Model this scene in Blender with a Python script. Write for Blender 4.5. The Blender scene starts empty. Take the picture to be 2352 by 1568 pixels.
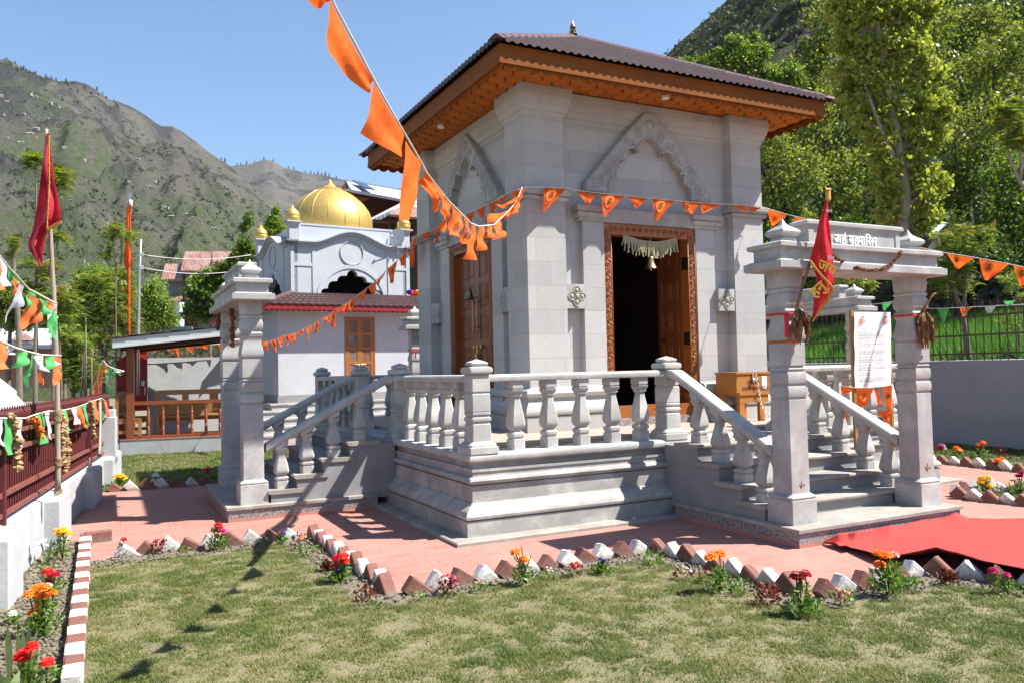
import bpy, bmesh, math, random
import numpy as np
from mathutils import Vector, Matrix, noise as mnoise
from math import sin, cos, pi, radians, sqrt, atan2, hypot

scene = bpy.context.scene
COL = scene.collection
rnd = random.Random(7)

# ---------------------------------------------------------------- camera, sky, sun
CAM = np.array([-3.1206, -7.2901, 1.70])
YAW, PIT, ROL, FPX = .4687, .0345, -.0228, 1834.0
_sy, _cy, _sp, _cp = sin(YAW), cos(YAW), sin(PIT), cos(PIT)
FW = np.array([_sy*_cp, _cy*_cp, _sp])
RT = np.array([_cy, -_sy, 0.0])
UP = np.cross(RT, FW)
RT, UP = RT*cos(ROL)+UP*sin(ROL), UP*cos(ROL)-RT*sin(ROL)
cd = bpy.data.cameras.new('camera')
cam = bpy.data.objects.new('camera', cd)
COL.objects.link(cam)
cd.sensor_width = 36.0
cd.lens = FPX/2352*36.0
cd.clip_start = .05
cd.clip_end = 9000
m3 = Matrix(((RT[0], UP[0], -FW[0]), (RT[1], UP[1], -FW[1]), (RT[2], UP[2], -FW[2])))
cam.matrix_world = Matrix.Translation(CAM.tolist()) @ m3.to_4x4()
scene.camera = cam

SUN = Vector((.651, -.372, 1.0)).normalized()
EL = math.asin(SUN.z)
AZ = atan2(SUN.x, SUN.y)
w = bpy.data.worlds.new('World')
scene.world = w
w.use_nodes = True
nt = w.node_tree
sky = nt.nodes.new('ShaderNodeTexSky')
sky.sky_type = 'NISHITA'
sky.sun_disc = False
sky.sun_elevation = EL
sky.sun_rotation = AZ
sky.altitude = 1800
sky.air_density = 1.5
sky.dust_density = 0.0
sky.ozone_density = 6.0
nt.nodes['Background'].inputs['Strength'].default_value = .068
nt.links.new(sky.outputs[0], nt.nodes['Background'].inputs[0])
sl = bpy.data.lights.new('sun', 'SUN')
sl.energy = 5.0
sl.angle = radians(.5)
sl.color = (1.0, .965, .90)
so = bpy.data.objects.new('sun', sl)
COL.objects.link(so)
so.rotation_euler = SUN.to_track_quat('Z', 'Y').to_euler()
scene.view_settings.view_transform = 'Standard'
scene.view_settings.look = 'None'
scene.view_settings.exposure = 1.42
scene.view_settings.gamma = 1.0
scene.cycles.max_bounces = 7
scene.cycles.transparent_max_bounces = 6

# ---------------------------------------------------------------- measuring helpers (photo survey -> metres)
def ray(x, y):
    return FW + RT*(x-1176)/FPX - UP*(y-784)/FPX
def at(x, y, ax, val):
    r = ray(x, y); t = (val-CAM[ax])/r[ax]
    return CAM + r*t
def dep(x, y, k):
    return CAM + ray(x, y)*k
def on_plane(x, y, P, n):
    r = ray(x, y); n = np.array(n, float)
    return CAM + r*(((np.array(P)-CAM) @ n)/(r @ n))
def crop(ox, oy, s=.35155):
    return lambda x, y: (ox+x*s, oy+y*s)
c2 = crop(765.6, 0); c3 = crop(1555.75, 0); c4 = crop(0, 520.6); c5 = crop(765.6, 520.6)
c6 = crop(1555.75, 520.6); c7 = crop(0, 1016.75); c8 = crop(765.6, 1016.75); c9 = crop(1555.75, 1016.75)
KG = .30608*.6125
gA = crop(900*.6125, 640*.6125, KG); gL = crop(0, 450*.6125, KG); gM = crop(0, 900*.6125, KG)
gN = crop(0, 1450*.6125, KG); gP = crop(400*.6125, 1200*.6125, KG); gG = crop(2840*.6125, 760*.6125, KG)

# ---------------------------------------------------------------- object helpers
def setp(o, label=None, cat=None, group=None, kind=None):
    if label: o['label'] = label
    if cat: o['category'] = cat
    if group: o['group'] = group
    if kind: o['kind'] = kind
    return o
def thing(name, label, cat, loc=(0, 0, 0), group=None, rz=0):
    o = bpy.data.objects.new(name, None)
    COL.objects.link(o)
    o.location = loc; o.rotation_euler = (0, 0, rz); o.empty_display_size = .1
    return setp(o, label, cat, group)
def dup(root, loc, rz=0, label=None, group=None, scale=None):
    r = root.copy(); COL.objects.link(r)
    r.location = loc; r.rotation_euler = (0, 0, rz)
    if scale: r.scale = (scale,)*3 if not hasattr(scale, '__len__') else scale
    if label: r['label'] = label
    if group: r['group'] = group
    for ch in list(root.children):
        c = ch.copy(); COL.objects.link(c); c.parent = r
        for g in list(ch.children):
            d = g.copy(); COL.objects.link(d); d.parent = c
    return r

class MB:
    """collects faces; build() links them as one mesh object"""
    def __init__(s):
        s.v = []; s.f = []; s.mi = []; s.m = 0
    def add(s, verts, faces):
        b = len(s.v)
        s.v.extend([tuple(map(float, p)) for p in verts])
        s.f.extend([tuple(i+b for i in f) for f in faces])
        s.mi.extend([s.m]*len(faces))
        return s
    def box(s, x0, y0, z0, x1, y1, z1):
        return s.add([(x0,y0,z0),(x1,y0,z0),(x1,y1,z0),(x0,y1,z0),(x0,y0,z1),(x1,y0,z1),(x1,y1,z1),(x0,y1,z1)],
                     [(3,2,1,0),(4,5,6,7),(0,1,5,4),(1,2,6,5),(2,3,7,6),(3,0,4,7)])
    def cbox(s, c, h, ax=None, bev=.0):
        """box about c with half sizes h in frame ax (3 unit rows); bev chamfers every edge"""
        c = np.array(c, float); A = np.eye(3) if ax is None else np.array(ax, float)
        if bev <= 0:
            P = [(-1,-1,-1),(1,-1,-1),(1,1,-1),(-1,1,-1),(-1,-1,1),(1,-1,1),(1,1,1),(-1,1,1)]
            V = [c+(np.array(p)*h) @ A for p in P]
            return s.add(V, [(3,2,1,0),(4,5,6,7),(0,1,5,4),(1,2,6,5),(2,3,7,6),(3,0,4,7)])
        V = []; idx = {}
        for sx in (-1, 1):
            for sy in (-1, 1):
                for sz in (-1, 1):
                    for k in range(3):
                        p = np.array([sx*h[0], sy*h[1], sz*h[2]], float)
                        for j in range(3):
                            if j != k: p[j] -= (sx, sy, sz)[j]*bev
                        idx[(sx, sy, sz, k)] = len(V); V.append(c+p @ A)
        F = []
        for k in range(3):
            a, b = [(1, 2), (2, 0), (0, 1)][k]
            for sg in (-1, 1):
                q = []
                for (sa, sb) in ((-1,-1),(1,-1),(1,1),(-1,1)):
                    t = [0, 0, 0]; t[k] = sg; t[a] = sa; t[b] = sb
                    q.append(idx[(t[0], t[1], t[2], k)])
                F.append(tuple(q if sg > 0 else q[::-1]))
        for k in range(3):
            a, b = [(1, 2), (2, 0), (0, 1)][k]
            for sa in (-1, 1):
                for sb in (-1, 1):
                    q = []
                    for sk, kk in ((-1, a), (1, a), (1, b), (-1, b)):
                        t = [0, 0, 0]; t[k] = sk; t[a] = sa; t[b] = sb
                        q.append(idx[(t[0], t[1], t[2], kk)])
                    F.append(tuple(q))
        for sx in (-1, 1):
            for sy in (-1, 1):
                for sz in (-1, 1):
                    F.append(tuple(idx[(sx, sy, sz, k)] for k in range(3)))
        return s.add(V, F)
    def rings(s, rings, cap0=True, cap1=True, closed=True):
        n = len(rings[0]); V = [p for r in rings for p in r]; F = []
        for i in range(len(rings)-1):
            for j in range(n if closed else n-1):
                k = (j+1) % n
                F.append((i*n+j, i*n+k, (i+1)*n+k, (i+1)*n+j))
        if cap0 and closed: F.append(tuple(range(n))[::-1])
        if cap1 and closed: F.append(tuple(range((len(rings)-1)*n, len(rings)*n)))
        return s.add(V, F)
    def rect(s, cx, cy, prof, hy=None, ch=0):
        """square column: prof = [(z, half)]; ch chamfers the corners"""
        R = []
        for z, a in prof:
            b = a if hy is None else a*hy
            if ch:
                k = min(ch, .45*min(a, b))
                R.append([(cx-a+k,cy-b,z),(cx+a-k,cy-b,z),(cx+a,cy-b+k,z),(cx+a,cy+b-k,z),(cx+a-k,cy+b,z),(cx-a+k,cy+b,z),(cx-a,cy+b-k,z),(cx-a,cy-b+k,z)])
            else:
                R.append([(cx-a,cy-b,z),(cx+a,cy-b,z),(cx+a,cy+b,z),(cx-a,cy+b,z)])
        return s.rings(R)
    def rrect(s, x0, y0, x1, y1, prof):
        """rectangle swept through prof = [(z, inset)]"""
        return s.rings([[(x0+o,y0+o,z),(x1-o,y0+o,z),(x1-o,y1-o,z),(x0+o,y1-o,z)] for z, o in prof])
    def lathe(s, cx, cy, prof, n=20, ax=None):
        R = []
        for z, r in prof:
            R.append([(cx+r*cos(2*pi*i/n), cy+r*sin(2*pi*i/n), z) for i in range(n)])
        return s.rings(R)
    def outline(s, pts, flags, prof):
        """axis aligned outline (CCW) swept up: prof=[(z, out)], flags scale the offset of each edge"""
        n = len(pts); R = []
        nm = []
        for i in range(n):
            a, b = pts[i], pts[(i+1) % n]
            d = (b[0]-a[0], b[1]-a[1]); L = hypot(*d)
            nm.append((d[1]/L, -d[0]/L))
        for z, o in prof:
            r = []
            for i in range(n):
                p = pts[i]; n0 = nm[i-1]; n1 = nm[i]
                r.append((p[0]+o*(n0[0]*flags[i-1]+n1[0]*flags[i]), p[1]+o*(n0[1]*flags[i-1]+n1[1]*flags[i]), z))
            R.append(r)
        return s.rings(R)
    def tube(s, pts, rad, n=6, caps=True):
        pts = [np.array(p, float) for p in pts]
        if not hasattr(rad, '__len__'): rad = [rad]*len(pts)
        R = []; nrm = None
        for i, p in enumerate(pts):
            t = pts[min(i+1, len(pts)-1)]-pts[max(i-1, 0)]
            t = t/(np.linalg.norm(t)+1e-9)
            if nrm is None:
                nrm = np.cross(t, (0, 0, 1.0)) if abs(t[2]) < .9 else np.cross(t, (1.0, 0, 0))
            nrm = nrm - t*(nrm @ t); nrm = nrm/(np.linalg.norm(nrm)+1e-9)
            b = np.cross(t, nrm)
            R.append([p+rad[i]*(nrm*cos(2*pi*k/n)+b*sin(2*pi*k/n)) for k in range(n)])
        return s.rings(R, caps, caps)
    def prism(s, pts, o, ex, ey, d):
        """polygon (2d) placed at o in frame ex, ey and extruded by vector d"""
        o = np.array(o, float); ex = np.array(ex, float); ey = np.array(ey, float); d = np.array(d, float)
        A = [o+ex*p[0]+ey*p[1] for p in pts]
        n = len(A)
        F = [tuple(range(n))[::-1], tuple(range(n, 2*n))]+[(i, (i+1) % n, n+(i+1) % n, n+i) for i in range(n)]
        return s.add(A+[a+d for a in A], F)
    def strip(s, A, B):
        n = len(A)
        return s.add(list(A)+list(B), [(i, i+1, n+i+1, n+i) for i in range(n-1)])
    def ball(s, c, r, nu=10, nv=7, sq=(1, 1, 1), jit=0, rg=rnd):
        V = []; F = []
        c = np.array(c, float)
        for j in range(1, nv):
            for i in range(nu):
                a = 2*pi*i/nu; b = pi*j/nv
                k = r*(1+rg.uniform(-jit, jit)) if jit else r
                V.append(c+np.array([k*sin(b)*cos(a)*sq[0], k*sin(b)*sin(a)*sq[1], k*cos(b)*sq[2]]))
        t = len(V); V.append(c+np.array([0, 0, r*sq[2]])); V.append(c-np.array([0, 0, r*sq[2]]))
        for j in range(nv-2):
            for i in range(nu):
                k = (i+1) % nu
                F.append((j*nu+i, (j+1)*nu+i, (j+1)*nu+k, j*nu+k))
        for i in range(nu):
            k = (i+1) % nu
            F.append((t, i, k)); F.append((t+1, (nv-2)*nu+k, (nv-2)*nu+i))
        return s.add(V, F)
    def xf(s, M):
        s.v = [tuple(M @ Vector(p)) for p in s.v]; return s
    def build(s, name, mats, parent=None, smooth=False, fix=True):
        me = bpy.data.meshes.new(name)
        off = np.zeros(3)
        if parent is not None:
            r = parent if parent.parent is None else parent.parent
            off = np.array(r.location)
        V = [tuple(np.array(p)-off) for p in s.v] if parent is not None and off.any() else s.v
        me.from_pydata(V, [], s.f)
        if not isinstance(mats, (list, tuple)): mats = [mats]
        for m in mats: me.materials.append(m)
        if len(mats) > 1: me.polygons.foreach_set('material_index', s.mi)
        if fix:
            bm = bmesh.new(); bm.from_mesh(me); bmesh.ops.recalc_face_normals(bm, faces=bm.faces); bm.to_mesh(me); bm.free()
        if smooth is True: me.polygons.foreach_set('use_smooth', [True]*len(me.polygons))
        elif smooth:
            me.polygons.foreach_set('use_smooth', [True]*len(me.polygons)); me.set_sharp_from_angle(angle=radians(smooth))
        me.update()
        o = bpy.data.objects.new(name, me); COL.objects.link(o)
        if parent is not None: o.parent = parent
        return o

def fast_mesh(name, V, F, mats, parent=None, mi=None, attr=None, smooth=False):
    """V (n,3) float array, F (m,k) int array of equal sided faces"""
    me = bpy.data.meshes.new(name)
    V = np.asarray(V, np.float32); F = np.asarray(F, np.int32); k = F.shape[1]
    if parent is not None:
        r = parent if parent.parent is None else parent.parent
        V = V-np.array(r.location, np.float32)
    me.vertices.add(len(V)); me.vertices.foreach_set('co', V.ravel())
    me.loops.add(F.size); me.loops.foreach_set('vertex_index', F.ravel())
    me.polygons.add(len(F)); me.polygons.foreach_set('loop_start', np.arange(0, F.size, k, dtype=np.int32))
    try: me.polygons.foreach_set('loop_total', np.full(len(F), k, np.int32))
    except Exception: pass
    for m in (mats if isinstance(mats, (list, tuple)) else [mats]): me.materials.append(m)
    if mi is not None: me.polygons.foreach_set('material_index', np.asarray(mi, np.int32))
    if smooth: me.polygons.foreach_set('use_smooth', np.ones(len(F), bool))
    me.update(calc_edges=True); me.validate()
    if attr is not None:
        a = me.attributes.new('tone', 'FLOAT', 'FACE'); a.data.foreach_set('value', np.asarray(attr, np.float32))
    o = bpy.data.objects.new(name, me); COL.objects.link(o)
    if parent is not None: o.parent = parent
    return o

_gc = {}
def glyphs(text, bold=0.0):
    """flat outline mesh of a piece of writing, one unit high: (verts2d, faces)"""
    if (text, bold) in _gc: return _gc[(text, bold)]
    c = bpy.data.curves.new('writing', 'FONT'); c.body = text; c.size = 1; c.resolution_u = 3; c.offset = bold
    o = bpy.data.objects.new('writing', c); COL.objects.link(o)
    dg = bpy.context.evaluated_depsgraph_get(); dg.update()
    me = o.evaluated_get(dg).to_mesh()
    V = [(p.co.x, p.co.y) for p in me.vertices]; F = [tuple(p.vertices) for p in me.polygons]
    o.evaluated_get(dg).to_mesh_clear()
    bpy.data.objects.remove(o); bpy.data.curves.remove(c)
    _gc[(text, bold)] = (V, F)
    return V, F
def place_text(mb, text, o, ex, ey, size, thick=0, nrm=None, bold=0.0):
    V, F = glyphs(text, bold)
    o = np.array(o, float); ex = np.array(ex, float); ey = np.array(ey, float)
    P = [o+ex*(x*size)+ey*(y*size) for x, y in V]
    if not thick: mb.add(P, F); return
    n = np.array(nrm, float)*thick; N = len(P)
    cnt = {}
    for f in F:
        for i in range(len(f)):
            e = (f[i], f[(i+1) % len(f)]); cnt[e] = 1
    side = [(a, b, b+N, a+N) for (a, b) in cnt if (b, a) not in cnt]
    mb.add(P+[p+n for p in P], [tuple(i+N for i in f) for f in F]+side)
# ---------------------------------------------------------------- materials (all procedural)
def _n(nt, t, **kw):
    n = nt.nodes.new(t)
    for k, v in kw.items(): setattr(n, k, v)
    return n
def newmat(name):
    m = bpy.data.materials.new(name); m.use_nodes = True
    nt = m.node_tree
    return m, nt, nt.nodes['Principled BSDF'], nt.links
def c4_(c): return (c[0], c[1], c[2], 1)
def ramp(nt, fac, stops):
    r = _n(nt, 'ShaderNodeValToRGB'); e = r.color_ramp.elements
    while len(e) < len(stops): e.new(.5)
    for i, (p, c) in enumerate(stops):
        e[i].position = p; e[i].color = c4_(c) if hasattr(c, '__len__') else (c, c, c, 1)
    nt.links.new(fac, r.inputs[0]); return r.outputs[0]
def noise(nt, vec, scale, detail=4, rough=.55, dist=0):
    n = _n(nt, 'ShaderNodeTexNoise'); n.inputs['Scale'].default_value = scale
    n.inputs['Detail'].default_value = detail; n.inputs['Roughness'].default_value = rough; n.inputs['Distortion'].default_value = dist
    if vec is not None: nt.links.new(vec, n.inputs['Vector'])
    return n.outputs[0]
def mix(nt, fac, a, b, mode='MIX'):
    n = _n(nt, 'ShaderNodeMix', data_type='RGBA', blend_type=mode)
    for s, v in ((n.inputs[0], fac), (n.inputs[6], a), (n.inputs[7], b)):
        if hasattr(v, 'links') or hasattr(v, 'is_output'): nt.links.new(v, s)
        elif hasattr(v, '__len__'): s.default_value = c4_(v)
        else: s.default_value = v
    return n.outputs[2]
def math_(nt, op, a, b=0.0):
    n = _n(nt, 'ShaderNodeMath', operation=op)
    for s, v in ((n.inputs[0], a), (n.inputs[1], b)):
        if hasattr(v, 'is_output'): nt.links.new(v, s)
        else: s.default_value = v
    return n.outputs[0]
def coord(nt, kind='Object'):
    return _n(nt, 'ShaderNodeTexCoord').outputs[kind]
def mapping(nt, vec, sc=(1, 1, 1), rot=(0, 0, 0)):
    m = _n(nt, 'ShaderNodeMapping'); nt.links.new(vec, m.inputs[0])
    m.inputs['Scale'].default_value = sc; m.inputs['Rotation'].default_value = rot
    return m.outputs[0]
def bump(nt, p, h, strength=.3, dist=.01, prev=None):
    b = _n(nt, 'ShaderNodeBump'); b.inputs['Strength'].default_value = strength; b.inputs['Distance'].default_value = dist
    nt.links.new(h, b.inputs['Height'])
    if prev is not None: nt.links.new(prev, b.inputs['Normal'])
    nt.links.new(b.outputs[0], p.inputs['Normal']); return b.outputs[0]

def M(name, a, b=None, scale=6, rough=.75, bmp=0, bscale=40, metal=0, spec=.3, stretch=None, stains=None, coat=0):
    m, nt, p, L = newmat(name)
    v = coord(nt)
    if stretch: v = mapping(nt, v, stretch)
    b = b or tuple(x*.8 for x in a)
    col = ramp(nt, noise(nt, v, scale, 5, .6), [(.3, a), (.7, b)])
    if stains:
        col = mix(nt, ramp(nt, noise(nt, coord(nt), stains[0], 6, .65, .6), [(stains[1], 0.0), (stains[1]+.12, 1.0)]), col, stains[2])
    L.new(col, p.inputs['Base Color'])
    p.inputs['Roughness'].default_value = rough; p.inputs['Metallic'].default_value = metal
    p.inputs['Specular IOR Level'].default_value = spec
    p.inputs['Coat Weight'].default_value = coat
    if bmp: bump(nt, p, noise(nt, v, bscale, 5, .6), bmp, .01)
    return m

def cloth(name, a, b=None, tr=.35, rough=.8, weave=True):
    m, nt, p, L = newmat(name)
    b = b or tuple(x*.85 for x in a)
    col = ramp(nt, noise(nt, coord(nt), 9, 3), [(.35, a), (.65, b)])
    L.new(col, p.inputs['Base Color']); p.inputs['Roughness'].default_value = rough; p.inputs['Specular IOR Level'].default_value = .25
    t = _n(nt, 'ShaderNodeBsdfTranslucent'); L.new(col, t.inputs[0])
    mx = _n(nt, 'ShaderNodeMixShader'); mx.inputs[0].default_value = tr
    L.new(p.outputs[0], mx.inputs[1]); L.new(t.outputs[0], mx.inputs[2])
    L.new(mx.outputs[0], nt.nodes['Material Output'].inputs[0])
    bump(nt, p, noise(nt, coord(nt), 14, 3), .35, .02)
    return m

def leafmat(name, a, b, c=None, tr=.4, rough=.5):
    """foliage: per-leaf tone from the face attribute, light passing through"""
    m, nt, p, L = newmat(name)
    at_ = _n(nt, 'ShaderNodeAttribute', attribute_name='tone')
    st = [(0.0, a), (.6, b)] + ([(1.0, c)] if c else [])
    col = ramp(nt, at_.outputs['Fac'], st)
    L.new(col, p.inputs['Base Color']); p.inputs['Roughness'].default_value = rough; p.inputs['Specular IOR Level'].default_value = .35
    t = _n(nt, 'ShaderNodeBsdfTranslucent')
    L.new(mix(nt, 1.0, col, (1.25, 1.2, .55), 'MULTIPLY'), t.inputs[0])
    mx = _n(nt, 'ShaderNodeMixShader'); mx.inputs[0].default_value = tr
    L.new(p.outputs[0], mx.inputs[1]); L.new(t.outputs[0], mx.inputs[2])
    L.new(mx.outputs[0], nt.nodes['Material Output'].inputs[0])
    return m

def ashlar(name, c1, c2, width=.78, row=.31, mort=.0035, scl=1.0, stain=(.33, .29, .25)):
    m, nt, p, L = newmat(name)
    v = coord(nt, 'Object')
    s = _n(nt, 'ShaderNodeSeparateXYZ'); L.new(v, s.inputs[0])
    cb = _n(nt, 'ShaderNodeCombineXYZ')
    L.new(math_(nt, 'ADD', s.outputs[0], s.outputs[1]), cb.inputs[0]); L.new(s.outputs[2], cb.inputs[1])
    br = _n(nt, 'ShaderNodeTexBrick'); L.new(cb.outputs[0], br.inputs[0])
    br.inputs['Color1'].default_value = c4_(c1); br.inputs['Color2'].default_value = c4_(c2)
    br.inputs['Mortar'].default_value = c4_([x*.66 for x in c2]); br.inputs['Scale'].default_value = 1
    br.inputs['Mortar Size'].default_value = mort; br.inputs['Brick Width'].default_value = width; br.inputs['Row Height'].default_value = row
    br.offset_frequency = 2; br.squash = 1.35; br.squash_frequency = 3; br.inputs['Mortar Smooth'].default_value = .3
    n1 = noise(nt, v, 2.3, 6, .65, .4)
    col = mix(nt, .38, br.outputs['Color'], ramp(nt, n1, [(.3, [x*.74 for x in c1]), (.7, c1)]))
    col = mix(nt, ramp(nt, noise(nt, mapping(nt, v, (9, 9, 2.2)), 6, 6, .7), [(.58, 0.0), (.70, .6)]), col, [x*.70 for x in c2])
    col = mix(nt, ramp(nt, noise(nt, mapping(nt, v, (3, 3, .7)), 1.3, 5, .7), [(.58, 0.0), (.8, .5)]), col, stain)
    L.new(col, p.inputs['Base Color']); p.inputs['Roughness'].default_value = .82; p.inputs['Specular IOR Level'].default_value = .25
    h = math_(nt, 'SUBTRACT', noise(nt, v, 55, 5, .6), math_(nt, 'MULTIPLY', br.outputs['Fac'], 1.2))
    bump(nt, p, h, .28, .006)
    return m

def stone(name, a, b, sp=.5, stain=None, bmp=.22):
    """dressed grey stone with fine tooling speckle, dirt and a few warm stains"""
    m, nt, p, L = newmat(name)
    v = coord(nt)
    col = ramp(nt, noise(nt, v, 3.2, 6, .62, .3), [(.30, [x*.80 for x in b]), (.5, b), (.68, a)])
    col = mix(nt, ramp(nt, noise(nt, v, 75, 4, .7), [(.50, 0.0), (.64, sp)]), col, [x*.60 for x in b])
    col = mix(nt, ramp(nt, noise(nt, mapping(nt, v, (1, 1, .4)), 5.5, 6, .7, .8), [(.6, 0.0), (.78, .5)]), col, stain or (b[0]*.8, b[1]*.74, b[2]*.66))
    L.new(col, p.inputs['Base Color']); p.inputs['Roughness'].default_value = .8; p.inputs['Specular IOR Level'].default_value = .25
    bump(nt, p, noise(nt, v, 90, 4, .6), bmp, .004)
    return m

def wood(name, a, b, sc=1.0, rough=.45, along='x', coat=.15):
    m, nt, p, L = newmat(name)
    st = {'x': (1.2, 14, 14), 'y': (14, 1.2, 14), 'z': (14, 14, 1.2)}[along]
    v = mapping(nt, coord(nt), tuple(x*sc for x in st))
    g = noise(nt, v, 1.6, 6, .65, 1.2)
    col = ramp(nt, g, [(.25, b), (.5, a), (.75, [x*.72 for x in a])])
    col = mix(nt, ramp(nt, noise(nt, coord(nt), 2.5*sc, 3), [(.45, 0.0), (.75, .5)]), col, b)
    L.new(col, p.inputs['Base Color']); p.inputs['Roughness'].default_value = rough; p.inputs['Coat Weight'].default_value = coat
    p.inputs['Coat Roughness'].default_value = .3
    p.inputs['Specular IOR Level'].default_value = .12 if coat == 0 else .4
    bump(nt, p, g, .15, .004)
    return m

def paving():
    m, nt, p, L = newmat('pink_paving')
    v = coord(nt)
    br = _n(nt, 'ShaderNodeTexBrick'); L.new(v, br.inputs[0])
    br.inputs['Color1'].default_value = (.28, .128, .102, 1); br.inputs['Color2'].default_value = (.33, .162, .132, 1); br.inputs['Mortar'].default_value = (.35, .175, .14, 1)
    br.inputs['Scale'].default_value = 1; br.inputs['Mortar Size'].default_value = .010; br.inputs['Brick Width'].default_value = .17; br.inputs['Row Height'].default_value = .085
    br.inputs['Mortar Smooth'].default_value = .6
    col = mix(nt, ramp(nt, noise(nt, v, 1.1, 6, .65, .5), [(.42, 0.0), (.72, .7)]), br.outputs['Color'], (.38, .215, .175))
    b2 = _n(nt, 'ShaderNodeTexBrick'); L.new(v, b2.inputs[0])
    for k in ('Color1', 'Color2'): b2.inputs[k].default_value = (0, 0, 0, 1)
    b2.inputs['Mortar'].default_value = (1, 1, 1, 1); b2.inputs['Scale'].default_value = 1; b2.inputs['Mortar Size'].default_value = .004
    b2.inputs['Brick Width'].default_value = .5; b2.inputs['Row Height'].default_value = .5; b2.offset = 0
    col = mix(nt, math_(nt, 'MULTIPLY', b2.outputs['Fac'], .5), col, (.185, .095, .075))
    col = mix(nt, ramp(nt, noise(nt, v, 14, 5, .7), [(.58, 0.0), (.75, .35)]), col, (.26, .10, .075))
    L.new(col, p.inputs['Base Color']); p.inputs['Roughness'].default_value = .8; p.inputs['Specular IOR Level'].default_value = .25
    h = math_(nt, 'SUBTRACT', noise(nt, v, 70, 3), math_(nt, 'MULTIPLY', br.outputs['Fac'], 1.6))
    bump(nt, p, h, .5, .006)
    return m

def granite():
    m, nt, p, L = newmat('speckled_granite')
    v = coord(nt)
    vo = _n(nt, 'ShaderNodeTexVoronoi'); vo.inputs['Scale'].default_value = 70; L.new(v, vo.inputs[0])
    col = ramp(nt, noise(nt, v, 45, 4, .75), [(.38, (.045, .04, .042)), (.48, (.22, .19, .185)), (.6, (.36, .32, .31)), (.7, (.13, .10, .10))])
    # painted red skirting that has run up from the paving
    s = _n(nt, 'ShaderNodeSeparateXYZ'); L.new(_n(nt, 'ShaderNodeNewGeometry').outputs['Position'], s.inputs[0])
    k = math_(nt, 'ADD', s.outputs[2], math_(nt, 'MULTIPLY', noise(nt, v, 7, 4), -.06))
    col = mix(nt, ramp(nt, k, [(.0, 1.0), (.012, 0.0)]), col, (.42, .17, .13))
    L.new(col, p.inputs['Base Color']); p.inputs['Roughness'].default_value = .5
    return m

def lawnmat():
    m, nt, p, L = newmat('lawn_soil')
    v = coord(nt)
    col = ramp(nt, noise(nt, v, 4.5, 7, .75, .4), [(.3, (.14, .135, .06)), (.5, (.175, .155, .078)), (.68, (.24, .20, .112))])
    col = mix(nt, ramp(nt, noise(nt, v, 60, 4, .7), [(.4, 0.0), (.7, .7)]), col, (.15, .12, .07))
    L.new(col, p.inputs['Base Color']); p.inputs['Roughness'].default_value = .95
    bump(nt, p, noise(nt, v, 45, 5, .7), .8, .02)
    return m

def soilmat():
    m, nt, p, L = newmat('dry_soil')
    v = coord(nt)
    col = ramp(nt, noise(nt, v, 22, 6, .75, .3), [(.3, (.08, .065, .045)), (.5, (.22, .185, .13)), (.72, (.36, .31, .23))])
    L.new(col, p.inputs['Base Color']); p.inputs['Roughness'].default_value = .95
    bump(nt, p, noise(nt, v, 38, 6, .75), 1.0, .03)
    return m

def bladesmat(name, a, b, c):
    m, nt, p, L = newmat(name)
    at_ = _n(nt, 'ShaderNodeAttribute', attribute_name='tone')
    col = ramp(nt, at_.outputs['Fac'], [(0, a), (.5, b), (1, c)])
    L.new(col, p.inputs['Base Color']); p.inputs['Roughness'].default_value = .6; p.inputs['Specular IOR Level'].default_value = .3
    t = _n(nt, 'ShaderNodeBsdfTranslucent'); L.new(mix(nt, 1.0, col, (1.15, 1.2, .7), 'MULTIPLY'), t.inputs[0])
    mx = _n(nt, 'ShaderNodeMixShader'); mx.inputs[0].default_value = .35
    L.new(p.outputs[0], mx.inputs[1]); L.new(t.outputs[0], mx.inputs[2]); L.new(mx.outputs[0], nt.nodes['Material Output'].inputs[0])
    return m

def mountain_mat(name, rock, soil, green, dark, gs=.012, glim=(.5, .62)):
    m, nt, p, L = newmat(name)
    v = coord(nt)
    s = _n(nt, 'ShaderNodeSeparateXYZ'); L.new(v, s.inputs[0])
    base = ramp(nt, noise(nt, v, .011, 8, .65, .4), [(.36, rock), (.6, soil)])
    base = mix(nt, ramp(nt, noise(nt, mapping(nt, v, (1, .6, .5), (.3, .5, .6)), .016, 9, .72, .8), [(.49, 0.0), (.555, .95)]), base, dark)
    # scrub: more of it low on the slope, in clumps
    hz = math_(nt, 'MULTIPLY', s.outputs[2], -.0011)
    k = math_(nt, 'ADD', noise(nt, v, gs, 7, .62, .3), hz)
    gm = ramp(nt, k, [(glim[0]-.26, 0.0), (glim[1]-.18, .88)])
    spots = ramp(nt, noise(nt, v, .13, 6, .75), [(.40, 0.0), (.52, 1.0)])
    base = mix(nt, math_(nt, 'MULTIPLY', gm, spots), base, green)
    fine = noise(nt, v, .33, 5, .8)
    base = mix(nt, ramp(nt, fine, [(.53, 0.0), (.64, .5)]), base, [x*.5 for x in green])
    base = mix(nt, ramp(nt, noise(nt, v, .5, 3, .8), [(.64, 0.0), (.7, .5)]), base, [min(1, x*1.9) for x in soil])
    L.new(base, p.inputs['Base Color']); p.inputs['Roughness'].default_value = 1; p.inputs['Specular IOR Level'].default_value = .05
    bump(nt, p, math_(nt, 'ADD', noise(nt, v, .06, 9, .75), math_(nt, 'MULTIPLY', noise(nt, v, .3, 5, .8), .35)), .9, 14)
    return m

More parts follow.
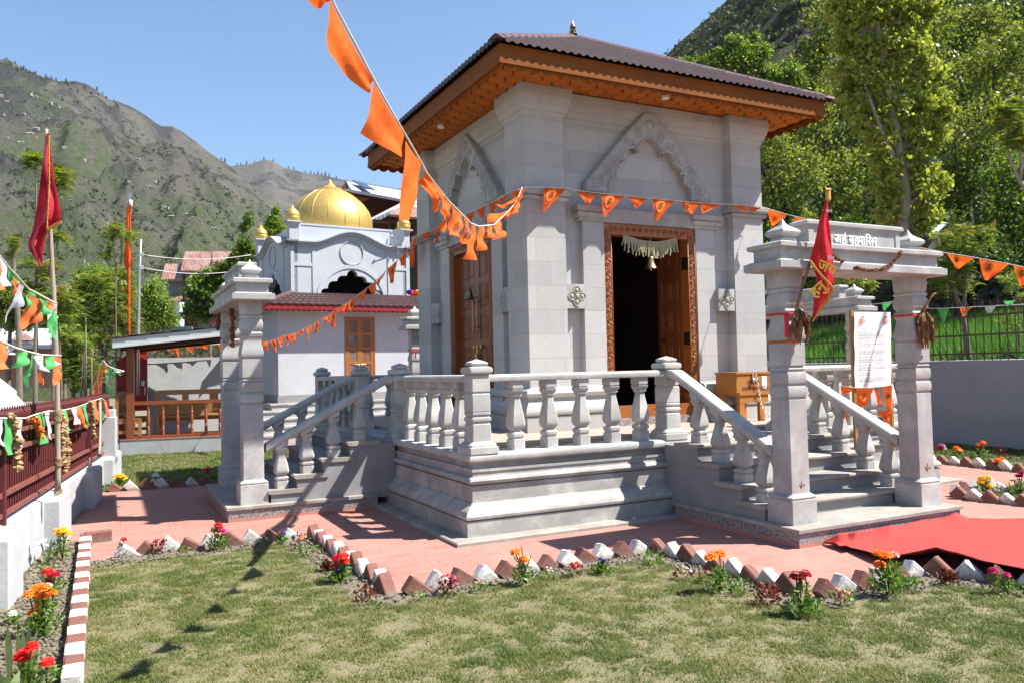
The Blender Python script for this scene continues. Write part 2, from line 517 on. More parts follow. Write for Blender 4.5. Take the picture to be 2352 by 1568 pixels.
def brickmat(name, c, d):
    m, nt, p, L = newmat(name)
    v = coord(nt)
    oi = _n(nt, 'ShaderNodeObjectInfo')
    vv = _n(nt, 'ShaderNodeVectorMath', operation='ADD'); L.new(v, vv.inputs[0]); L.new(oi.outputs['Location'], vv.inputs[1]); v = vv.outputs[0]
    col = mix(nt, ramp(nt, noise(nt, v, 17, 6, .75, .3), [(.42, 0.0), (.60, .9)]), c, d)
    col = mix(nt, ramp(nt, noise(nt, v, 45, 4, .7), [(.6, 0.0), (.7, .7)]), col, (.25, .19, .14))
    # earth splashed and caked on the lower half
    sz = _n(nt, 'ShaderNodeSeparateXYZ'); L.new(_n(nt, 'ShaderNodeNewGeometry').outputs['Position'], sz.inputs[0])
    k = math_(nt, 'ADD', sz.outputs[2], math_(nt, 'MULTIPLY', noise(nt, v, 26, 5, .7), .16))
    col = mix(nt, ramp(nt, k, [(.085, .85), (.15, 0.0)]), col, (.17, .13, .095))
    L.new(col, p.inputs['Base Color']); p.inputs['Roughness'].default_value = .85
    bump(nt, p, noise(nt, v, 35, 6, .7), .7, .01)
    return m

def tin(name, a, b, rust):
    m, nt, p, L = newmat(name)
    v = coord(nt)
    s = _n(nt, 'ShaderNodeSeparateXYZ'); L.new(v, s.inputs[0])
    wv = math_(nt, 'SINE', math_(nt, 'MULTIPLY', s.outputs[0], 42))
    col = ramp(nt, noise(nt, v, 1.2, 5, .6), [(.35, a), (.65, b)])
    col = mix(nt, ramp(nt, noise(nt, mapping(nt, v, (2.5, .5, .5)), 1.1, 5, .7), [(.42, 0.0), (.6, .9)]), col, rust)
    L.new(col, p.inputs['Base Color']); p.inputs['Roughness'].default_value = .5; p.inputs['Metallic'].default_value = .1
    bump(nt, p, wv, .35, .02)
    return m

MT = {}
MT['ashlar'] = ashlar('ashlar_stone', (.465, .452, .434), (.325, .317, .308))
MT['stone'] = stone('dressed_stone', (.47, .459, .443), (.355, .346, .334))
MT['stone_rail'] = stone('balustrade_stone', (.51, .494, .468), (.39, .377, .357), .45)
MT['stone_base'] = stone('plinth_stone', (.455, .44, .415), (.325, .31, .29), .55, (.21, .185, .155), .3)
MT['carved'] = stone('carved_stone', (.47, .458, .442), (.37, .36, .35))
MT['cream'] = stone('cream_carved_stone', (.44, .39, .30), (.33, .30, .24))
MT['tread'] = stone('stair_stone', (.37, .345, .305), (.28, .255, .225), .4, (.19, .145, .11))
MT['plaster_grey'] = M('cement_plaster', (.26, .256, .256), (.205, .20, .20), 3, .85, .25, 30, stains=(2.2, .6, (.22, .2, .19)))
MT['floor'] = M('sandstone_floor', (.38, .285, .225), (.33, .27, .23), 2.5, .6, .1)
MT['granite'] = granite()
MT['paving'] = paving()
MT['lawn'] = lawnmat()
MT['soil'] = soilmat()
MT['blades'] = bladesmat('grass_blades', (.085, .125, .026), (.16, .182, .052), (.27, .245, .112))
MT['wheat'] = bladesmat('young_wheat', (.045, .14, .012), (.09, .235, .022), (.15, .32, .045))
MT['wood'] = wood('varnished_cedar', (.21, .066, .010), (.135, .036, .005), coat=.0, rough=.6)
MT['wood_v'] = wood('varnished_cedar_upright', (.40, .125, .03), (.26, .07, .016), along='z')
MT['wood_soffit'] = wood('cedar_soffit', (.42, .135, .020), (.30, .082, .011), along='y', coat=0, rough=.6)
MT['door'] = wood('teak_door', (.22, .066, .016), (.14, .036, .010), along='z')
MT['door_pale'] = wood('pine_door', (.31, .108, .024), (.22, .068, .014), along='z')
MT['carvewood'] = wood('carved_teak', (.31, .095, .018), (.19, .052, .011), along='z')
MT['bench'] = wood('pale_bench_wood', (.34, .165, .052), (.26, .115, .034), along='x')
MT['donwood'] = wood('donation_box_wood', (.42, .175, .04), (.31, .11, .024), along='x')
MT['pavwood'] = wood('painted_post_wood', (.25, .064, .02), (.17, .043, .014), along='z')
MT['darkwood'] = wood('dark_old_wood', (.075, .03, .018), (.05, .022, .014), along='x', coat=0)
MT['rooftile'] = M('maroon_tile_sheet', (.060, .026, .026), (.040, .018, .019), 5, .5, .1, 60, spec=.35, stains=(3, .6, (.10, .068, .065)))
MT['roofcap'] = M('maroon_ridge_sheet', (.105, .05, .048), (.08, .038, .038), 4, .45, spec=.35)
MT['redfascia'] = M('crimson_fascia', (.26, .018, .022), (.18, .013, .017), 6, .5)
MT['brass'] = M('brass', (.62, .45, .20), (.45, .31, .12), 20, .32, metal=1)
MT['bronze'] = M('bronze_finial', (.34, .24, .12), (.22, .15, .08), 14, .35, metal=1)
MT['gold'] = M('gold_paint', (.66, .44, .13), (.57, .37, .10), 9, .45, .16, 18, metal=.62, spec=.5)
MT['steel'] = M('galvanised_steel', (.55, .55, .56), (.42, .42, .43), 8, .4, metal=.7)
MT['white'] = M('white_plaster', (.44, .455, .48), (.385, .40, .425), 2.4, .8, .15, 35, stains=(1.6, .64, (.33, .335, .34)))
MT['whitewall'] = M('whitewashed_wall', (.41, .417, .425), (.34, .345, .352), 2.5, .85, .35, 25, stains=(1.8, .6, (.31, .30, .29)))
MT['bluegrey'] = M('blue_grey_plaster', (.25, .26, .285), (.215, .225, .25), 1.6, .85, .2, 30, stains=(1.2, .62, (.26, .27, .29)))
MT['whitepaint'] = M('white_fascia_paint', (.55, .55, .545), (.48, .48, .475), 4, .55)
MT['maroon'] = M('maroon_fence_paint', (.105, .022, .022), (.075, .017, .018), 7, .45, spec=.4)
MT['maroonrail'] = M('maroon_rail_paint', (.22, .075, .06), (.17, .055, .045), 9, .5)
MT['reddoor'] = M('red_door_paint', (.30, .016, .018), (.24, .013, .015), 5, .4)
MT['iron'] = M('brown_iron', (.085, .05, .042), (.055, .035, .03), 12, .5)
MT['orange'] = cloth('orange_cloth', (.97, .175, .026), (.88, .135, .016), .42)
MT['deeporange'] = cloth('saffron_cloth', (.82, .135, .014), (.66, .095, .010), .32)
MT['paleorange'] = cloth('faded_orange_plastic', (.85, .22, .07), (.76, .17, .05), .38)
MT['green'] = cloth('green_plastic', (.12, .50, .15), (.09, .42, .11), .38)
MT['whitecl'] = cloth('white_plastic', (.66, .66, .69), (.58, .58, .63), .35)
MT['red'] = cloth('red_satin', (.66, .025, .035), (.52, .016, .024), .2, .35)
MT['redflag'] = cloth('crimson_satin', (.68, .055, .085), (.54, .036, .06), .25, .35)
MT['carpet'] = M('red_felt_carpet', (.37, .043, .038), (.32, .036, .032), 5, .9, .3, 120, stains=(9, .68, (.46, .10, .085)))
MT['redrib'] = cloth('red_ribbon_cloth', (.70, .04, .05), None, .2)
MT['goldtrim'] = M('gold_fringe', (.62, .38, .06), (.45, .25, .03), 30, .5)
MT['textgold'] = M('gold_lettering', (.85, .55, .06), None, 5, .6)
MT['ink'] = M('black_ink', (.025, .018, .02), None, 5, .7)
MT['sunmark'] = M('printed_sunburst', (.86, .20, .022), (.80, .165, .016), 9, .8)
MT['rustink'] = M('rust_print', (.55, .15, .05), None, 5, .7)
MT['greyink'] = M('grey_print', (.09, .09, .095), None, 5, .8)
MT['boxink'] = M('dark_red_stencil', (.10, .012, .008), None, 5, .7)
MT['letter'] = M('white_letter_paint', (.82, .82, .80), None, 5, .6)
MT['string'] = M('cotton_string', (.66, .63, .56), None, 9, .9)
MT['dryleaf'] = M('dry_leaf', (.30, .165, .07), (.19, .095, .04), 20, .8, .3)
MT['marigold'] = M('dried_marigold', (.20, .075, .03), (.12, .04, .018), 30, .9)
MT['marigold2'] = M('orange_marigold', (.55, .17, .02), (.42, .10, .015), 30, .9)
MT['cone'] = M('dry_walnut_husk', (.36, .245, .12), (.25, .16, .075), 30, .9, .4)
MT['straw'] = M('straw', (.36, .31, .20), (.27, .23, .14), 20, .9)
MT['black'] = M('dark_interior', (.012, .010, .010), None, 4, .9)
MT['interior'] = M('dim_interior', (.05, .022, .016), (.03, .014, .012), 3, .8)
MT['brickred'] = brickmat('red_painted_brick', (.19, .068, .05), (.14, .06, .043))
MT['brickwhite'] = brickmat('white_painted_brick', (.64, .63, .605), (.40, .36, .31))
MT['bamboo'] = M('bamboo_pole', (.34, .285, .235), (.25, .20, .16), 6, .6, .3, 18, stretch=(8, 8, 1))
MT['bark'] = M('grey_bark', (.20, .165, .125), (.12, .095, .07), 7, .9, .7, 22, stretch=(4, 4, 1))
MT['darkbark'] = M('dark_bark', (.065, .05, .038), (.04, .03, .025), 7, .95, .7, 18, stretch=(4, 4, 1))
MT['poplarbark'] = M('pale_poplar_bark', (.30, .26, .20), (.19, .165, .12), 5, .85, .6, 14, stretch=(3, 3, 1))
MT['tin'] = tin('galvanised_tin', (.50, .53, .57), (.40, .43, .47), (.45, .45, .46))
MT['rusttin'] = tin('rusty_tin', (.33, .22, .18), (.28, .17, .13), (.22, .085, .05))
MT['solar'] = M('solar_cells', (.05, .075, .12), (.035, .055, .095), 4, .2, spec=.6)
MT['greenpaint'] = M('green_wall_paint', (.02, .11, .055), (.015, .085, .04), 3, .7)
MT['greywall'] = M('grey_house_wall', (.20, .22, .24), (.16, .175, .195), 2, .85)
MT['teal'] = M('teal_railing', (.10, .42, .44), None, 4, .6)
MT['dryst'] = M('dry_stone', (.13, .12, .105), (.05, .045, .04), 3.2, .95, .9, 5)
MT['paper'] = M('white_paper', (.80, .80, .79), (.76, .76, .76), 6, .7)
MT['houseroof'] = M('pale_tin_roofs', (.42, .44, .46), (.32, .34, .36), .3, .6)
MT['housewall'] = M('mud_walls', (.28, .23, .18), (.2, .17, .14), .3, .9)
MT['gravelroad'] = M('village_ground', (.20, .165, .12), (.13, .115, .075), .7, .95, .5, 5)
MT['light'] = M('lamp_glass', (.85, .85, .84), None, 4, .3)
# foliage
MT['lf_poplar'] = leafmat('poplar_leaves', (.15, .205, .025), (.29, .345, .055), (.43, .45, .11), .5)
MT['lf_bright'] = leafmat('fresh_leaves', (.06, .125, .016), (.135, .21, .036), (.23, .30, .07), .5)
MT['lf_wood'] = leafmat('woodland_leaves', (.08, .12, .017), (.175, .215, .04), (.30, .325, .08), .5)
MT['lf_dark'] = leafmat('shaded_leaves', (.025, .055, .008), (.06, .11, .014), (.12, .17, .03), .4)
MT['lf_ail'] = leafmat('feathery_leaves', (.09, .15, .022), (.19, .27, .05), (.29, .37, .085), .5)
MT['lf_red'] = leafmat('bronze_tip_leaves', (.16, .09, .03), (.24, .17, .04), (.32, .30, .06), .45)
MT['lf_willow'] = leafmat('willow_leaves', (.10, .17, .02), (.20, .29, .04), (.30, .37, .08), .45)
MT['lf_scrub'] = leafmat('scrub', (.035, .052, .018), (.062, .082, .028), (.10, .12, .045), .2, .8)
MT['lf_plant'] = leafmat('garden_plant_leaves', (.06, .13, .02), (.13, .22, .04), (.22, .32, .09), .35)
MT['lf_iris'] = leafmat('iris_leaves', (.13, .21, .09), (.22, .31, .14), (.32, .40, .20), .35)
MT['lf_maroon'] = leafmat('maroon_plant_leaves', (.05, .012, .010), (.12, .03, .02), (.20, .06, .03), .3)
FLW = {}
for k, a, b in (('yellow', (.92, .60, .01), (.85, .46, .01)), ('orange', (.95, .27, .015), (.85, .18, .01)), ('scarlet', (.75, .02, .015), (.60, .012, .012)),
                ('crimson', (.48, .012, .04), (.33, .008, .025)), ('pink', (.62, .10, .16), (.75, .28, .30)), ('magenta', (.55, .02, .13), (.42, .015, .09)),
                ('white', (.85, .85, .82), (.75, .74, .72)), ('violet', (.09, .02, .33), (.06, .012, .22)), ('darkred', (.24, .015, .012), (.15, .010, .010)), ('peach', (.80, .42, .36), (.72, .3, .27))):
    FLW[k] = cloth(k+'_petals', a, b, .3, .6)
MT['hill_l'] = mountain_mat('sunlit_mountain', (.120, .110, .098), (.165, .146, .122), (.095, .122, .048), (.060, .058, .058))
MT['hill_r'] = mountain_mat('scrub_mountain', (.075, .068, .058), (.115, .096, .074), (.034, .048, .020), (.032, .034, .032), .02, (.38, .5))
# ---------------------------------------------------------------- setting: ground, lawns, hills
def vnoise(x, y, seed=0):
    x = np.asarray(x, float); y = np.asarray(y, float)
    xi = np.floor(x).astype(np.int64); yi = np.floor(y).astype(np.int64); fx = x-xi; fy = y-yi
    fx = fx*fx*(3-2*fx); fy = fy*fy*(3-2*fy)
    def hsh(a, b):
        n = (a*374761393+b*668265263+seed*1442695) & 0x7fffffff
        n = ((n ^ (n >> 13))*1274126177) & 0x7fffffff
        return ((n ^ (n >> 16)) & 0xffff)/65535.0
    return (hsh(xi, yi)*(1-fx)+hsh(xi+1, yi)*fx)*(1-fy)+(hsh(xi, yi+1)*(1-fx)+hsh(xi+1, yi+1)*fx)*fy
def fnoise(x, y, seed=0, oct=4):
    s = 0; a = .5
    for i in range(oct):
        s = s+a*vnoise(np.asarray(x)*2**i, np.asarray(y)*2**i, seed+i*17); a *= .5
    return s/(1-.5**oct)

C0, GG, HH, GZ = 3.6689, .9134, 2.0117, -1.5793       # platform centre, gate half width, temple half width, gate line
PW = 2*C0
def wall_u(v): return -3.73+.0985*(v-.2)              # face of the left wall pilasters

def poly_sheet(name, pts, z, m, kind='structure', parent=None):
    b = MB(); b.add([(x, y, z) for x, y in pts], [tuple(range(len(pts)))])
    o = b.build(name, m, parent); setp(o, kind=kind); return o

# village ground far below / around, paved court inside
b = MB(); N = 96; V = []; F = []
rad = [0, 30, 80, 200, 500, 1200, 3000, 6000]
for r in rad[1:]:
    for i in range(N): V.append((r*cos(2*pi*i/N), r*sin(2*pi*i/N), -1.9 if r < 100 else -3))
V.append((0, 0, -1.9))
for i in range(N): F.append((len(V)-1, i, (i+1) % N))
for k in range(len(rad)-2):
    for i in range(N): F.append((k*N+i, (k+1)*N+i, (k+1)*N+(i+1) % N, k*N+(i+1) % N))
b.add(V, F); setp(b.build('village_ground', MT['gravelroad']), kind='structure')
b = MB(); P = [(wall_u(-12)-.1, -12), (14.5, -12), (14.5, 24), (wall_u(24)-.1, 24)]
b.prism(P, (0, 0, 0), (1, 0, 0), (0, 1, 0), (0, 0, -2.2)); setp(b.build('paved_court', MT['paving']), kind='structure')

LAWN = [(-3.2, -9.01), (5.6, -9), (2.95, -3.85), (2.62, -3.12), (1.34, -3.08), (1.36, -1.30), (-1.2, -1.38), (-1.28, 1.05), (-3.29, 1.15), (-3.29, -9)]
setp(poly_sheet('lawn_ground', LAWN, .012, MT['lawn']), kind='structure')
setp(poly_sheet('flower_bed_soil', [(-4.9, -9), (-3.26, -9), (-3.30, 2.15), (-3.8, 2.25)], .012, MT['soil']), kind='structure')
BACK = [(wall_u(6.2)-.25, 6.28), (-1.2, 6.2), (1.5, 6.1), (1.5, 11.3), (-.8, 11.75), (wall_u(12)-.25, 12.3)]
setp(poly_sheet('rear_lawn_ground', BACK, .012, MT['lawn']), kind='structure')
RL1 = [(9.12, -6), (11.3, -6), (11.9, 3.2), (9.12, 2.5)]
setp(poly_sheet('right_lawn_ground', RL1, .012, MT['lawn']), kind='structure')
RL2 = [(6.25, -1.0), (7.9, -.75), (8.0, -7), (6.4, -7)]
setp(poly_sheet('path_side_lawn_ground', RL2, .012, MT['lawn']), kind='structure')
# strips of turned soil just inside the edging bricks
def offset_strip(name, line, wdt, z=.0135):
    A = [np.array(p, float) for p in line]; B = []
    for i, p in enumerate(A):
        t = A[min(i+1, len(A)-1)]-A[max(i-1, 0)]; t /= np.linalg.norm(t); n = np.array([t[1], -t[0]])
        k = 1.0
        if 0 < i < len(A)-1:
            t0 = A[i]-A[i-1]; t0 /= np.linalg.norm(t0); n0 = np.array([t0[1], -t0[0]]); k = 1/max(.5, float(n @ n0))
        B.append(p+n*wdt*k)
    b = MB(); b.strip([(p[0], p[1], z) for p in A], [(p[0], p[1], z) for p in B])
    setp(b.build(name, MT['soil']), kind='structure')
EDGE = [(-3.29, 1.15), (-1.28, 1.05), (-1.2, -1.38), (1.36, -1.30), (1.34, -3.08), (2.62, -3.12), (2.95, -3.85)]
offset_strip('edge_bed_soil', EDGE, .30)

def inside(P, x, y):
    c = np.zeros(len(x), bool); n = len(P)
    for i in range(n):
        (x1, y1), (x2, y2) = P[i], P[(i+1) % n]
        cond = ((y1 > y) != (y2 > y))
        with np.errstate(divide='ignore', invalid='ignore'):
            xx = (x2-x1)*(y-y1)/((y2-y1) or 1e-9)+x1
        c ^= cond & (x < xx)
    return c
def grass(name, P, n, hmin, hmax, z, mat, seed, wd=.0045, dry=.5, lean=.6, thresh=.0, patch=1.3, bound=None, keep=None, green=False):
    g = np.random.default_rng(seed)
    xs = [p[0] for p in P]; ys = [p[1] for p in P]
    x0, x1, y0, y1 = bound or (min(xs), max(xs), min(ys), max(ys))
    x = g.uniform(x0, x1, n*2); y = g.uniform(y0, y1, n*2)
    # clumping
    x += g.normal(0, .012, n*2); y += g.normal(0, .012, n*2)
    ok = inside(P, x, y)
    d = fnoise(x*patch, y*patch, seed, 5); d2 = fnoise(x*9, y*9, seed+5, 3)
    d = .45*d+.55*fnoise(x*patch*3.3+9, y*patch*3.3, seed+40, 4); cover = np.clip((d-.36)*4.0, 0, 1)*.42+.58
    cover *= np.clip((d2-.25)*2.6, .12, 1)
    if thresh: ok &= g.uniform(0, 1, n*2) < cover
    if keep is not None: ok &= keep(x, y)
    x, y, d, d2 = x[ok][:n], y[ok][:n], d[ok][:n], d2[ok][:n]
    n = len(x)
    h = g.uniform(hmin, hmax, n)*(.65+.7*d2); a = g.uniform(0, 2*pi, n); l = h*lean*g.uniform(.2, 1.4, n); w_ = wd*g.uniform(.6, 1.3, n)
    dx = np.cos(a); dy = np.sin(a); bx = -dy; by = dx
    zz = z(x, y) if callable(z) else np.full(n, z)
    V = np.empty((n, 3, 3))
    V[:, 0] = np.stack([x-bx*w_, y-by*w_, zz], 1); V[:, 1] = np.stack([x+bx*w_, y+by*w_, zz], 1)
    V[:, 2] = np.stack([x+dx*l, y+dy*l, zz+h], 1)
    tone = np.clip(dry+(.5-d)*2.0+g.normal(0, .22, n)-((np.clip((x-.5)*.10, 0, .22)) if green else 0), 0, 1)
    o = fast_mesh(name, V.reshape(-1, 3), np.arange(n*3).reshape(-1, 3), mat, attr=tone)
    return setp(o, kind='stuff')
def off_edge(x, y):                                  # the turf thins out towards the turned soil
    dm = np.full(len(x), 9.0)
    for i in range(len(EDGE)-1):
        a = np.array(EDGE[i]); b_ = np.array(EDGE[i+1]); e = b_-a; t = np.clip(((x-a[0])*e[0]+(y-a[1])*e[1])/(e @ e), 0, 1)
        dm = np.minimum(dm, np.hypot(x-a[0]-e[0]*t, y-a[1]-e[1]*t))
    return dm > .10+.26*fnoise(x*5, y*5, 77, 3)
FRONT = dict(bound=(-3.3, 5.6, -4.1, 1.2))
grass('lawn_grass', LAWN, 520000, .008, .024, .012, MT['blades'], 3, .0030, .46, 1.1, thresh=1, patch=1.7, bound=(-3.28, 3.1, -4.9, 1.2), keep=off_edge, green=True)
grass('far_lawn_grass', LAWN, 90000, .010, .028, .012, MT['blades'], 13, .0045, .42, .9, thresh=1, patch=1.7, bound=(-3.28, 5.6, -9, -3.0), keep=lambda x, y: off_edge(x, y) & ((x > 3.1) | (y < -4.9)), green=True)
grass('rear_lawn_grass', BACK, 60000, .02, .045, .012, MT['blades'], 4, .006, .28, .8, thresh=1)
grass('right_lawn_grass', RL1, 24000, .02, .045, .012, MT['blades'], 5, .006, .2, .8, thresh=1, bound=(9.1, 12, -1.5, 3.2))
grass('path_side_grass', RL2, 18000, .02, .04, .012, MT['blades'], 6, .005, .2, .8, thresh=1, bound=(6.2, 8, -3, -.7))
def clods(name, P, n, smin, smax, seed, mat=None, bound=None, zb=.012):
    g = np.random.default_rng(seed)
    xs = [p[0] for p in P]; ys = [p[1] for p in P]
    x0, x1, y0, y1 = bound or (min(xs), max(xs), min(ys), max(ys))
    x = g.uniform(x0, x1, n*4); y = g.uniform(y0, y1, n*4); ok = inside(P, x, y); x, y = x[ok][:n], y[ok][:n]; n = len(x)
    base = np.array([(1,0,0),(0,1,0),(-1,0,0),(0,-1,0),(0,0,1),(0,0,-1)], float)
    s = smin+(smax-smin)*g.uniform(0, 1, n)**3
    V = base[None]*s[:, None, None]*g.uniform(.55, 1.25, (n, 6, 1)); V[:, :, 2] *= .75
    an = g.uniform(0, pi, n); ca, sa = np.cos(an), np.sin(an)
    X = V[:, :, 0]*ca[:, None]-V[:, :, 1]*sa[:, None]; Y = V[:, :, 0]*sa[:, None]+V[:, :, 1]*ca[:, None]
    V = np.stack([X+x[:, None], Y+y[:, None], V[:, :, 2]+zb+s[:, None]*.3], 2)
    f = np.array([(0,1,4),(1,2,4),(2,3,4),(3,0,4),(1,0,5),(2,1,5),(3,2,5),(0,3,5)])
    F = (f[None]+(np.arange(n)*6)[:, None, None]).reshape(-1, 3)
    return setp(fast_mesh(name, V.reshape(-1, 3), F, mat or MT['soil']), kind='stuff')
clods('flower_bed_clods', [(-4.2, -4), (-3.3, -4), (-3.36, 2.15), (-3.7, 2.25)], 6500, .006, .034, 2)
def band(line, wdt):
    A = [np.array(p, float) for p in line]; B = []
    for i, p in enumerate(A):
        t = A[min(i+1, len(A)-1)]-A[max(i-1, 0)]; t /= np.linalg.norm(t); B.append(p+np.array([t[1], -t[0]])*wdt)
    return [tuple(p) for p in A]+[tuple(p) for p in B[::-1]]
clods('fallen_bits', LAWN, 260, .004, .013, 31, MT['dryleaf'], bound=(-3.2, 3, -4.8, 1), zb=.022)
clods('edge_bed_clods', band(EDGE, .32), 9000, .005, .022, 8, zb=.02)

# hills: ridge lines surveyed from the photo, built at their own distance
def hill(name, ridge, R, r0, seed, amp, mat, zb=-3.0, pw=1.12, na=220, nr=90, back=1.5, lam=160.):
    az = []; el = []
    for x, y in ridge:
        r = ray(x, y); az.append(atan2(r[0], r[1])); el.append(r[2]/hypot(r[0], r[1]))
    A = np.linspace(az[0], az[-1], na); E = np.interp(A, az, el)
    Rr = np.interp(A, [az[0], az[-1]], R) if hasattr(R, '__len__') else np.full(na, R)
    V = np.zeros((na, nr, 3)); T = np.linspace(0, back, nr)
    g = [Vector((seed*37.1, seed*11.7, seed*5.3))]
    for i in range(na):
        ca, sa = cos(A[i]), sin(A[i])
        for j, t in enumerate(T):
            r = r0+(Rr[i]-r0)*t
            x, y = CAM[0]+r*sa, CAM[1]+r*ca
            Hh = CAM[2]-zb+E[i]*Rr[i]
            h = Hh*(t**pw if t <= 1 else 1-.9*(t-1))
            p = Vector((x/lam, y/lam, 0))+g[0]
            aa = A[i]*Rr[i]; q = Vector(((aa*.85-r*.5)/(lam*.75), (r*.85+aa*.5)/(lam*2.2), 1.3))+g[0]
            k = mnoise.fractal(p, 1.0, 2.1, 6)*.62+(.3-abs(mnoise.fractal(q, .95, 2.1, 5)))*.85
            wgt = min(1, 4*t)*(1.0-.82*math.exp(-((t-1)/.22)**2))
            V[i, j] = (x, y, zb+h+amp*k*wgt)
    idx = np.arange(na*nr).reshape(na, nr)
    F = np.stack([idx[:-1, :-1], idx[1:, :-1], idx[1:, 1:], idx[:-1, 1:]], -1).reshape(-1, 4)[:, ::-1]
    o = fast_mesh(name, V.reshape(-1, 3), F, mat, smooth=True)
    setp(o, kind='structure')
    return o, V, A, Rr
RIDGE_F = [(380, 420), (470, 392), (548, 381), (576, 376), (605, 367), (626, 369), (650, 383), (700, 397), (752, 404), (796, 413), (860, 425), (960, 440), (1100, 470), (1300, 540)]
RIDGE_N = [(-420, 20), (-200, 60), (-80, 100), (0, 138), (42, 160), (86, 179), (130, 177.5), (176, 176), (197, 183), (225, 202), (251, 221), (288, 234), (316, 250), (359, 283), (373, 292), (397, 293.5), (422, 306), (453, 325), (492, 358.6), (520, 378), (560, 410), (620, 470), (690, 540), (780, 640), (900, 760)]
hill('far_hill', RIDGE_F, (1750, 1500), 600, 5, 30, MT['hill_l'], zb=-3)
HN, VN, AN, RN = hill('mountain', RIDGE_N, (1150, 950), 190, 3, 58, MT['hill_l'], zb=-8, na=300, nr=130)
RIDGE_R = [(1250, 420), (1420, 250), (1490, 170), (1530, 133), (1556, 105), (1580, 86), (1608, 60), (1647, 26), (1675, -2), (1760, -90), (1900, -200), (2100, -300), (2700, -420)]
HR, VR, AR, RR = hill('scrub_hill', RIDGE_R, (300, 190), 55, 8, 13, MT['hill_r'], zb=1.0, pw=1.0, lam=60., na=240, nr=100)
# ---------------------------------------------------------------- raised stone platform with four flights
LEDGE, FLOORZ, GS = .85, .90, .1737
plat = thing('stone_platform', 'square grey stone platform with moulded plinth and stairs carrying the temple', 'platform', (C0, C0, 0))
def rot4(k, p):
    """turn a point k quarter turns about the platform centre"""
    x, y = p[0]-C0, p[1]-C0
    for _ in range(k): x, y = -y, x
    return (x+C0, y+C0)+tuple(p[2:])
b = MB()
b.rrect(0, 0, PW, PW, [(.0, .058), (.19, .058), (.192, .085), (.207, .085), (.209, .045), (.235, .04), (.262, .05), (.29, .075), (.315, .11), (.335, .14), (.352, .15), (.354, .168), (.524, .168), (.526, .192), (.538, .192), (.54, .16), (.552, .138), (.575, .128), (.598, .138), (.612, .16), (.614, .182), (.66, .185), (.662, .172), (.695, .172), (.697, .205), (.72, .212), (.748, .198), (.768, .178), (.77, .178), (.772, .18)])
b.build('plinth', MT['stone_base'], plat, smooth=28)
b = MB(); b.rrect(0, 0, PW, PW, [(.768, .2), (.768, .150), (.776, .140), (.80, .134), (.825, .138), (.843, .15), (LEDGE, .165), (LEDGE, .9)])
b.build('ledge', MT['stone'], plat, smooth=30)
b = MB(); b.rrect(0, 0, PW, PW, [(.84, .5), (FLOORZ-.012, .5), (FLOORZ, .51)]); b.build('floor', MT['floor'], plat)
b = MB(); b.rrect(-.134, -.134, PW+.134, PW+.134, [(-.05, .0), (.028, .0), (.037, .012)]); b.build('footing_slab', MT['tread'], plat)
TRE = [(.655, -.77), (.48, -1.10), (.32, -1.41)]
SW = 1.085
for k in range(4):
    b = MB()
    core = MB()
    edge = [(.838, -.44)]+TRE
    for (z, v) in edge:                              # treads with a rounded nosing
        b.rings([[(x, v+dv, z+dz) for dv, dz in ((.03, -.05), (.0, -.046), (-.018, -.032), (-.02, -.014), (-.008, -.002), (.02, 0), (.40, 0), (.40, -.05))] for x in (C0-SW-.02, C0+SW+.02)])
    pz = [(.16, .10), (.16, .0), ]
    poly = [(.16, .12), (.16, .80), (-.42, .80), (-.42, .612), (-.75, .612), (-.75, .436), (-1.08, .436), (-1.08, .276), (-1.39, .276), (-1.39, .12)]
    core.prism(poly, (C0-SW, 0, 0), (0, 1, 0), (0, 0, 1), (2*SW, 0, 0))
    for q in (b, core): q.v = [rot4(k, p) for p in q.v]
    st = core.build('stair', MT['plaster_grey'], plat)
    b.build('tread', MT['tread'], st, smooth=35)
    b = MB(); b.v = []; x0, x1 = C0-GG-.2584, C0+GG+.2584
    b.rings([[(x0+o, -1.9067+o, z), (x1-o, -1.9067+o, z), (x1-o, -.10, z), (x0+o, -.10, z)] for z, o in ((-.03, .02), (.138, .02))])
    t = MB(); t.rings([[(x0+o, -1.9067+o, z), (x1-o, -1.9067+o, z), (x1-o, -.11, z), (x0+o, -.11, z)] for z, o in ((.138, .0), (.168, .0), (GS, .006))])
    for q in (b, t): q.v = [rot4(k, p) for p in q.v]
    ln = b.build('landing', MT['granite'], plat); t.build('landing_top', MT['tread'], ln)

# ---------------------------------------------------------------- balustrades
BAL = [(0, .098), (.16, .098), (.163, .083), (.19, .083), (.193, .094), (.225, .099), (.25, .094), (.265, .072), (.275, .066), (.29, .072), (.315, .092), (.345, .103), (.385, .106), (.47, .097), (.56, .084), (.66, .069), (.73, .060), (.765, .058), (.77, .073), (.79, .078), (.806, .073), (.81, .080), (.84, .094), (.87, .100), (.873, .088), (.89, .088), (.893, .098), (1.0, .098)]
def baluster(mb, x, y, z0, z1, k=.80, tops=None):
    h = z1-z0
    prof = [(z0+a*h, r*k) for a, r in BAL]
    mb.rect(x, y, prof, ch=.020)
def post(mb, x, y, z0=LEDGE):
    mb.rect(x, y, [(z0-.005, .165), (.91, .165), (.913, .150), (.935, .148), (.955, .125), (.968, .112), (1.14, .106), (1.15, .097), (1.165, .097), (1.175, .108), (1.19, .112), (1.21, .108), (1.218, .097), (1.235, .097), (1.243, .107), (1.262, .107), (1.27, .099), (1.275, .106), (1.45, .106), (1.458, .097), (1.472, .097), (1.48, .106), (1.645, .104), (1.652, .092), (1.66, .115), (1.675, .128), (1.70, .131), (1.725, .124), (1.735, .10), (1.738, .078), (1.745, .088), (1.765, .095), (1.778, .088), (1.795, .055), (1.803, .03), (1.812, .012)], ch=.012)
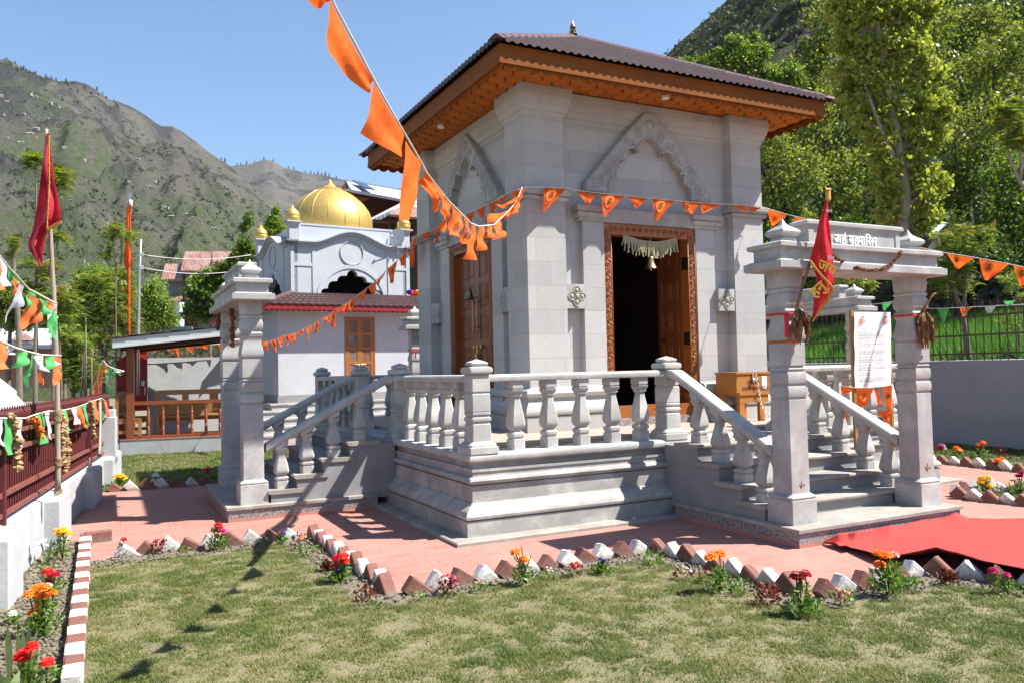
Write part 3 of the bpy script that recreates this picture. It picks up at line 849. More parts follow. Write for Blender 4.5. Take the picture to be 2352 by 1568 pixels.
RAILP = [(-.095, 0), (-.10, .012), (-.098, .05), (-.085, .066), (-.06, .074), (.06, .074), (.085, .066), (.098, .05), (.10, .012), (.095, 0)]
bal_x = [.741, 1.145, 1.557, 1.964, 2.359]
CG = C0-GG
def corner_balustrade():
    t = thing('corner_balustrade', 'stone balustrade corner nearest the lawn, between the front and left stairs', 'balustrade', (.3, .3, LEDGE), 'L shaped balustrades at the four platform corners')
    for x, y in ((.3, .3), (CG, .3), (.3, CG)):
        b = MB(); post(b, x, y); b.build('post', MT['stone_rail'], t, smooth=30)
    b = MB()
    b.rings([[(x, .3+p[0], 1.577+p[1]) for p in RAILP] for x in (.395, CG-.09)]); b.build('rail', MT['stone_rail'], t, smooth=30)
    b = MB(); b.rings([[(.3+p[0], y, 1.577+p[1]) for p in RAILP] for y in (.395, CG-.09)]); b.build('rail', MT['stone_rail'], t, smooth=30)
    for x in bal_x:
        b = MB(); baluster(b, x, .3, LEDGE-.004, 1.578); b.build('baluster', MT['stone_rail'], t, smooth=30)
        b = MB(); baluster(b, .3, x, LEDGE-.004, 1.578); b.build('baluster', MT['stone_rail'], t, smooth=30)
    return t
cb = corner_balustrade()
for k, lb in ((1, 'stone balustrade corner at the right of the front stairs, behind the notice board'), (2, 'stone balustrade corner on the far side behind the temple'), (3, 'stone balustrade corner beyond the left stairs, before the domed shrine')):
    p = rot4(k, (.3, .3)); dup(cb, (p[0], p[1], LEDGE), k*pi/2, lb)
def stair_balustrade():
    t = thing('stair_balustrade', 'sloping stone handrail on the left side of the front stairs', 'handrail', (CG, -.44, .655), 'sloping handrails beside the stairs')
    def rz(v): return 1.651 if v > .10 else 1.651-(.10-v)*.512
    vs = [.205, .12, .085, .04, -1.425]
    b = MB(); b.rings([[(CG+p[0]*.93, v, rz(v)-.084+p[1]*1.14) for p in RAILP] for v in vs]); b.build('handrail', MT['stone_rail'], t, smooth=30)
    b = MB(); b.rings([[(CG+p[0], v, rz(v)-.105+p[1]) for p in ((-.06, 0), (.06, 0), (.06, .03), (-.06, .03))] for v in vs]); b.build('rail_rib', MT['stone_rail'], t)
    for v, z in ((-.26, .838), (-.595, .655), (-.93, .48), (-1.24, .32)):
        b = MB(); zt = rz(v)-.09
        baluster(b, CG, v, z-.003, zt)
        V = []
        for (x, y, zz) in b.v:                       # cut the top block to the slope of the rail
            if zz > zt-.06: zz += (y-v)*.512
            V.append((x, y, zz))
        b.v = V
        b.build('baluster', MT['stone_rail'], t, smooth=30)
    return t
sb = stair_balustrade()
side = ['front stairs facing the lawn', 'right stairs beyond the notice board', 'stairs at the back of the temple', 'left stairs facing the fence']
for k in range(4):
    for j, du in enumerate((0, 2*GG)):
        if k == 0 and j == 0: continue
        p = rot4(k, (CG+du, -.44))
        nm = {0: 'sloping stone handrail on the right side of the front stairs, below the notice board',
              1: 'sloping stone handrail of the right stairs, %s side' % ('near', 'far')[j], 2: 'sloping stone handrail of the back stairs, %s side' % ('right', 'left')[j],
              3: 'sloping stone handrail of the left stairs, %s side' % ('far', 'near')[j]}[k]
        dup(sb, (p[0], p[1], .655), k*pi/2, nm)

# ---------------------------------------------------------------- stone gateways
GP = [(GS-.004, .162), (.40, .162), (.405, .155), (.415, .155), (.42, .162), (.43, .16), (.452, .13), (.46, .120), (1.348, .118), (1.352, .106), (1.372, .106), (1.376, .119), (1.40, .125), (1.455, .125), (1.477, .117), (1.480, .106), (1.500, .106), (1.504, .118), (1.53, .124), (1.59, .124), (1.613, .116), (1.616, .104), (1.626, .104), (1.629, .113), (1.641, .118), (1.653, .113), (1.656, .106), (1.673, .106), (1.676, .121), (1.889, .121), (1.893, .110), (1.905, .110), (1.909, .118), (1.93, .128), (1.965, .131), (2.01, .124), (2.06, .112), (2.10, .106), (2.125, .107), (2.15, .117), (2.17, .124), (2.174, .112), (2.18, .116), (2.193, .122), (2.206, .116), (2.212, .106), (2.232, .106), (2.236, .112), (2.262, .123), (2.30, .127), (2.34, .122), (2.368, .110), (2.372, .106), (2.378, .116), (2.394, .123), (2.412, .116), (2.416, .104), (2.425, .112), (2.445, .118), (2.585, .123)]
KN = [(2.848, .085), (2.905, .085), (2.908, .078), (2.916, .074), (2.925, .096), (2.942, .115), (2.962, .119), (2.980, .110), (2.998, .088), (3.016, .060), (3.036, .036), (3.06, .020), (3.085, .010), (3.10, .003)]
def mantra(mb, o, ex, ey, size, n, thick):
    """the gate motto: the joined letters are set from single letters that overlap"""
    def wd(s): V = glyphs(s, .012)[0]; return max(p[0] for p in V)
    x = 0.0
    items = []
    items.append(('अ', x)); x += wd('अ')*1.0
    items.append(('हं', x)); x += wd('ह')+.30
    items.append(('ब', x)); xb = x; x += wd('ब')*.98
    items.append(('ह', x)); x += wd('ह')*.72
    items.append(('म', x)); x += wd('म')*.97
    items.append(('ा', x)); x += .27
    items.append(('ि', x)); x += .27
    items.append(('स', x)); x += wd('स')*.66
    items.append(('म', x)); x += wd('म')
    k = size/x
    ex = np.array(ex, float); ey = np.array(ey, float); o = np.array(o, float)
    for s, p in items: place_text(mb, s, o+ex*(p*k), ex, ey, k, thick, n, .012)
    q = MB()
    a = wd('ब')
    pts = [(xb+a*.30, -.02), (xb+a*.40, .03), (xb+a*.70, -.13), (xb+a*.62, -.17)]
    q.prism([(p[0]*k, p[1]*k) for p in pts], o, ex, ey, np.array(n)*thick)
    mb.add(q.v, q.f)
def gateway():
    t = thing('stone_gateway', 'stone gateway with lettered panel at the foot of the front stairs', 'gateway', (C0, GZ, GS), 'stone gateways at the foot of the stairs')
    for u in (CG, C0+GG):
        b = MB(); b.rect(u, GZ, GP, ch=.006); pl = b.build('pillar', MT['stone'], t, smooth=26)
        b = MB(); b.rect(u, GZ, KN); b.build('finial_knob', MT['stone_rail'], t, smooth=20)
    b = MB()
    for z0, z1, hu, hv in ((2.582, 2.672, 1.20, .245),):
        b.rings([[(C0-hu+o, GZ-hv+o, z), (C0+hu-o, GZ-hv+o, z), (C0+hu-o, GZ+hv-o, z), (C0-hu+o, GZ+hv-o, z)] for z, o in ((z0, .012), (z0+.012, 0), (z1-.012, 0), (z1-.004, .03), (z1+.006, .04))])
    b.build('lintel_slab', MT['stone'], t, smooth=30)
    b = MB(); b.box(C0-1.125, GZ-.18, 2.676, C0+1.125, GZ+.18, 2.79); b.build('beam', MT['stone'], t)
    b = MB(); b.rings([[(C0-1.17+o, GZ-.225+o, z), (C0+1.17-o, GZ-.225+o, z), (C0+1.17-o, GZ+.225-o, z), (C0-1.17+o, GZ+.225-o, z)] for z, o in ((2.789, .02), (2.80, 0), (2.838, 0), (2.850, .02))])
    b.build('cornice_slab', MT['stone'], t, smooth=30)
    b = MB(); b.box(C0-.66, GZ-.085, 2.848, C0+.66, GZ+.085, 3.052)
    pn = b.build('name_panel', MT['stone'], t)
    b = MB()
    for x0, x1 in ((-.66, -.60), (.60, .66)): b.box(C0+x0-.004, GZ-.094, 2.85, C0+x1+.004, GZ-.084, 3.05)
    b.box(C0-.60, GZ-.092, 3.02, C0+.60, GZ-.084, 3.05); b.build('panel_border', MT['stone'], pn)
    b = MB(); b.rings([[(C0-.70+o, GZ-.115+o, z), (C0+.70-o, GZ-.115+o, z), (C0+.70-o, GZ+.115-o, z), (C0-.70+o, GZ+.115-o, z)] for z, o in ((3.046, .015), (3.055, 0), (3.085, 0), (3.098, .02))])
    b.build('panel_cap', MT['stone'], pn, smooth=30)
    b = MB(); mantra(b, (C0-.31, GZ-.083, 2.885), (1, 0, 0), (0, 0, 1), .62, (0, -1, 0), .012)
    b.build('lettering', MT['letter'], pn, fix=False)
    return t
gw = gateway()
for k, lb in ((1, 'stone gateway on the right side of the temple, seen behind the notice board'), (2, 'stone gateway behind the temple, one pillar showing beside the wall'), (3, 'stone gateway at the left stairs, hung with a dried garland')):
    p = rot4(k, (C0, GZ)); dup(gw, (p[0], p[1], GS), k*pi/2, lb)

# ---------------------------------------------------------------- the temple
S0, S1 = C0-HH, C0+HH
tem = thing('temple', 'square grey stone temple with a wide tiled pyramid roof on the platform', 'temple', (C0, C0, FLOORZ))
PILW, REC, DJ = .575, .16, 1.222                      # pilaster width, wall recess, door edge
def corners(fn):
    """fn(MB) drawn at the front corner, repeated at all four"""
    out = MB()
    for fx in (0, 1):
        for fy in (0, 1):
            q = MB(); fn(q)
            q.v = [(S0+x if not fx else S1-x, S0+y if not fy else S1-y, z) for x, y, z in q.v]
            out.add(q.v, q.f)
    return out
CORN = [(4.97, 0), (4.975, .012), (5.0, .02), (5.03, .022), (5.035, .038), (5.07, .055), (5.115, .062), (5.12, .075), (5.155, .078), (5.20, .095), (5.345, .095), (5.36, .085), (5.36, -.05)]
BASEP = [(.88, .115), (1.09, .115), (1.093, .10), (1.108, .10), (1.112, .128), (1.14, .138), (1.18, .133), (1.225, .105), (1.27, .07), (1.31, .052), (1.328, .05), (1.332, .075), (1.35, .095), (1.385, .105), (1.42, .095), (1.44, .07), (1.445, .02), (1.46, 0)]
def corner_mass(q):
    pts = [(0, 0), (PILW, 0), (PILW, REC), (DJ, REC), (DJ, .5), (.5, .5), (.5, DJ), (REC, DJ), (REC, PILW), (0, PILW)]
    q.outline(pts, [1, 1, 1, 0, 0, 0, 0, 1, 1, 1], BASEP+CORN)
wall_mb = corners(corner_mass)
A0, A1 = S0+DJ, S1-DJ
for k in range(4):                                    # masonry above the doors; solid on the two far sides
    q = MB(); z0 = 3.66 if k in (0, 3) else .88
    prof = [(z0, 0)]+CORN
    q.rings([[(A0, S0+REC-o, z), (A1, S0+REC-o, z), (A1, S0+.5, z), (A0, S0+.5, z)] for z, o in prof])
    wall_mb.add([rot4(k, p) for p in q.v], q.f)
walls = wall_mb.build('wall', MT['ashlar'], tem, smooth=28)
def jamb(q):
    q.outline([(.885, .075), (DJ, .075), (DJ, .3), (.885, .3)], [1, 0, 0, 1], BASEP+[(3.655, 0)])
def jamb2(q):
    q.outline([(.075, .885), (.3, .885), (.3, DJ), (.075, DJ)], [1, 0, 0, 1], BASEP+[(3.655, 0)])
def each_corner(fn, name, m):
    for fx in (0, 1):
        for fy in (0, 1):
            q = MB(); fn(q); q.v = [(S0+x if not fx else S1-x, S0+y if not fy else S1-y, z) for x, y, z in q.v]
            q.build(name, m, tem, smooth=28)
each_corner(jamb, 'door_jamb', MT['ashlar']); each_corner(jamb2, 'door_jamb', MT['ashlar'])
def cap(q):
    q.outline([(0, 0), (PILW, 0), (PILW, .2), (.2, .2), (.2, PILW), (0, PILW)], [1, 1, 0, 0, 1, 1], [(3.865, -.05), (3.865, .004), (3.872, .035), (3.905, .05), (3.925, .03), (3.935, .055), (3.96, .075), (4.01, .08), (4.02, .07), (4.02, -.05)])
each_corner(cap, 'pilaster_band', MT['stone'])
for k in (0, 3):
    q = MB()
    for a0, a1, o in ((S0+.82, S0+1.26, .02), (S1-1.26, S1-.82, .02)):
        q.rings([[(a0-e, S0+.05-e, z), (a1+e, S0+.05-e, z), (a1+e, S0+.3, z), (a0-e, S0+.3, z)] for z, e in ((3.656, .0), (3.70, .0), (3.71, .03), (3.76, .045), (3.77, .02), (3.79, .05), (3.852, .055), (3.86, .045))])
    q.box(S0+1.258, S0+.065, 3.66, S1-1.258, S0+.3, 3.845)
    q.v = [rot4(k, p) for p in q.v]
    q.build('lintel', MT['stone'], tem, smooth=28)
# pointed cusped arch in relief above each door
def arc(cx, cz, r, a0, a1, n=7): return [(cx+r*cos(radians(a0+(a1-a0)*i/n)), cz+r*sin(radians(a0+(a1-a0)*i/n))) for i in range(n+1)]
inner = [(.80, 4.06)]+[(.72, 4.07)]+arc(.56, 4.15, .155, -15, 78, 6)+arc(.47, 4.40, .135, -40, 98, 6)+arc(.26, 4.55, .19, -10, 95, 6)+arc(.0, 4.66, .215, -2, 62, 6)+[(.07, 4.868), (0, 4.90)]
inner = [p for p in inner]
half_out = [(1.085, 4.06), (1.085, 4.17), (.095, 5.245)]
archpoly = [(x, z) for x, z in half_out]+[(-x, z) for x, z in half_out[::-1]]+[(-x, z) for x, z in inner]+[(x, z) for x, z in inner[::-1][1:]]
for k in (0, 3):
    q = MB(); q.prism([(-x, z) for x, z in archpoly][::-1], (C0, S0+REC-.115, 0), (1, 0, 0), (0, 0, 1), (0, .15, 0))
    q.v = [rot4(k, p) for p in q.v]; ar = q.build('arch_relief', MT['carved'], tem)
    q = MB()
    # raised edge bead on both sides and scrolls running up the band
    yv = S0+REC-.118
    for sg in (1, -1):
        q.tube([(C0+sg*x, yv, z) for x, z in ((1.06, 4.075), (1.06, 4.16), (.085, 5.222), (0, 5.222))], .013, 5)
        q.tube([(C0+sg*x*1.0, yv, z) for x, z in inner[1:]], .016, 5)
        q.tube([(C0+sg*x, yv, z) for x, z in ((.80, 4.075), (1.06, 4.075))], .012, 5)
        for i in range(6):
            f = (i+.45)/6.2
            ux, uz = .93*(1-f)+.10*f, 4.16*(1-f)+5.03*f
            R = .105-.028*f; pts = []
            for j in range(27):
                a = j/26*4.2*pi*(1 if i % 2 else -1)+.6; r_ = R*(1-j/30.)
                pts.append((C0+sg*(ux+r_*cos(a)), yv+.002, uz+r_*sin(a)))
            q.tube(pts, [.014*(1-.5*j/26) for j in range(27)], 4)
            q.ball((C0+sg*ux, yv, uz), .018, 6, 4)
            for a in (.8, 2.4, 4.0, 5.4):
                q.ball((C0+sg*(ux+R*1.02*cos(a)), yv+.006, uz+R*1.02*sin(a)), .026, 6, 4, (1, .5, .7))
        for i in range(5): q.ball((C0+sg*(.87+.04*i), yv+.004, 4.12), .018, 5, 4, (.8, .6, 1.3))
    q.ball((C0, yv, 5.06), .05, 8, 5, (1, .4, 1.2))
    for a in range(5): q.ball((C0+.085*cos(.5+a*.54), yv, 5.02+.1*sin(.5+a*.54)), .026, 6, 4, (.7, .5, 1.3))
    q.v = [rot4(k, p) for p in q.v]; q.build('scroll_carving', MT['carved'], ar, smooth=True)
# square four petal rosettes
def rosette(k, x, y=S0+.02):
    q = MB(); q.box(x-.155, y-.012, 2.475, x+.155, y+.16, 2.795); q.v = [rot4(k, p) for p in q.v]
    r = q.build('rosette_tile', MT['stone'], tem)
    q = MB(); z = 2.635; yy = y-.014
    q.tube([(x, yy, z+.145), (x+.14, yy, z), (x, yy, z-.145), (x-.14, yy, z), (x, yy, z+.145)], .007, 4)
    for a in (0, 90, 180, 270):
        d = (cos(radians(a)), sin(radians(a)))
        px, pz = x+d[0]*.078, z+d[1]*.078
        ring = [(px+(.048*cos(t)*(1 if d[0] == 0 else 1.15))*1.0, yy-.002, pz+.048*sin(t)*(1 if d[1] == 0 else 1.15)) for t in np.linspace(0, 2*pi, 13)]
        tipx, tipz = x+d[0]*.137, z+d[1]*.137
        ring = [(p[0]+(tipx-p[0])*max(0, ((p[0]-px)*d[0]+(p[2]-pz)*d[1])/.05)**2*.75, p[1], p[2]+(tipz-p[2])*max(0, ((p[0]-px)*d[0]+(p[2]-pz)*d[1])/.05)**2*.75) for p in ring]
        q.tube(ring, .008, 5)
        q.ball((px, yy+.004, pz), .034, 8, 5, (1, .45, 1))
    q.ball((x, yy, z), .032, 8, 5, (1, .6, 1)); q.tube([(x+.04*cos(t), yy-.001, z+.04*sin(t)) for t in np.linspace(0, 2*pi, 13)], .006, 4)
    q.v = [rot4(k, p) for p in q.v]; q.build('carved_flower', MT['cream'] if k == 0 else MT['carved'], r, smooth=True)
for k in (0, 3):
    for x in (S0+.73, S1-.73): rosette(k, x)
# roof: pyramid of stepped wave tiles
EO = .655; E0, E1 = S0-EO, S1+EO; EH = (E1-E0)/2
def slope(k):
    q = MB(); L = EH+.075; z0, z1 = 5.525, 7.03
    ncourse = 11; per = .115
    for c in range(ncourse):
        rows = []
        for f, lift in (((c)/ncourse, .058), ((c)/ncourse, .058), ((c+1)/ncourse, .006)):
            w_ = L*(1-f)
            us = [-w_]+[i*per/6 for i in range(int(-w_/(per/6))+1, int(w_/(per/6))+1) if abs(i*per/6) < w_-.004]+[w_]
            rows.append((f, lift, us))
        f0, l0, us = rows[0]
        f1 = rows[2][0]; w1 = L*(1-f1)
        def P(u, f, lift, drop=0):
            ph = (u/per) % 1.0
            wv = .028*(.5+.5*cos(2*pi*ph))**1.2
            return (C0+u, E0-.075+f*L, z0+(z1-z0)*f+wv+lift-drop)
        A = [P(u, f0, -.004, 0) for u in us]; Bm = [P(u, f0, l0) for u in us]
        Cm = [P(max(-w1, min(w1, u)), f1, .004) for u in us]
        q.strip(A, Bm); q.strip(Bm, Cm)
    q.v = [rot4(k, p) for p in q.v]
    return q
q = MB()
for k in range(4): s_ = slope(k); q.add(s_.v, s_.f)
roof = q.build('roof', MT['rooftile'], tem, smooth=40)
q = MB()
for k in range(4):
    a = np.array((E0-.10, E0-.10, 5.565)); e = np.array((C0-.06, C0-.06, 7.075))
    n = np.array((1, -1, 0))/sqrt(2)*.10
    R = []
    for p in (a, e): R.append([tuple(p-n+(0, 0, -.045)), tuple(p-n*.45), tuple(p+(0, 0, .028)), tuple(p+n*.45), tuple(p+n+(0, 0, -.045)), tuple(p+(0, 0, -.03))])
    s_ = MB(); s_.rings(R); q.add([rot4(k, p) for p in s_.v], s_.f)
q.build('ridge_cap', MT['roofcap'], roof)
q = MB(); q.lathe(C0, C0, [(6.98, .11), (7.05, .10), (7.06, .085), (7.075, .06), (7.085, .045), (7.10, .062), (7.125, .075), (7.145, .06), (7.155, .035), (7.165, .05), (7.185, .055), (7.20, .035), (7.207, .022), (7.22, .042), (7.245, .05), (7.27, .038), (7.30, .022), (7.34, .010), (7.37, .003)], 16)
q.build('finial', MT['bronze'], tem, smooth=40)
q = MB()
for k in range(4):
    s_ = MB(); s_.box(E0, E0, 5.375, E1-.03, E0+.03, 5.53); s_.box(E0-.006, E0-.008, 5.30, E1-.024, E0+.026, 5.378)
    q.add([rot4(k, p) for p in s_.v], s_.f)
q.build('fascia', MT['wood'], tem)
q = MB()
for k in range(4):
    pts = []; x = E0+.05; st = .176
    while x < E1-.06:
        for i in range(6): pts.append((x+st*i/6, 5.302-.05*sin(pi*i/6)**.7))
        x += st
    pts += [(x, 5.302), (x, 5.335), (E0+.05, 5.335)]
    s_ = MB(); s_.prism(pts, (0, E0+.032, 0), (1, 0, 0), (0, 0, 1), (0, .016, 0)); q.add([rot4(k, p) for p in s_.v], s_.f)
q.build('scalloped_trim', MT['wood'], tem)
q = MB(); q.rings([[(E0+.03+o, E0+.03+o, z), (E1-.03-o, E0+.03+o, z), (E1-.03-o, E1-.03-o, z), (E0+.03+o, E1-.03-o, z)] for z, o in ((5.372, 0), (5.372, EO+.2))], False, False)
sof = q.build('soffit', MT['wood_soffit'], tem, fix=False)
q = MB(); r_ = .135
for i in range(60):
    for j in range(60):
        x = E0+.05+i*r_*1.5; y = E0+.05+(j+.5*(i % 2))*r_*sqrt(3)
        if x > E1-.05 or y > E1-.05: continue
        if S0-.05 < x < S1+.05 and S0-.05 < y < S1+.05: continue
        R = []
        for z, f in ((5.371, .93), (5.338, .90), (5.324, .74), (5.334, .64)):
            R.append([(min(max(x+r_*f*cos(pi/3*a), E0+.034), E1-.034), min(max(y+r_*f*sin(pi/3*a), E0+.034), E1-.034), z) for a in range(6)])
        q.rings(R, False, True)
q.build('hexagon_panelling', MT['wood_soffit'], sof)
for (x, y) in ((3.614, 1.257), (1.30, 3.62)):
    q = MB(); q.lathe(x, y, [(5.35, .05), (5.30, .052), (5.292, .045)], 16); q.build('ceiling_lamp', MT['light'], tem, smooth=40)
# interior
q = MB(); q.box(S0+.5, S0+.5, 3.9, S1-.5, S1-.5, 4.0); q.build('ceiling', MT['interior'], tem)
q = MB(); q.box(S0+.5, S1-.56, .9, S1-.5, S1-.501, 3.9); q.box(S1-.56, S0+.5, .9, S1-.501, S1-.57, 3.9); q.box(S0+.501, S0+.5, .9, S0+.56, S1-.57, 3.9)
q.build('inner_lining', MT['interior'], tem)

# doors: frame, leaf, fittings
def frame(k):
    q = MB(); y = S0+.10
    q.box(A0, y, .93, A0+.135, y+.16, 3.655); q.box(A1-.135, y, .93, A1, y+.16, 3.655); q.box(A0+.135, y, 3.50, A1-.135, y+.16, 3.655)
    q.box(A0+.135, y+.01, 1.0, A1-.135, y+.14, 1.165)
    q.v = [rot4(k, p) for p in q.v]; f = q.build('door_frame', MT['carvewood'] if k == 0 else MT['door'], tem)
    q = MB()
    for x in (A0+.068, A1-.068):
        z = 1.25; i = 0
        while z < 3.62:
            if z > 1.3 or 1:
                R = .042; pts = []
                for j in range(15):
                    a = j/14*3.2*pi*(1 if i % 2 else -1)+pi/2; rr = R*(1-j/17.)
                    pts.append((x+rr*cos(a), y-.003, z+rr*sin(a)*1.15))
                q.tube(pts, .0085, 4)
                q.ball((x+(.036 if i % 2 else -.036), y, z+.055), .018, 6, 4, (1, .6, 1.3))
            z += .108; i += 1
        for dx in (-.062, .062): q.tube([(x+dx, y, 1.18), (x+dx, y, 3.64)], .008, 4)
    xx = A0+.2; i = 0
    while xx < A1-.16:
        pts = [(xx+.04*(1-j/17.)*cos(j/14*3.2*pi), y-.003, 3.577+.04*(1-j/17.)*sin(j/14*3.2*pi)) for j in range(15)]
        q.tube(pts, .008, 4); xx += .105
    q.v = [rot4(k, p) for p in q.v]; q.build('frame_carving', MT['carvewood'], f, smooth=True)
    q = MB(); q.box(A0-.02, S0+.04, .895, A1+.02, S0+.4, 1.0); q.v = [rot4(k, p) for p in q.v]; q.build('threshold', MT['granite'], tem)
frame(0); frame(3)
def leaf_mb(w_, h_, z0, knots=3):
    """a panelled leaf in local x (0..w), outside at y=0"""
    q = MB(); q.box(0, .012, z0, w_, .05, z0+h_)
    st = .085
    for x in (0, w_-st): q.box(x, 0, z0, x+st, .012, z0+h_)
    n = 5; zz = [z0+h_*i/n for i in range(n+1)]
    for i in range(n+1):
        c = zz[i]; a = max(z0, c-st*.5); e = min(z0+h_, c+st*.5); q.box(st, .001, a, w_-st, .012, e)
    d = MB()
    for i in range(n):
        x0, x1, a, e = st+.03, w_-st-.03, zz[i]+st*.5+.03, zz[i+1]-st*.5-.03
        d.rings([[(x0+o, y, a+o), (x1-o, y, a+o), (x1-o, y, e-o), (x0+o, y, e-o)] for y, o in ((.012, 0), (.004, .008), (.004, .018), (.009, .022))])
        cx, cz = (x0+x1)/2, (a+e)/2
        d.tube([(cx+.06*sin(t)*(1+.5*cos(2*t)), .008, cz+.13*cos(t)) for t in np.linspace(0, 2*pi, 22)], .007, 4)
        for s_ in (-1, 1): d.tube([(cx+s_*(.03-.02*cos(t)), .008, cz-.05+.05*t/3+.02*sin(t)) for t in np.linspace(0, 5, 12)], .006, 4)
    return q, d
def bar_handle(q, x, z0, z1, y=-.045):
    q.tube([(x, y, z0), (x, y, z1)], .012, 8)
    for z in (z0, z1):
        q.ball((x, y, z), .019, 8, 5); q.ball((x, y, z+(.03 if z == z1 else -.03)), .012, 6, 4)
    for z in (z0+.06, z1-.06): q.tube([(x, y, z), (x, 0.0, z)], .010, 6); q.lathe(x, 0, [(z, .0)], 3) if 0 else None
def bolt(q, x0, x1, z, y=-.02):
    q.tube([(x0, y, z), (x1, y, z)], .010, 6)
    for f in (.15, .5, .85): q.box(x0+(x1-x0)*f-.02, y-.013, z-.028, x0+(x1-x0)*f+.02, 0, z+.028)
    q.tube([(x0+(x1-x0)*.3, y, z), (x0+(x1-x0)*.3, y-.03, z-.05)], .008, 5)
dw = (A1-A0-.27)/2
def mapped(q, o, ex, ey):
    q.v = [(o[0]+ex[0]*x+ey[0]*y, o[1]+ex[1]*x+ey[1]*y, z) for x, y, z in q.v]; return q
# left face: shut double door
for i in (0, 1):
    q, d = leaf_mb(dw, 2.33, 1.168)
    o = (S0+.20, A1-.135-i*dw); ex, ey = (0, -1), (1, 0)
    lf = mapped(q, o, ex, ey).build('door_leaf', MT['door'], tem); mapped(d, o, ex, ey).build('carved_panel', MT['door'], lf, smooth=35)
    h = MB(); bar_handle(h, dw-.07 if i == 0 else .07, 2.28, 2.78); mapped(h, o, ex, ey).build('bar_handle', MT['bronze'], lf, smooth=40)
    if i == 0:
        h = MB(); bolt(h, dw-.16, dw+.2, 2.05); h.box(dw+.01, -.06, 1.86, dw+.07, -.02, 1.95); h.tube([(dw+.02, -.04, 1.95), (dw+.02, -.04, 2.02), (dw+.06, -.04, 2.02), (dw+.06, -.04, 1.95)], .007, 5)
        mapped(h, o, ex, ey).build('latch', MT['brass'], lf, smooth=40)
# front face: both leaves folded back into the dark room
for i in (0, 1):
    q, d = leaf_mb(dw, 2.33, 1.168)
    if i == 0: o, ex, ey = (A1-.135-.01, S0+.25), (.10, .995), (-.995, .10)
    else: o, ex, ey = (A0+.135+.06, S0+.25), (-.05, .998), (.998, .05)
    o2 = (o[0]-ey[0]*.0, o[1])
    ey = (-ey[0], -ey[1])
    lf = mapped(q, o2, ex, ey).build('door_leaf', MT['door'], tem); mapped(d, o2, ex, ey).build('carved_panel', MT['door'], lf, smooth=35)
    if i == 0:
        h = MB(); bar_handle(h, dw-.1, 2.28, 2.78, .09); bolt(h, dw-.2, dw+.02, 2.08, .075)
        mapped(h, o2, ex, ey).build('bar_handle', MT['brass'], lf, smooth=40)
        h = MB()
        for z in (3.16, 2.08, 1.4): h.box(A1-.139, S0+.09, z-.09, A1-.133, S0+.27, z+.09)
        h.build('hinge', MT['brass'], lf)
# bells and the straw garland hanging in the doorway
def bell(name, label, x, y, zt, zb, s=1.0, m='brass'):
    t = thing(name, label, 'bell', (x, y, zb))
    q = MB(); q.lathe(x, y, [(zb, .074*s), (zb+.004*s, .078*s), (zb+.03*s, .062*s), (zb+.07*s, .046*s), (zb+.11*s, .042*s), (zb+.135*s, .034*s), (zb+.15*s, .015*s), (zb+.17*s, .012*s), (zb+.19*s, .02*s), (zb+.20*s, .004)], 18)
    q.build('bell_body', MT[m], t, smooth=50)
    q = MB(); q.ball((x, y, zb-.008*s), .018*s, 8, 5); q.tube([(x, y, zb), (x, y, zb+.1*s)], .004, 4); q.build('clapper', MT[m], t, smooth=True)
    q = MB(); z = zb+.2*s; i = 0
    while z < zt:
        a = .016; h = .026
        q.tube([(x+(a*cos(u) if i % 2 else 0), y+(0 if i % 2 else a*cos(u)), z+h+h*sin(u)) for u in np.linspace(0, 2*pi, 9)], .0042, 4)
        z += .040; i += 1
    q.build('chain', MT[m], t, smooth=True)
bell('door_bell', 'brass bell on a chain in the open front doorway', 3.68, S0+.12, 3.5, 3.06, 1.15)
bell('side_door_bell', 'dark brass bell hanging before the shut left door', S0+.02, 3.56, 3.5, 2.74, 1.1, 'bronze')
t = thing('straw_garland', 'fringe of pale straw strips strung across the top of the open doorway', 'garland', (3.6, S0+.08, 3.3))
xs = np.linspace(3.20, 4.10, 13); yv = S0+.075
q = MB()
zc = lambda x: 3.50-.075*(1-((x-3.65)/.45)**2)
q.tube([(A0+.1, yv, 3.60)]+[(x, yv, zc(x)) for x in xs]+[(A1-.05, yv, 3.62)], .006, 4); q.build('red_cord', MT['redrib'], t)
q = MB(); rg = random.Random(4)
for i in range(64):
    x = 3.20+.90*i/63; L = rg.uniform(.13, .25); dx = rg.uniform(-.045, .045); z = zc(x); w_ = rg.uniform(.006, .011); dy = rg.uniform(-.01, .015)
    pts = [(x+dx*f*f, yv-.008-dy*f, z+.01-L*f) for f in (0, .35, .7, 1)]
    q.strip([(p[0]-w_, p[1], p[2]) for p in pts], [(p[0]+w_, p[1]-.004, p[2]) for p in pts])
q.build('straw_strips', MT['straw'], t)
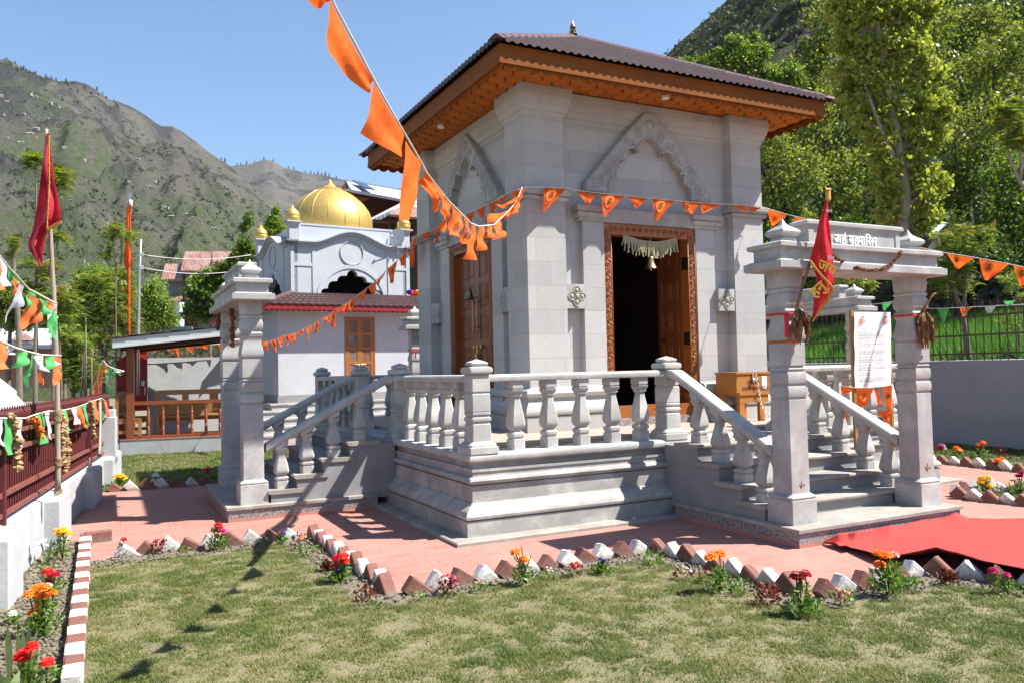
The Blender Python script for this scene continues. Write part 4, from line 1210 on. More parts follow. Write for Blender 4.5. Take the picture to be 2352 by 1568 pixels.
# ---------------------------------------------------------------- white domed shrine behind
shr = thing('domed_shrine', 'white and grey shrine with a gold dome, curved gables and a maroon tiled lower roof', 'shrine', (3.2, 17.3, 0))
SA = radians(5.0); sx_, sy_ = np.array([cos(SA), sin(SA)]), np.array([-sin(SA), cos(SA)])
SO = np.array([1.46, 15.4]); SWD = 3.62
def SP(x, y, z): p = SO+sx_*x+sy_*y; return (p[0], p[1], z)
def smap(q): q.v = [SP(*p) for p in q.v]; return q
SC = SWD/2
def gable(x):                                        # curved top of the facades
    t = abs(x-SC)/1.18
    return 5.32 if t >= 1 else 5.32+.36*(.5+.5*cos(pi*t))**.85
def facade(k):
    """one face of the upper storey in local coordinates, then turned k quarter turns"""
    def tn(q):
        def r(p):
            x, y = p[0]-SC, p[1]-SC
            for _ in range(k): x, y = -y, x
            return (x+SC, y+SC, p[2])
        q.v = [r(p) for p in q.v]; return smap(q)
    xs = np.linspace(0, SWD, 61)
    cus = [(-x, z) for x, z in [(.98, 3.7), (.97, 3.98), (.94, 4.06), (.86, 4.115), (.74, 4.13), (.735, 4.20), (.70, 4.285), (.62, 4.34), (.46, 4.35), (.445, 4.41), (.40, 4.475), (.31, 4.515), (.165, 4.52), (.15, 4.585), (.115, 4.64), (.06, 4.672), (0, 4.685)]]
    cus = cus+[(-x, z) for x, z in cus[::-1][1:]]
    poly = [(x, gable(x)) for x in xs[::-1]]+[(0, 3.7)]+[(SC+x, z) for x, z in cus]+[(SWD, 3.7)]
    q = MB(); q.prism(poly, (0, 0, 0), (1, 0, 0), (0, 0, 1), (0, .20, 0)); w_ = tn(q).build('wall', MT['white'], shr)
    q = MB()                                         # overhanging moulded cornice following the curve
    for o, dz, h in ((.05, 0, .06), (.09, .05, .05), (.14, .095, .045)):
        q.rings([[(x, -o, gable(x)+dz), (x, .2, gable(x)+dz), (x, .2, gable(x)+dz+h), (x, -o, gable(x)+dz+h)] for x in np.concatenate([[-o], xs[1:-1], [SWD+o]])])
    tn(q).build('cornice', MT['white'], shr, smooth=30)
    q = MB()                                         # raised bands framing the wall panels and the arch
    b_ = .022
    for x in (.0, .62, SWD-.70, SWD-.10): q.box(x, -b_, 3.7, x+(.08 if x in (.62, SWD-.70) else .10), 0.01, gable(x)+.0)
    for z in (4.74,): q.box(.10, -b_+.003, z, .62, .01, z+.09); q.box(SWD-.62, -b_+.003, z, SWD-.10, .01, z+.09)
    R0, R1 = .99, 1.10; zc = 3.74
    A = np.linspace(0, pi, 28)
    q.rings([[(SC+R0*cos(a), -b_, zc+R0*sin(a)*1.0), (SC+R1*cos(a), -b_, zc+R1*sin(a)*1.0), (SC+R1*cos(a), .01, zc+R1*sin(a)), (SC+R0*cos(a), .01, zc+R0*sin(a))] for a in A])
    A = np.linspace(0, 2*pi, 33); R0 = .36
    q.rings([[(SC+.36*cos(a), -.028, 5.19+.36*sin(a)), (SC+.34*cos(a), -.028, 5.19+.34*sin(a)), (SC+.34*cos(a), .01, 5.19+.34*sin(a)), (SC+.36*cos(a), .01, 5.19+.36*sin(a))] for a in A if 5.19+.36*sin(a) < gable(SC)-.02], True, True)
    tn(q).build('raised_band', MT['white'], w_)
for k in range(4): facade(k)
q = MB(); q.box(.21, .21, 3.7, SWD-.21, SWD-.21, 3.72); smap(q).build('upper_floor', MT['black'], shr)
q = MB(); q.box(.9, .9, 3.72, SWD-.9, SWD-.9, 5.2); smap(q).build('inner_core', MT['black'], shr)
q = MB(); q.box(.28, .12, 5.3, SWD-.45, SWD-.3, 5.98); q.box(.28, .105, 5.93, SWD-.45, .13, 5.985); q.box(.28, .105, 5.4, .34, .13, 5.93); q.box(SWD-.53, .105, 5.4, SWD-.45, .13, 5.93)
smap(q).build('parapet', MT['white'], shr)
dc = SP(SC, SC, 0)
q = MB(); DR = 1.28; prof = [(5.95, 1.20), (6.1, 1.26), (6.28, DR), (6.5, 1.26), (6.72, 1.18), (6.95, 1.02), (7.15, .80), (7.30, .57), (7.40, .38), (7.46, .2), (7.48, .02)]
q.lathe(dc[0], dc[1], prof, 48); dm = q.build('dome', MT['gold'], shr, smooth=True)
q = MB()
for i in range(16):
    a = 2*pi*i/16+.1; q.tube([(dc[0]+(r+.004)*cos(a), dc[1]+(r+.004)*sin(a), z) for z, r in prof[:-2]], .009, 4)
q.build('dome_rib', MT['gold'], dm, smooth=True)
q = MB(); n = 40
R = []
for z, r, am in ((7.36, .40, .03), (7.395, .43, .035), (7.42, .40, .03), (7.46, .26, .0), (7.52, .17, 0), (7.58, .11, 0), (7.66, .055, 0), (7.74, .012, 0)):
    R.append([(dc[0]+(r+am*sin(20*2*pi*i/n))*cos(2*pi*i/n), dc[1]+(r+am*sin(20*2*pi*i/n))*sin(2*pi*i/n), z) for i in range(n)])
q.rings(R); q.build('finial', MT['gold'], shr, smooth=40)
for x, y in ((.10, .10), (SWD-.10, .10), (.10, SWD-.10), (SWD-.10, SWD-.10)):
    q = MB(); q.rrect(x-.13, y-.13, x+.13, y+.13, [(5.3, 0), (5.92, 0)]); q.rrect(x-.21, y-.21, x+.21, y+.21, [(5.90, .08), (5.96, .02), (5.965, 0), (6.0, 0)])
    tp = smap(q).build('turret_post', MT['white'], shr)
    p = SP(x, y, 0); q = MB(); q.lathe(p[0], p[1], [(6.0, .175), (6.05, .20), (6.12, .205), (6.14, .197), (6.15, .205), (6.22, .195), (6.29, .16), (6.35, .10), (6.40, .045), (6.46, .01)], 20); q.build('turret_dome', MT['gold'], tp, smooth=50)
# lower storey
q = MB(); x0, x1, y0, y1 = -.70, 4.9, -1.15, 5.2
q.rings([[(x0, y0, z), (x1, y0, z), (x1, y1, z), (x0, y1, z)] for z in (.0, 3.6)])
smap(q).build('lower_wall', MT['white'], shr)
q = MB(); q.rings([[(x0-.03, y0-.03, z), (x1+.03, y0-.03, z), (x1+.03, y1+.03, z), (x0-.03, y1+.03, z)] for z in (.95, 1.15)]); smap(q).build('wall_base', MT['plaster_grey'], shr)
for i, (e, z) in enumerate(((.28, .95), (.58, .78), (.88, .60), (1.18, .42), (1.48, .24))):
    q = MB(); q.rings([[(x0-e+.03, y0-e+.03, 0), (x1+e, y0-e+.03, 0), (x1+e, y1, 0), (x0-e+.03, y1, 0)], [(x0-e+.03, y0-e+.03, z-.045), (x1+e, y0-e+.03, z-.045), (x1+e, y1, z-.045), (x0-e+.03, y1, z-.045)]])
    q.rings([[(x0-e, y0-e, zz), (x1+e, y0-e, zz), (x1+e, y1, zz), (x0-e, y1, zz)] for zz in (z-.045, z)]); smap(q).build('step', MT['stone'], shr)
# tiled skirt roof
q = MB(); ov = .50; per = .20
def skirt(P0, P1, Q0, Q1):
    n = max(4, int(hypot(P1[0]-P0[0], P1[1]-P0[1])/per*6)); nc = 5
    for c in range(nc):
        A = []; B_ = []; C_ = []
        for i in range(n+1):
            t = i/n; wv = .022*(.5+.5*cos(2*pi*i/6))
            def pt(f, l): 
                a = np.array(P0)*(1-t)+np.array(P1)*t; e = np.array(Q0)*(1-t)+np.array(Q1)*t; p = a*(1-f)+e*f; return (p[0], p[1], p[2]+wv+l)
            A.append(pt(c/nc, -.005)); B_.append(pt(c/nc, .028)); C_.append(pt((c+1)/nc, .004))
        q.strip(A, B_); q.strip(B_, C_)
ze, zr = 3.50, 3.98
skirt((x0-ov, y0-ov, ze), (x1+ov, y0-ov, ze), (0, .02, zr), (x1-1.2, .02, zr))
skirt((x0-ov, y1, ze), (x0-ov, y0-ov, ze), (0, y1, zr), (0, .02, zr))
lr = smap(q).build('lower_roof', MT['rooftile'], shr, smooth=40)
q = MB(); a = np.array((x0-ov-.05, y0-ov-.05, ze+.03)); e = np.array((.0, .02, zr+.04)); n_ = np.array((1, -1, 0))*.09
q.rings([[tuple(p-n_+(0, 0, -.03)), tuple(p-n_*.4), tuple(p+(0, 0, .03)), tuple(p+n_*.4), tuple(p+n_+(0, 0, -.03))] for p in (a, e)]); smap(q).build('hip_cap', MT['roofcap'], lr)
q = MB(); q.box(x0-ov+.02, y0-ov+.02, ze-.13, x1+ov, y0-ov+.05, ze); q.box(x0-ov+.02, y0-ov+.05, ze-.13, x0-ov+.05, y1, ze)
pts = []; x = x0-ov+.02
while x < x1+ov-.2: pts += [(x+.14*i/5, ze-.128-.045*sin(pi*i/5)) for i in range(5)]; x += .14
pts += [(x, ze-.128), (x, ze-.1), (x0-ov+.02, ze-.1)]
q.prism(pts, (0, y0-ov+.055, 0), (1, 0, 0), (0, 0, 1), (0, .02, 0)); smap(q).build('eave_trim', MT['redfascia'], shr)
q = MB(); q.box(x0-ov+.06, y0-ov+.08, ze-.10, x1+ov, y0+.0, ze-.08); q.box(x0-ov+.06, y0, ze-.10, x0, y1, ze-.08); smap(q).build('eave_soffit', MT['white'], shr)
# door of the shrine
ws, dz0 = .43, 1.17
q = MB(); dx = 1.13
q.box(dx, y0-.02, dz0, dx+.045, y0+.05, 3.23); q.box(dx+.83, y0-.02, dz0, dx+.875, y0+.05, 3.23); q.box(dx+.045, y0-.02, 3.185, dx+.83, y0+.05, 3.23)
smap(q).build('door_frame', MT['door_pale'], shr)
for i in (0, 1):
    q, d = leaf_mb(.392, 2.0, 1.175)
    q.v = [(dx+.046+i*.392+x, y0-.012+y, z) for x, y, z in q.v]; lf = smap(q).build('door_leaf', MT['door_pale'], shr)
q = MB(); bolt(q, dx+.3, dx+.58, 1.93); q.v = [(x, y0-.012+y, z) for x, y, z in q.v]; smap(q).build('latch', MT['brass'], lf, smooth=40)
q = MB(); q.cbox((.75-.3, y0-.25, ze-.13), (.09, .05, .025)); smap(q).build('eave_lamp', MT['light'], shr)

# ---------------------------------------------------------------- open pavilion with benches
PT = -.17; pex = np.array([cos(PT), sin(PT)]); pey = np.array([-sin(PT), cos(PT)]); PO = np.array([-2.84, 12.15])
def PP(s, y, z): p = PO+pex*s+pey*y; return (p[0], p[1], z)
def pmap(q): q.v = [PP(*p) for p in q.v]; return q
pav = thing('pavilion', 'open lean-to pavilion with brown posts, turned railing and a white edged sloping roof', 'pavilion', (-2.84, 12.15, 0))
q = MB(); q.box(-.06, 0, -.02, 2.8, 1.75, .34); pmap(q).build('plinth', MT['whitewall'], pav)
q = MB(); q.box(-.07, -.01, .34, 2.81, 1.76, .36); pmap(q).build('floor_edge', MT['paving'], pav)
for s, y in ((.07, .02), (1.95, 1.55), (2.6, .02), (2.6, 1.55)):
    q = MB(); q.box(s, y, .36, s+.15, y+.15, 2.33+.105*s); pmap(q).build('post', MT['pavwood'], pav)
q = MB(); q.box(.22, .05, 1.10, 2.6, .13, 1.18); pmap(q).build('rail', MT['pavwood'], pav)
q = MB(); q.box(.22, .05, .365, 2.6, .13, .43); pmap(q).build('bottom_rail', MT['pavwood'], pav)
s = .50
while s < 2.55:
    q = MB(); x, y = s, .09
    q.lathe(x, y, [(.43, .035), (.56, .035), (.57, .026), (.585, .036), (.60, .026), (.615, .036), (.63, .024), (.70, .034), (.77, .038), (.84, .034), (.90, .024), (.915, .036), (.93, .026), (.945, .036), (.96, .026), (.97, .035), (1.10, .035)], 10)
    pmap(q).build('spindle', MT['pavwood'], pav, smooth=40); s += .298
q = MB(); rz0 = 2.36; rs = .105
def slopeslab(q, s0, s1, ya, yb, zo, h): q.add([(s0, ya, rz0+rs*s0+zo), (s1, ya, rz0+rs*s1+zo), (s1, yb, rz0+rs*s1+zo), (s0, yb, rz0+rs*s0+zo), (s0, ya, rz0+rs*s0+zo+h), (s1, ya, rz0+rs*s1+zo+h), (s1, yb, rz0+rs*s1+zo+h), (s0, yb, rz0+rs*s0+zo+h)], [(3, 2, 1, 0), (4, 5, 6, 7), (0, 1, 5, 4), (1, 2, 6, 5), (2, 3, 7, 6), (3, 0, 4, 7)])
slopeslab(q, -.16, 2.85, -.24, -.20, .0, .20); slopeslab(q, -.16, 2.85, -.262, -.24, .0, .035); pmap(q).build('roof_fascia', MT['whitepaint'], pav)
q = MB(); slopeslab(q, -.05, 2.8, .03, .13, -.07, .075); slopeslab(q, -.05, 2.8, 1.56, 1.66, -.07, .075); slopeslab(q, -.12, 2.83, -.20, 1.9, .01, .03); pmap(q).build('roof_beam', MT['darkwood'], pav)
q = MB(); nst = 7
for i in range(nst):
    s0, s1 = -.30+i*.44, -.30+(i+1)*.44+.02
    slopeslab(q, s0, s1, -.27, 2.0, .205+(.014 if i % 2 == 0 else .014), .018)
    q.v[-8:] = [(x, y, z+(.03 if k in (1, 2, 5, 6) else 0)*-1+.02) for k, (x, y, z) in enumerate(q.v[-8:])]
pmap(q).build('roof_sheet', MT['roofcap'], pav)
def bench(label, s, y, L=1.75, turn=0):
    t = thing('bench', label, 'bench', PP(s, y, .36), 'wooden benches in the pavilion')
    ca, sa = cos(turn), sin(turn)
    def mp(q): q.v = [PP(s+x*ca-yy*sa, y+x*sa+yy*ca, z) for x, yy, z in q.v]; return q
    m = MT['bench']
    for x in (0, L-.07):
        q = MB(); q.box(x, 0, .365, x+.07, .06, 1.30); mp(q).build('leg', m, t)
        q = MB(); q.box(x, .46, .365, x+.07, .52, .80); mp(q).build('leg', m, t)
        q = MB(); q.box(x+.005, .06, .48, x+.065, .46, .55); q.box(x+.005, .06, .70, x+.065, .46, .78); mp(q).build('side_rail', m, t)
    q = MB(); q.box(.0, 0, 1.30, L, .05, 1.39)
    for x in (L/3-.06, 2*L/3-.06): q.box(x, .005, 1.10, x+.12, .045, 1.30)
    q.box(.07, .005, .96, L-.07, .045, 1.10); q.box(.07, .005, .86, L-.07, .045, .945); mp(q).build('backrest', m, t)
    q = MB()
    for i in range(4): q.box(0, .055+i*.118, .78, L, .055+i*.118+.105, .81)
    q.box(.07, .49, .70, L-.07, .52, .78); mp(q).build('seat', m, t)
    return t
bench('pale wooden bench with its back to the turned railing', .62, .30, 1.9)
bench('wooden bench seen end on at the left post of the pavilion', -.16, 1.30, 1.25, -pi/2)
bench('wooden bench along the rear of the pavilion facing out', 2.35, 1.62, 1.85, pi)

# rear boundary wall with iron fence, red gate leaf
bw = thing('boundary_wall', 'white rear boundary wall with a dark iron fence on top', 'wall', (-1, 14.6, 0))
q = MB(); q.box(-2.25, 14.4, -.02, .30, 14.6, 2.18); q.build('wall', MT['whitewall'], bw)
q = MB()
for i in range(22): x = -2.2+i*.115; q.box(x, 14.49, 2.18, x+.02, 14.51, 3.0)
q.box(-2.25, 14.485, 2.24, .3, 14.515, 2.27); q.box(-2.25, 14.485, 2.52, .3, 14.515, 2.55); q.build('iron_fence', MT['iron'], bw)
rg_ = thing('steel_gate', 'red sheet metal gate standing ajar behind the pavilion post', 'gate', (-2.6, 14.3, 0))
q = MB(); q.box(-2.93, 14.25, .2, -2.62, 14.29, 2.10); q.prism([(-2.93, 2.10), (-2.62, 2.10), (-2.62, 2.28), (-2.75, 2.24)], (0, 14.25, 0), (1, 0, 0), (0, 0, 1), (0, .04, 0)); q.build('leaf', MT['reddoor'], rg_)
q = MB(); q.box(-2.60, 14.22, .9, -2.27, 14.26, 2.42)
for z in (1.02, 1.7, 2.32): q.box(-2.60, 14.205, z, -2.27, 14.22, z+.03)
q.build('leaf', MT['reddoor'], rg_)
q = MB(); q.tube([(-2.44, 14.18, 1.60), (-2.26, 14.18, 1.60)], .014, 6); q.box(-2.40, 14.17, 1.50, -2.33, 14.2, 1.63); q.tube([(-2.32, 14.17, 1.48), (-2.32, 14.17, 1.28)], .011, 6); q.build('latch', MT['steel'], rg_)

# ---------------------------------------------------------------- houses beyond
def quad3(q, pts, th=.12):
    P = [np.array(p) for p in pts]; n = np.cross(P[1]-P[0], P[-1]-P[0]); n /= np.linalg.norm(n)
    if n[2] < 0: n = -n
    N = len(P); q.add(P+[p-n*th for p in P], [tuple(range(N)), tuple(range(N, 2*N))[::-1]]+[(i, (i+1) % N, N+(i+1) % N, N+i) for i in range(N)])
h = thing('wooden_house', 'dark timber house with tin roofs and a solar panel rising behind the gold dome', 'house', dep(880, 700, 38))
D = lambda x, y, k: dep(*gA(x, y), k)
q = MB(); quad3(q, [D(1300, 132, 37), D(2600, 350, 40), D(2600, 470, 37.2), D(1365, 235, 35)]); up_roof = q.build('roof', MT['tin'], h)
q = MB(); quad3(q, [D(1380, 150, 36.6), D(1500, 175, 36.75), D(1655, 262, 35.3), D(1530, 245, 35.2)], .05); q.v = [(x, y, z+.12) for x, y, z in q.v]; q.build('solar_panel', MT['solar'], up_roof)
q = MB(); q.add([D(1300, 140, 37), D(1235, 225, 36), D(1420, 225, 36)], [(0, 1, 2)]); quad3(q, [D(1235, 222, 36), D(1300, 132, 37), D(1312, 140, 36.6), D(1250, 235, 35.8)], .1); quad3(q, [D(1300, 132, 37), D(1425, 215, 36), D(1412, 228, 35.8), D(1300, 150, 36.6)], .1); q.build('gable', MT['darkwood'], h)
q = MB(); a0, a1 = D(1290, 250, 37.5), D(2500, 430, 39); q.add([a0, a1, D(2500, 900, 39), D(1290, 900, 37.5)], [(0, 1, 2, 3)]); quad3(q, [D(1390, 285, 36), D(1960, 352, 37), D(1960, 362, 36.9), D(1390, 296, 35.9)], .1); q.build('wall', MT['darkwood'], h)
q = MB(); quad3(q, [D(1590, 590, 34), D(1975, 395, 35), D(2400, 180, 36), D(2400, 420, 34), D(1850, 490, 33.2), D(1620, 600, 33)], .15); q.build('roof', MT['tin'], h)
q = MB(); quad3(q, [D(1850, 490, 33.2), D(2000, 430, 34), D(2400, 480, 34), D(2400, 600, 32.6), D(1830, 535, 32.8)], .1); q.build('roof', MT['rusttin'], h)
q = MB(); 
for x in (1855, 2010, 2160): q.tube([D(x, 560, 33.4), D(x, 1600, 33.4)], .11, 6)
quad3(q, [D(1640, 610, 33.2), D(2300, 640, 33.2), D(2300, 670, 33.2), D(1640, 640, 33.2)], .2); q.build('post', MT['darkwood'], h)
q = MB(); q.add([D(1960, 1180, 34), D(2180, 1190, 34), D(2180, 1600, 34), D(1960, 1600, 34)], [(0, 1, 2, 3)]); q.add([D(1870, 660, 34.2), D(1950, 660, 34.2), D(1950, 780, 34.2), D(1870, 780, 34.2)], [(0, 1, 2, 3)]); q.build('green_wall', MT['greenpaint'], h)
q = MB(); quad3(q, [D(2045, 1150, 33.6), D(2180, 1165, 33.6), D(2180, 1195, 33.6), D(2045, 1190, 33.6)], .2)
for i in range(9): x = 2052+i*15; q.tube([D(x, 1025, 33.6), D(x, 1155, 33.6)], .025, 4)
quad3(q, [D(2045, 1015, 33.6), D(2180, 1022, 33.6), D(2180, 1034, 33.6), D(2045, 1028, 33.6)], .06); q.build('balcony', MT['pavwood'], h)
t = thing('satellite_dish', 'white satellite dish beside the right turret of the shrine', 'dish', D(1920, 900, 24.0))
q = MB(); c_ = np.array(D(1918, 818, 24)); ax = (CAM-c_)/np.linalg.norm(CAM-c_); ax = ax+np.array([-.75, -.1, .35]); ax /= np.linalg.norm(ax); e1 = np.cross(ax, (0, 0, 1)); e1 /= np.linalg.norm(e1); e2 = np.cross(e1, ax)
q.rings([[c_+e1*(r*cos(a))+e2*(r*1.1*sin(a))+ax*(.6*r*r-.06) for a in np.linspace(0, 2*pi, 25)[:-1]] for r in (.015, .09, .17, .25)], True, False)
q.rings([[c_+e1*(r*cos(a))+e2*(r*1.1*sin(a))+ax*(.6*r*r-.07) for a in np.linspace(0, 2*pi, 25)[:-1]] for r in (.015, .09, .17, .25)], True, False); q.build('reflector', MT['whitepaint'], t, smooth=True)
q = MB(); q.tube([c_-e2*.25, c_+ax*.3-e2*.05], .012, 5); q.ball(c_+ax*.3-e2*.05, .035, 6, 4); q.tube([c_-ax*.05, c_-ax*.08-np.array([0, 0, .5])], .02, 5); q.build('feed_arm', MT['steel'], t)
h = thing('tin_roof_house', 'grey house with rusty red corrugated roofs among the trees left of the shrine', 'house', dep(430, 760, 46))
D = lambda x, y, k: dep(*c4(x, y), k)
q = MB(); quad3(q, [D(1210, 163, 48), D(1385, 163, 48), D(1372, 288, 44), D(1180, 288, 44)]); r1 = q.build('roof', MT['rusttin'], h)
q = MB(); quad3(q, [D(1385, 163, 48), D(1520, 163, 49), D(1620, 215, 46), D(1600, 245, 44), D(1395, 245, 44)]); q.build('roof', MT['rusttin'], h)
q = MB(); quad3(q, [D(1080, 243, 47), D(1205, 246, 47), D(1192, 342, 44), D(1052, 345, 44)]); q.build('roof', MT['rusttin'], h)
q = MB(); quad3(q, [D(1030, 487, 44), D(1195, 415, 46), D(1190, 452, 44), D(1155, 490, 43)]); q.build('porch_roof', MT['rusttin'], h)
q = MB(); q.add([D(1070, 335, 45), D(1195, 335, 45), D(1195, 700, 45), D(1070, 700, 45)], [(0, 1, 2, 3)]); q.add([D(1195, 280, 45.2), D(1420, 280, 45.2), D(1420, 700, 45.2), D(1195, 700, 45.2)], [(0, 1, 2, 3)]); q.add([D(1400, 240, 45.4), D(1650, 240, 45.4), D(1650, 480, 45.4), D(1400, 480, 45.4)], [(0, 1, 2, 3)]); q.build('wall', MT['greywall'], h)
q = MB(); q.tube([D(1168, 495, 43.2), D(1168, 690, 43.2)], .28, 8); q.build('column', MT['white'], h)
q = MB()
for i in range(20): x = 1075+i*9.4; q.tube([D(x, 658, 42.5), D(x, 690, 42.5)], .045, 4)
quad3(q, [D(1072, 653, 42.5), D(1256, 653, 42.5), D(1256, 660, 42.5), D(1072, 660, 42.5)], .06); q.build('railing', MT['teal'], h)
q = MB(); q.add([D(1205, 500, 44.8), D(1290, 500, 44.8), D(1290, 660, 44.8), D(1205, 660, 44.8)], [(0, 1, 2, 3)]); q.build('door', MT['darkwood'], h)
D = lambda x, y, k: dep(*c4(x, y), k)
h = thing('tin_roof_shed', 'low shed with pale tin roofs seen over the red fence beyond the garden', 'shed', dep(60, 860, 24))
q = MB(); quad3(q, [D(-200, 665, 27), D(330, 665, 27), D(345, 770, 24), D(-200, 770, 24)]); r1 = q.build('roof', MT['tin'], h)
q = MB(); quad3(q, [D(60, 742, 24.4), D(150, 690, 26), D(235, 742, 24.4)], .1); q.build('dormer', MT['rusttin'], r1)
q = MB(); q.add([D(-200, 765, 25), D(335, 765, 25), D(335, 1050, 25), D(-200, 1050, 25)], [(0, 1, 2, 3)]); q.build('wall', MT['rusttin'], h)
h = thing('white_sheet_roof', 'white painted sheet roof sloping down behind the near end of the fence', 'roof', dep(30, 930, 13))
q = MB(); quad3(q, [D(-250, 800, 15), D(130, 1085, 14.5), D(100, 1110, 13.5), D(-250, 960, 12.5)], .08); q.build('roof', MT['whitepaint'], h)
q = MB(); quad3(q, [D(-250, 985, 12.4), D(30, 1010, 13), D(200, 1195, 13), D(205, 1215, 12.6), D(-250, 1215, 11)], .08); q.build('roof', MT['whitepaint'], h)
# ---------------------------------------------------------------- left wall with red steel fence
dW = np.array([.0985, 1.0]); dW = dW/np.linalg.norm(dW); nW = np.array([dW[1], -dW[0]])   # nW points into the court
W0 = np.array([-3.73, .2])
def WP(s, o, z): p = W0+dW*s-nW*o; return (p[0], p[1], z)            # s along, o outward from the pilaster face
def wz(s): return .555-.0165*s                                        # the wall top falls gently away
lw = thing('garden_wall', 'whitewashed low wall with square buttresses under the red fence', 'wall', WP(3, .2, 0))
q = MB(); S_ = np.linspace(-7, 8.45, 20)
q.rings([[WP(s, .13, -.05), WP(s, .13, wz(s)-.02), WP(s, .17, wz(s)), WP(s, .52, wz(s)), WP(s, .52, -.05)] for s in S_]); q.build('wall', MT['whitewall'], lw)
for s0, s1 in ((-3.4, -2.7), (-.55, .0), (1.7, 2.5), (4.45, 5.4), (6.8, 8.3)):
    q = MB(); z = wz(s0)-.01
    q.rings([[WP(s0+.0, 0, -.03), WP(s1, 0, -.03), WP(s1, .25, -.03), WP(s0, .25, -.03)], [WP(s0, 0, z-.03), WP(s1, 0, z-.03), WP(s1, .25, z-.03), WP(s0, .25, z-.03)], [WP(s0+.02, .03, z+.004), WP(s1-.02, .03, z+.004), WP(s1-.02, .25, z+.004), WP(s0+.02, .25, z+.004)]]); q.build('buttress', MT['whitewall'], lw)
q = MB(); q.rings([[WP(7.15, .0, z), WP(7.6, .0, z), WP(7.6, .4, z), WP(7.15, .4, z)] for z in (.3, 1.06)]); q.rings([[WP(7.5, .05, z), WP(7.95, .05, z), WP(7.95, .4, z), WP(7.5, .4, z)] for z in (.3, 1.17)]); q.build('end_pier', MT['whitewall'], lw)
q = MB(); q.tube([WP(5.0, .12, .35), WP(5.0, .12, .62)], .02, 6); q.build('pipe_stub', MT['steel'], lw)
lf = thing('steel_fence', 'dark red steel fence with spear tips standing on the whitewashed wall', 'fence', WP(3, .2, .5))
def fence_bar(q, p, z0, z1, r):
    q.tube([(p[0], p[1], z0), (p[0], p[1], z1-.03)], r, 4)
    q.rings([[(p[0]+rr*cos(a), p[1]+rr*sin(a), z1+dz) for a in (0, pi/2, pi, 3*pi/2)] for dz, rr in ((-.08, .012), (-.055, .022), (-.03, .024), (.0, .012), (.035, .003))])
qr = MB(); s = -6.0
while s < 8.35:
    z0, z1 = wz(s)+.03, wz(s)+.90+.012*max(0, s)
    q = MB() if s > -.2 else qr
    fence_bar(q, WP(s, .20, z0), z0, z1, .010)
    if s > -.2: q.build('spear_bar', MT['maroon'], lf)
    s += .098
setp(qr.build('spear_bars', MT['maroon'], lf), kind='stuff')
for j, (h0, h1) in enumerate(((.05, .085), (.21, .25), (.56, .60), (.71, .745))):
    q = MB(); q.rings([[WP(s, .155, wz(s)+h0), WP(s, .155, wz(s)+h1), WP(s, .185, wz(s)+h1), WP(s, .185, wz(s)+h0)] for s in (-6, 8.35)]); q.build('rail', MT['maroonrail'], lf)
q = MB(); q.rings([[WP(s, .225, wz(s)+.04), WP(s, .225, wz(s)+.72), WP(s, .228, wz(s)+.72), WP(s, .228, wz(s)+.04)] for s in (-6, 8.35)]); q.build('backing_sheet', MT['maroon'], lf)
for s in (-5.4, -2.6, .1, 2.78, 5.45, 8.33):
    q = MB(); q.rings([[WP(s-.035, .14, z), WP(s+.035, .14, z), WP(s+.035, .22, z), WP(s-.035, .22, z)] for z in (wz(s)-.02, wz(s)+.80)]); q.build('post', MT['maroon'], lf)

# ---------------------------------------------------------------- right wall, iron fence
dR = np.array([-.09, -1.0]); dR /= np.linalg.norm(dR); R0 = np.array([12.05, 3.46])
def RP(s, o, z): p = R0+dR*s+np.array([-dR[1], dR[0]])*o; return (p[0], p[1], z)   # o outward (away from the court)
rw = thing('retaining_wall', 'blue grey plastered retaining wall with the green field above it', 'wall', RP(0, .1, 0))
q = MB(); q.rings([[RP(s, 0, -.05), RP(s, 0, .98), RP(s, .02, 1.0), RP(s, .02, 1.66), RP(s, .30, 1.68), RP(s, .30, -.05)] for s in (-16, -8, 0, 4, 9)]); q.build('wall', MT['bluegrey'], rw)
rf = thing('iron_fence', 'brown iron fence with spear tips along the green field', 'fence', RP(0, .15, 1.7))
qr = MB(); s = -15.0
while s < 7:
    vis = -3.5 < s < 3.6
    q = MB() if vis else qr
    p = RP(s, .16, 0); q.tube([(p[0], p[1], 1.66), (p[0], p[1], 2.72)], .012, 4)
    q.rings([[(p[0]+r*cos(a), p[1]+r*sin(a), z) for a in (0, pi/2, pi, 3*pi/2)] for z, r in ((2.70, .014), (2.73, .032), (2.77, .026), (2.84, .003))])
    if vis: q.build('spear_bar', MT['iron'], rf)
    s += .165
setp(qr.build('spear_bars', MT['iron'], rf), kind='stuff')
for z in (1.80, 2.16, 2.53):
    q = MB(); q.rings([[RP(s, .14, z-.018), RP(s, .14, z+.018), RP(s, .18, z+.018), RP(s, .18, z-.018)] for s in (-15, 7)]); q.build('rail', MT['iron'], rf)
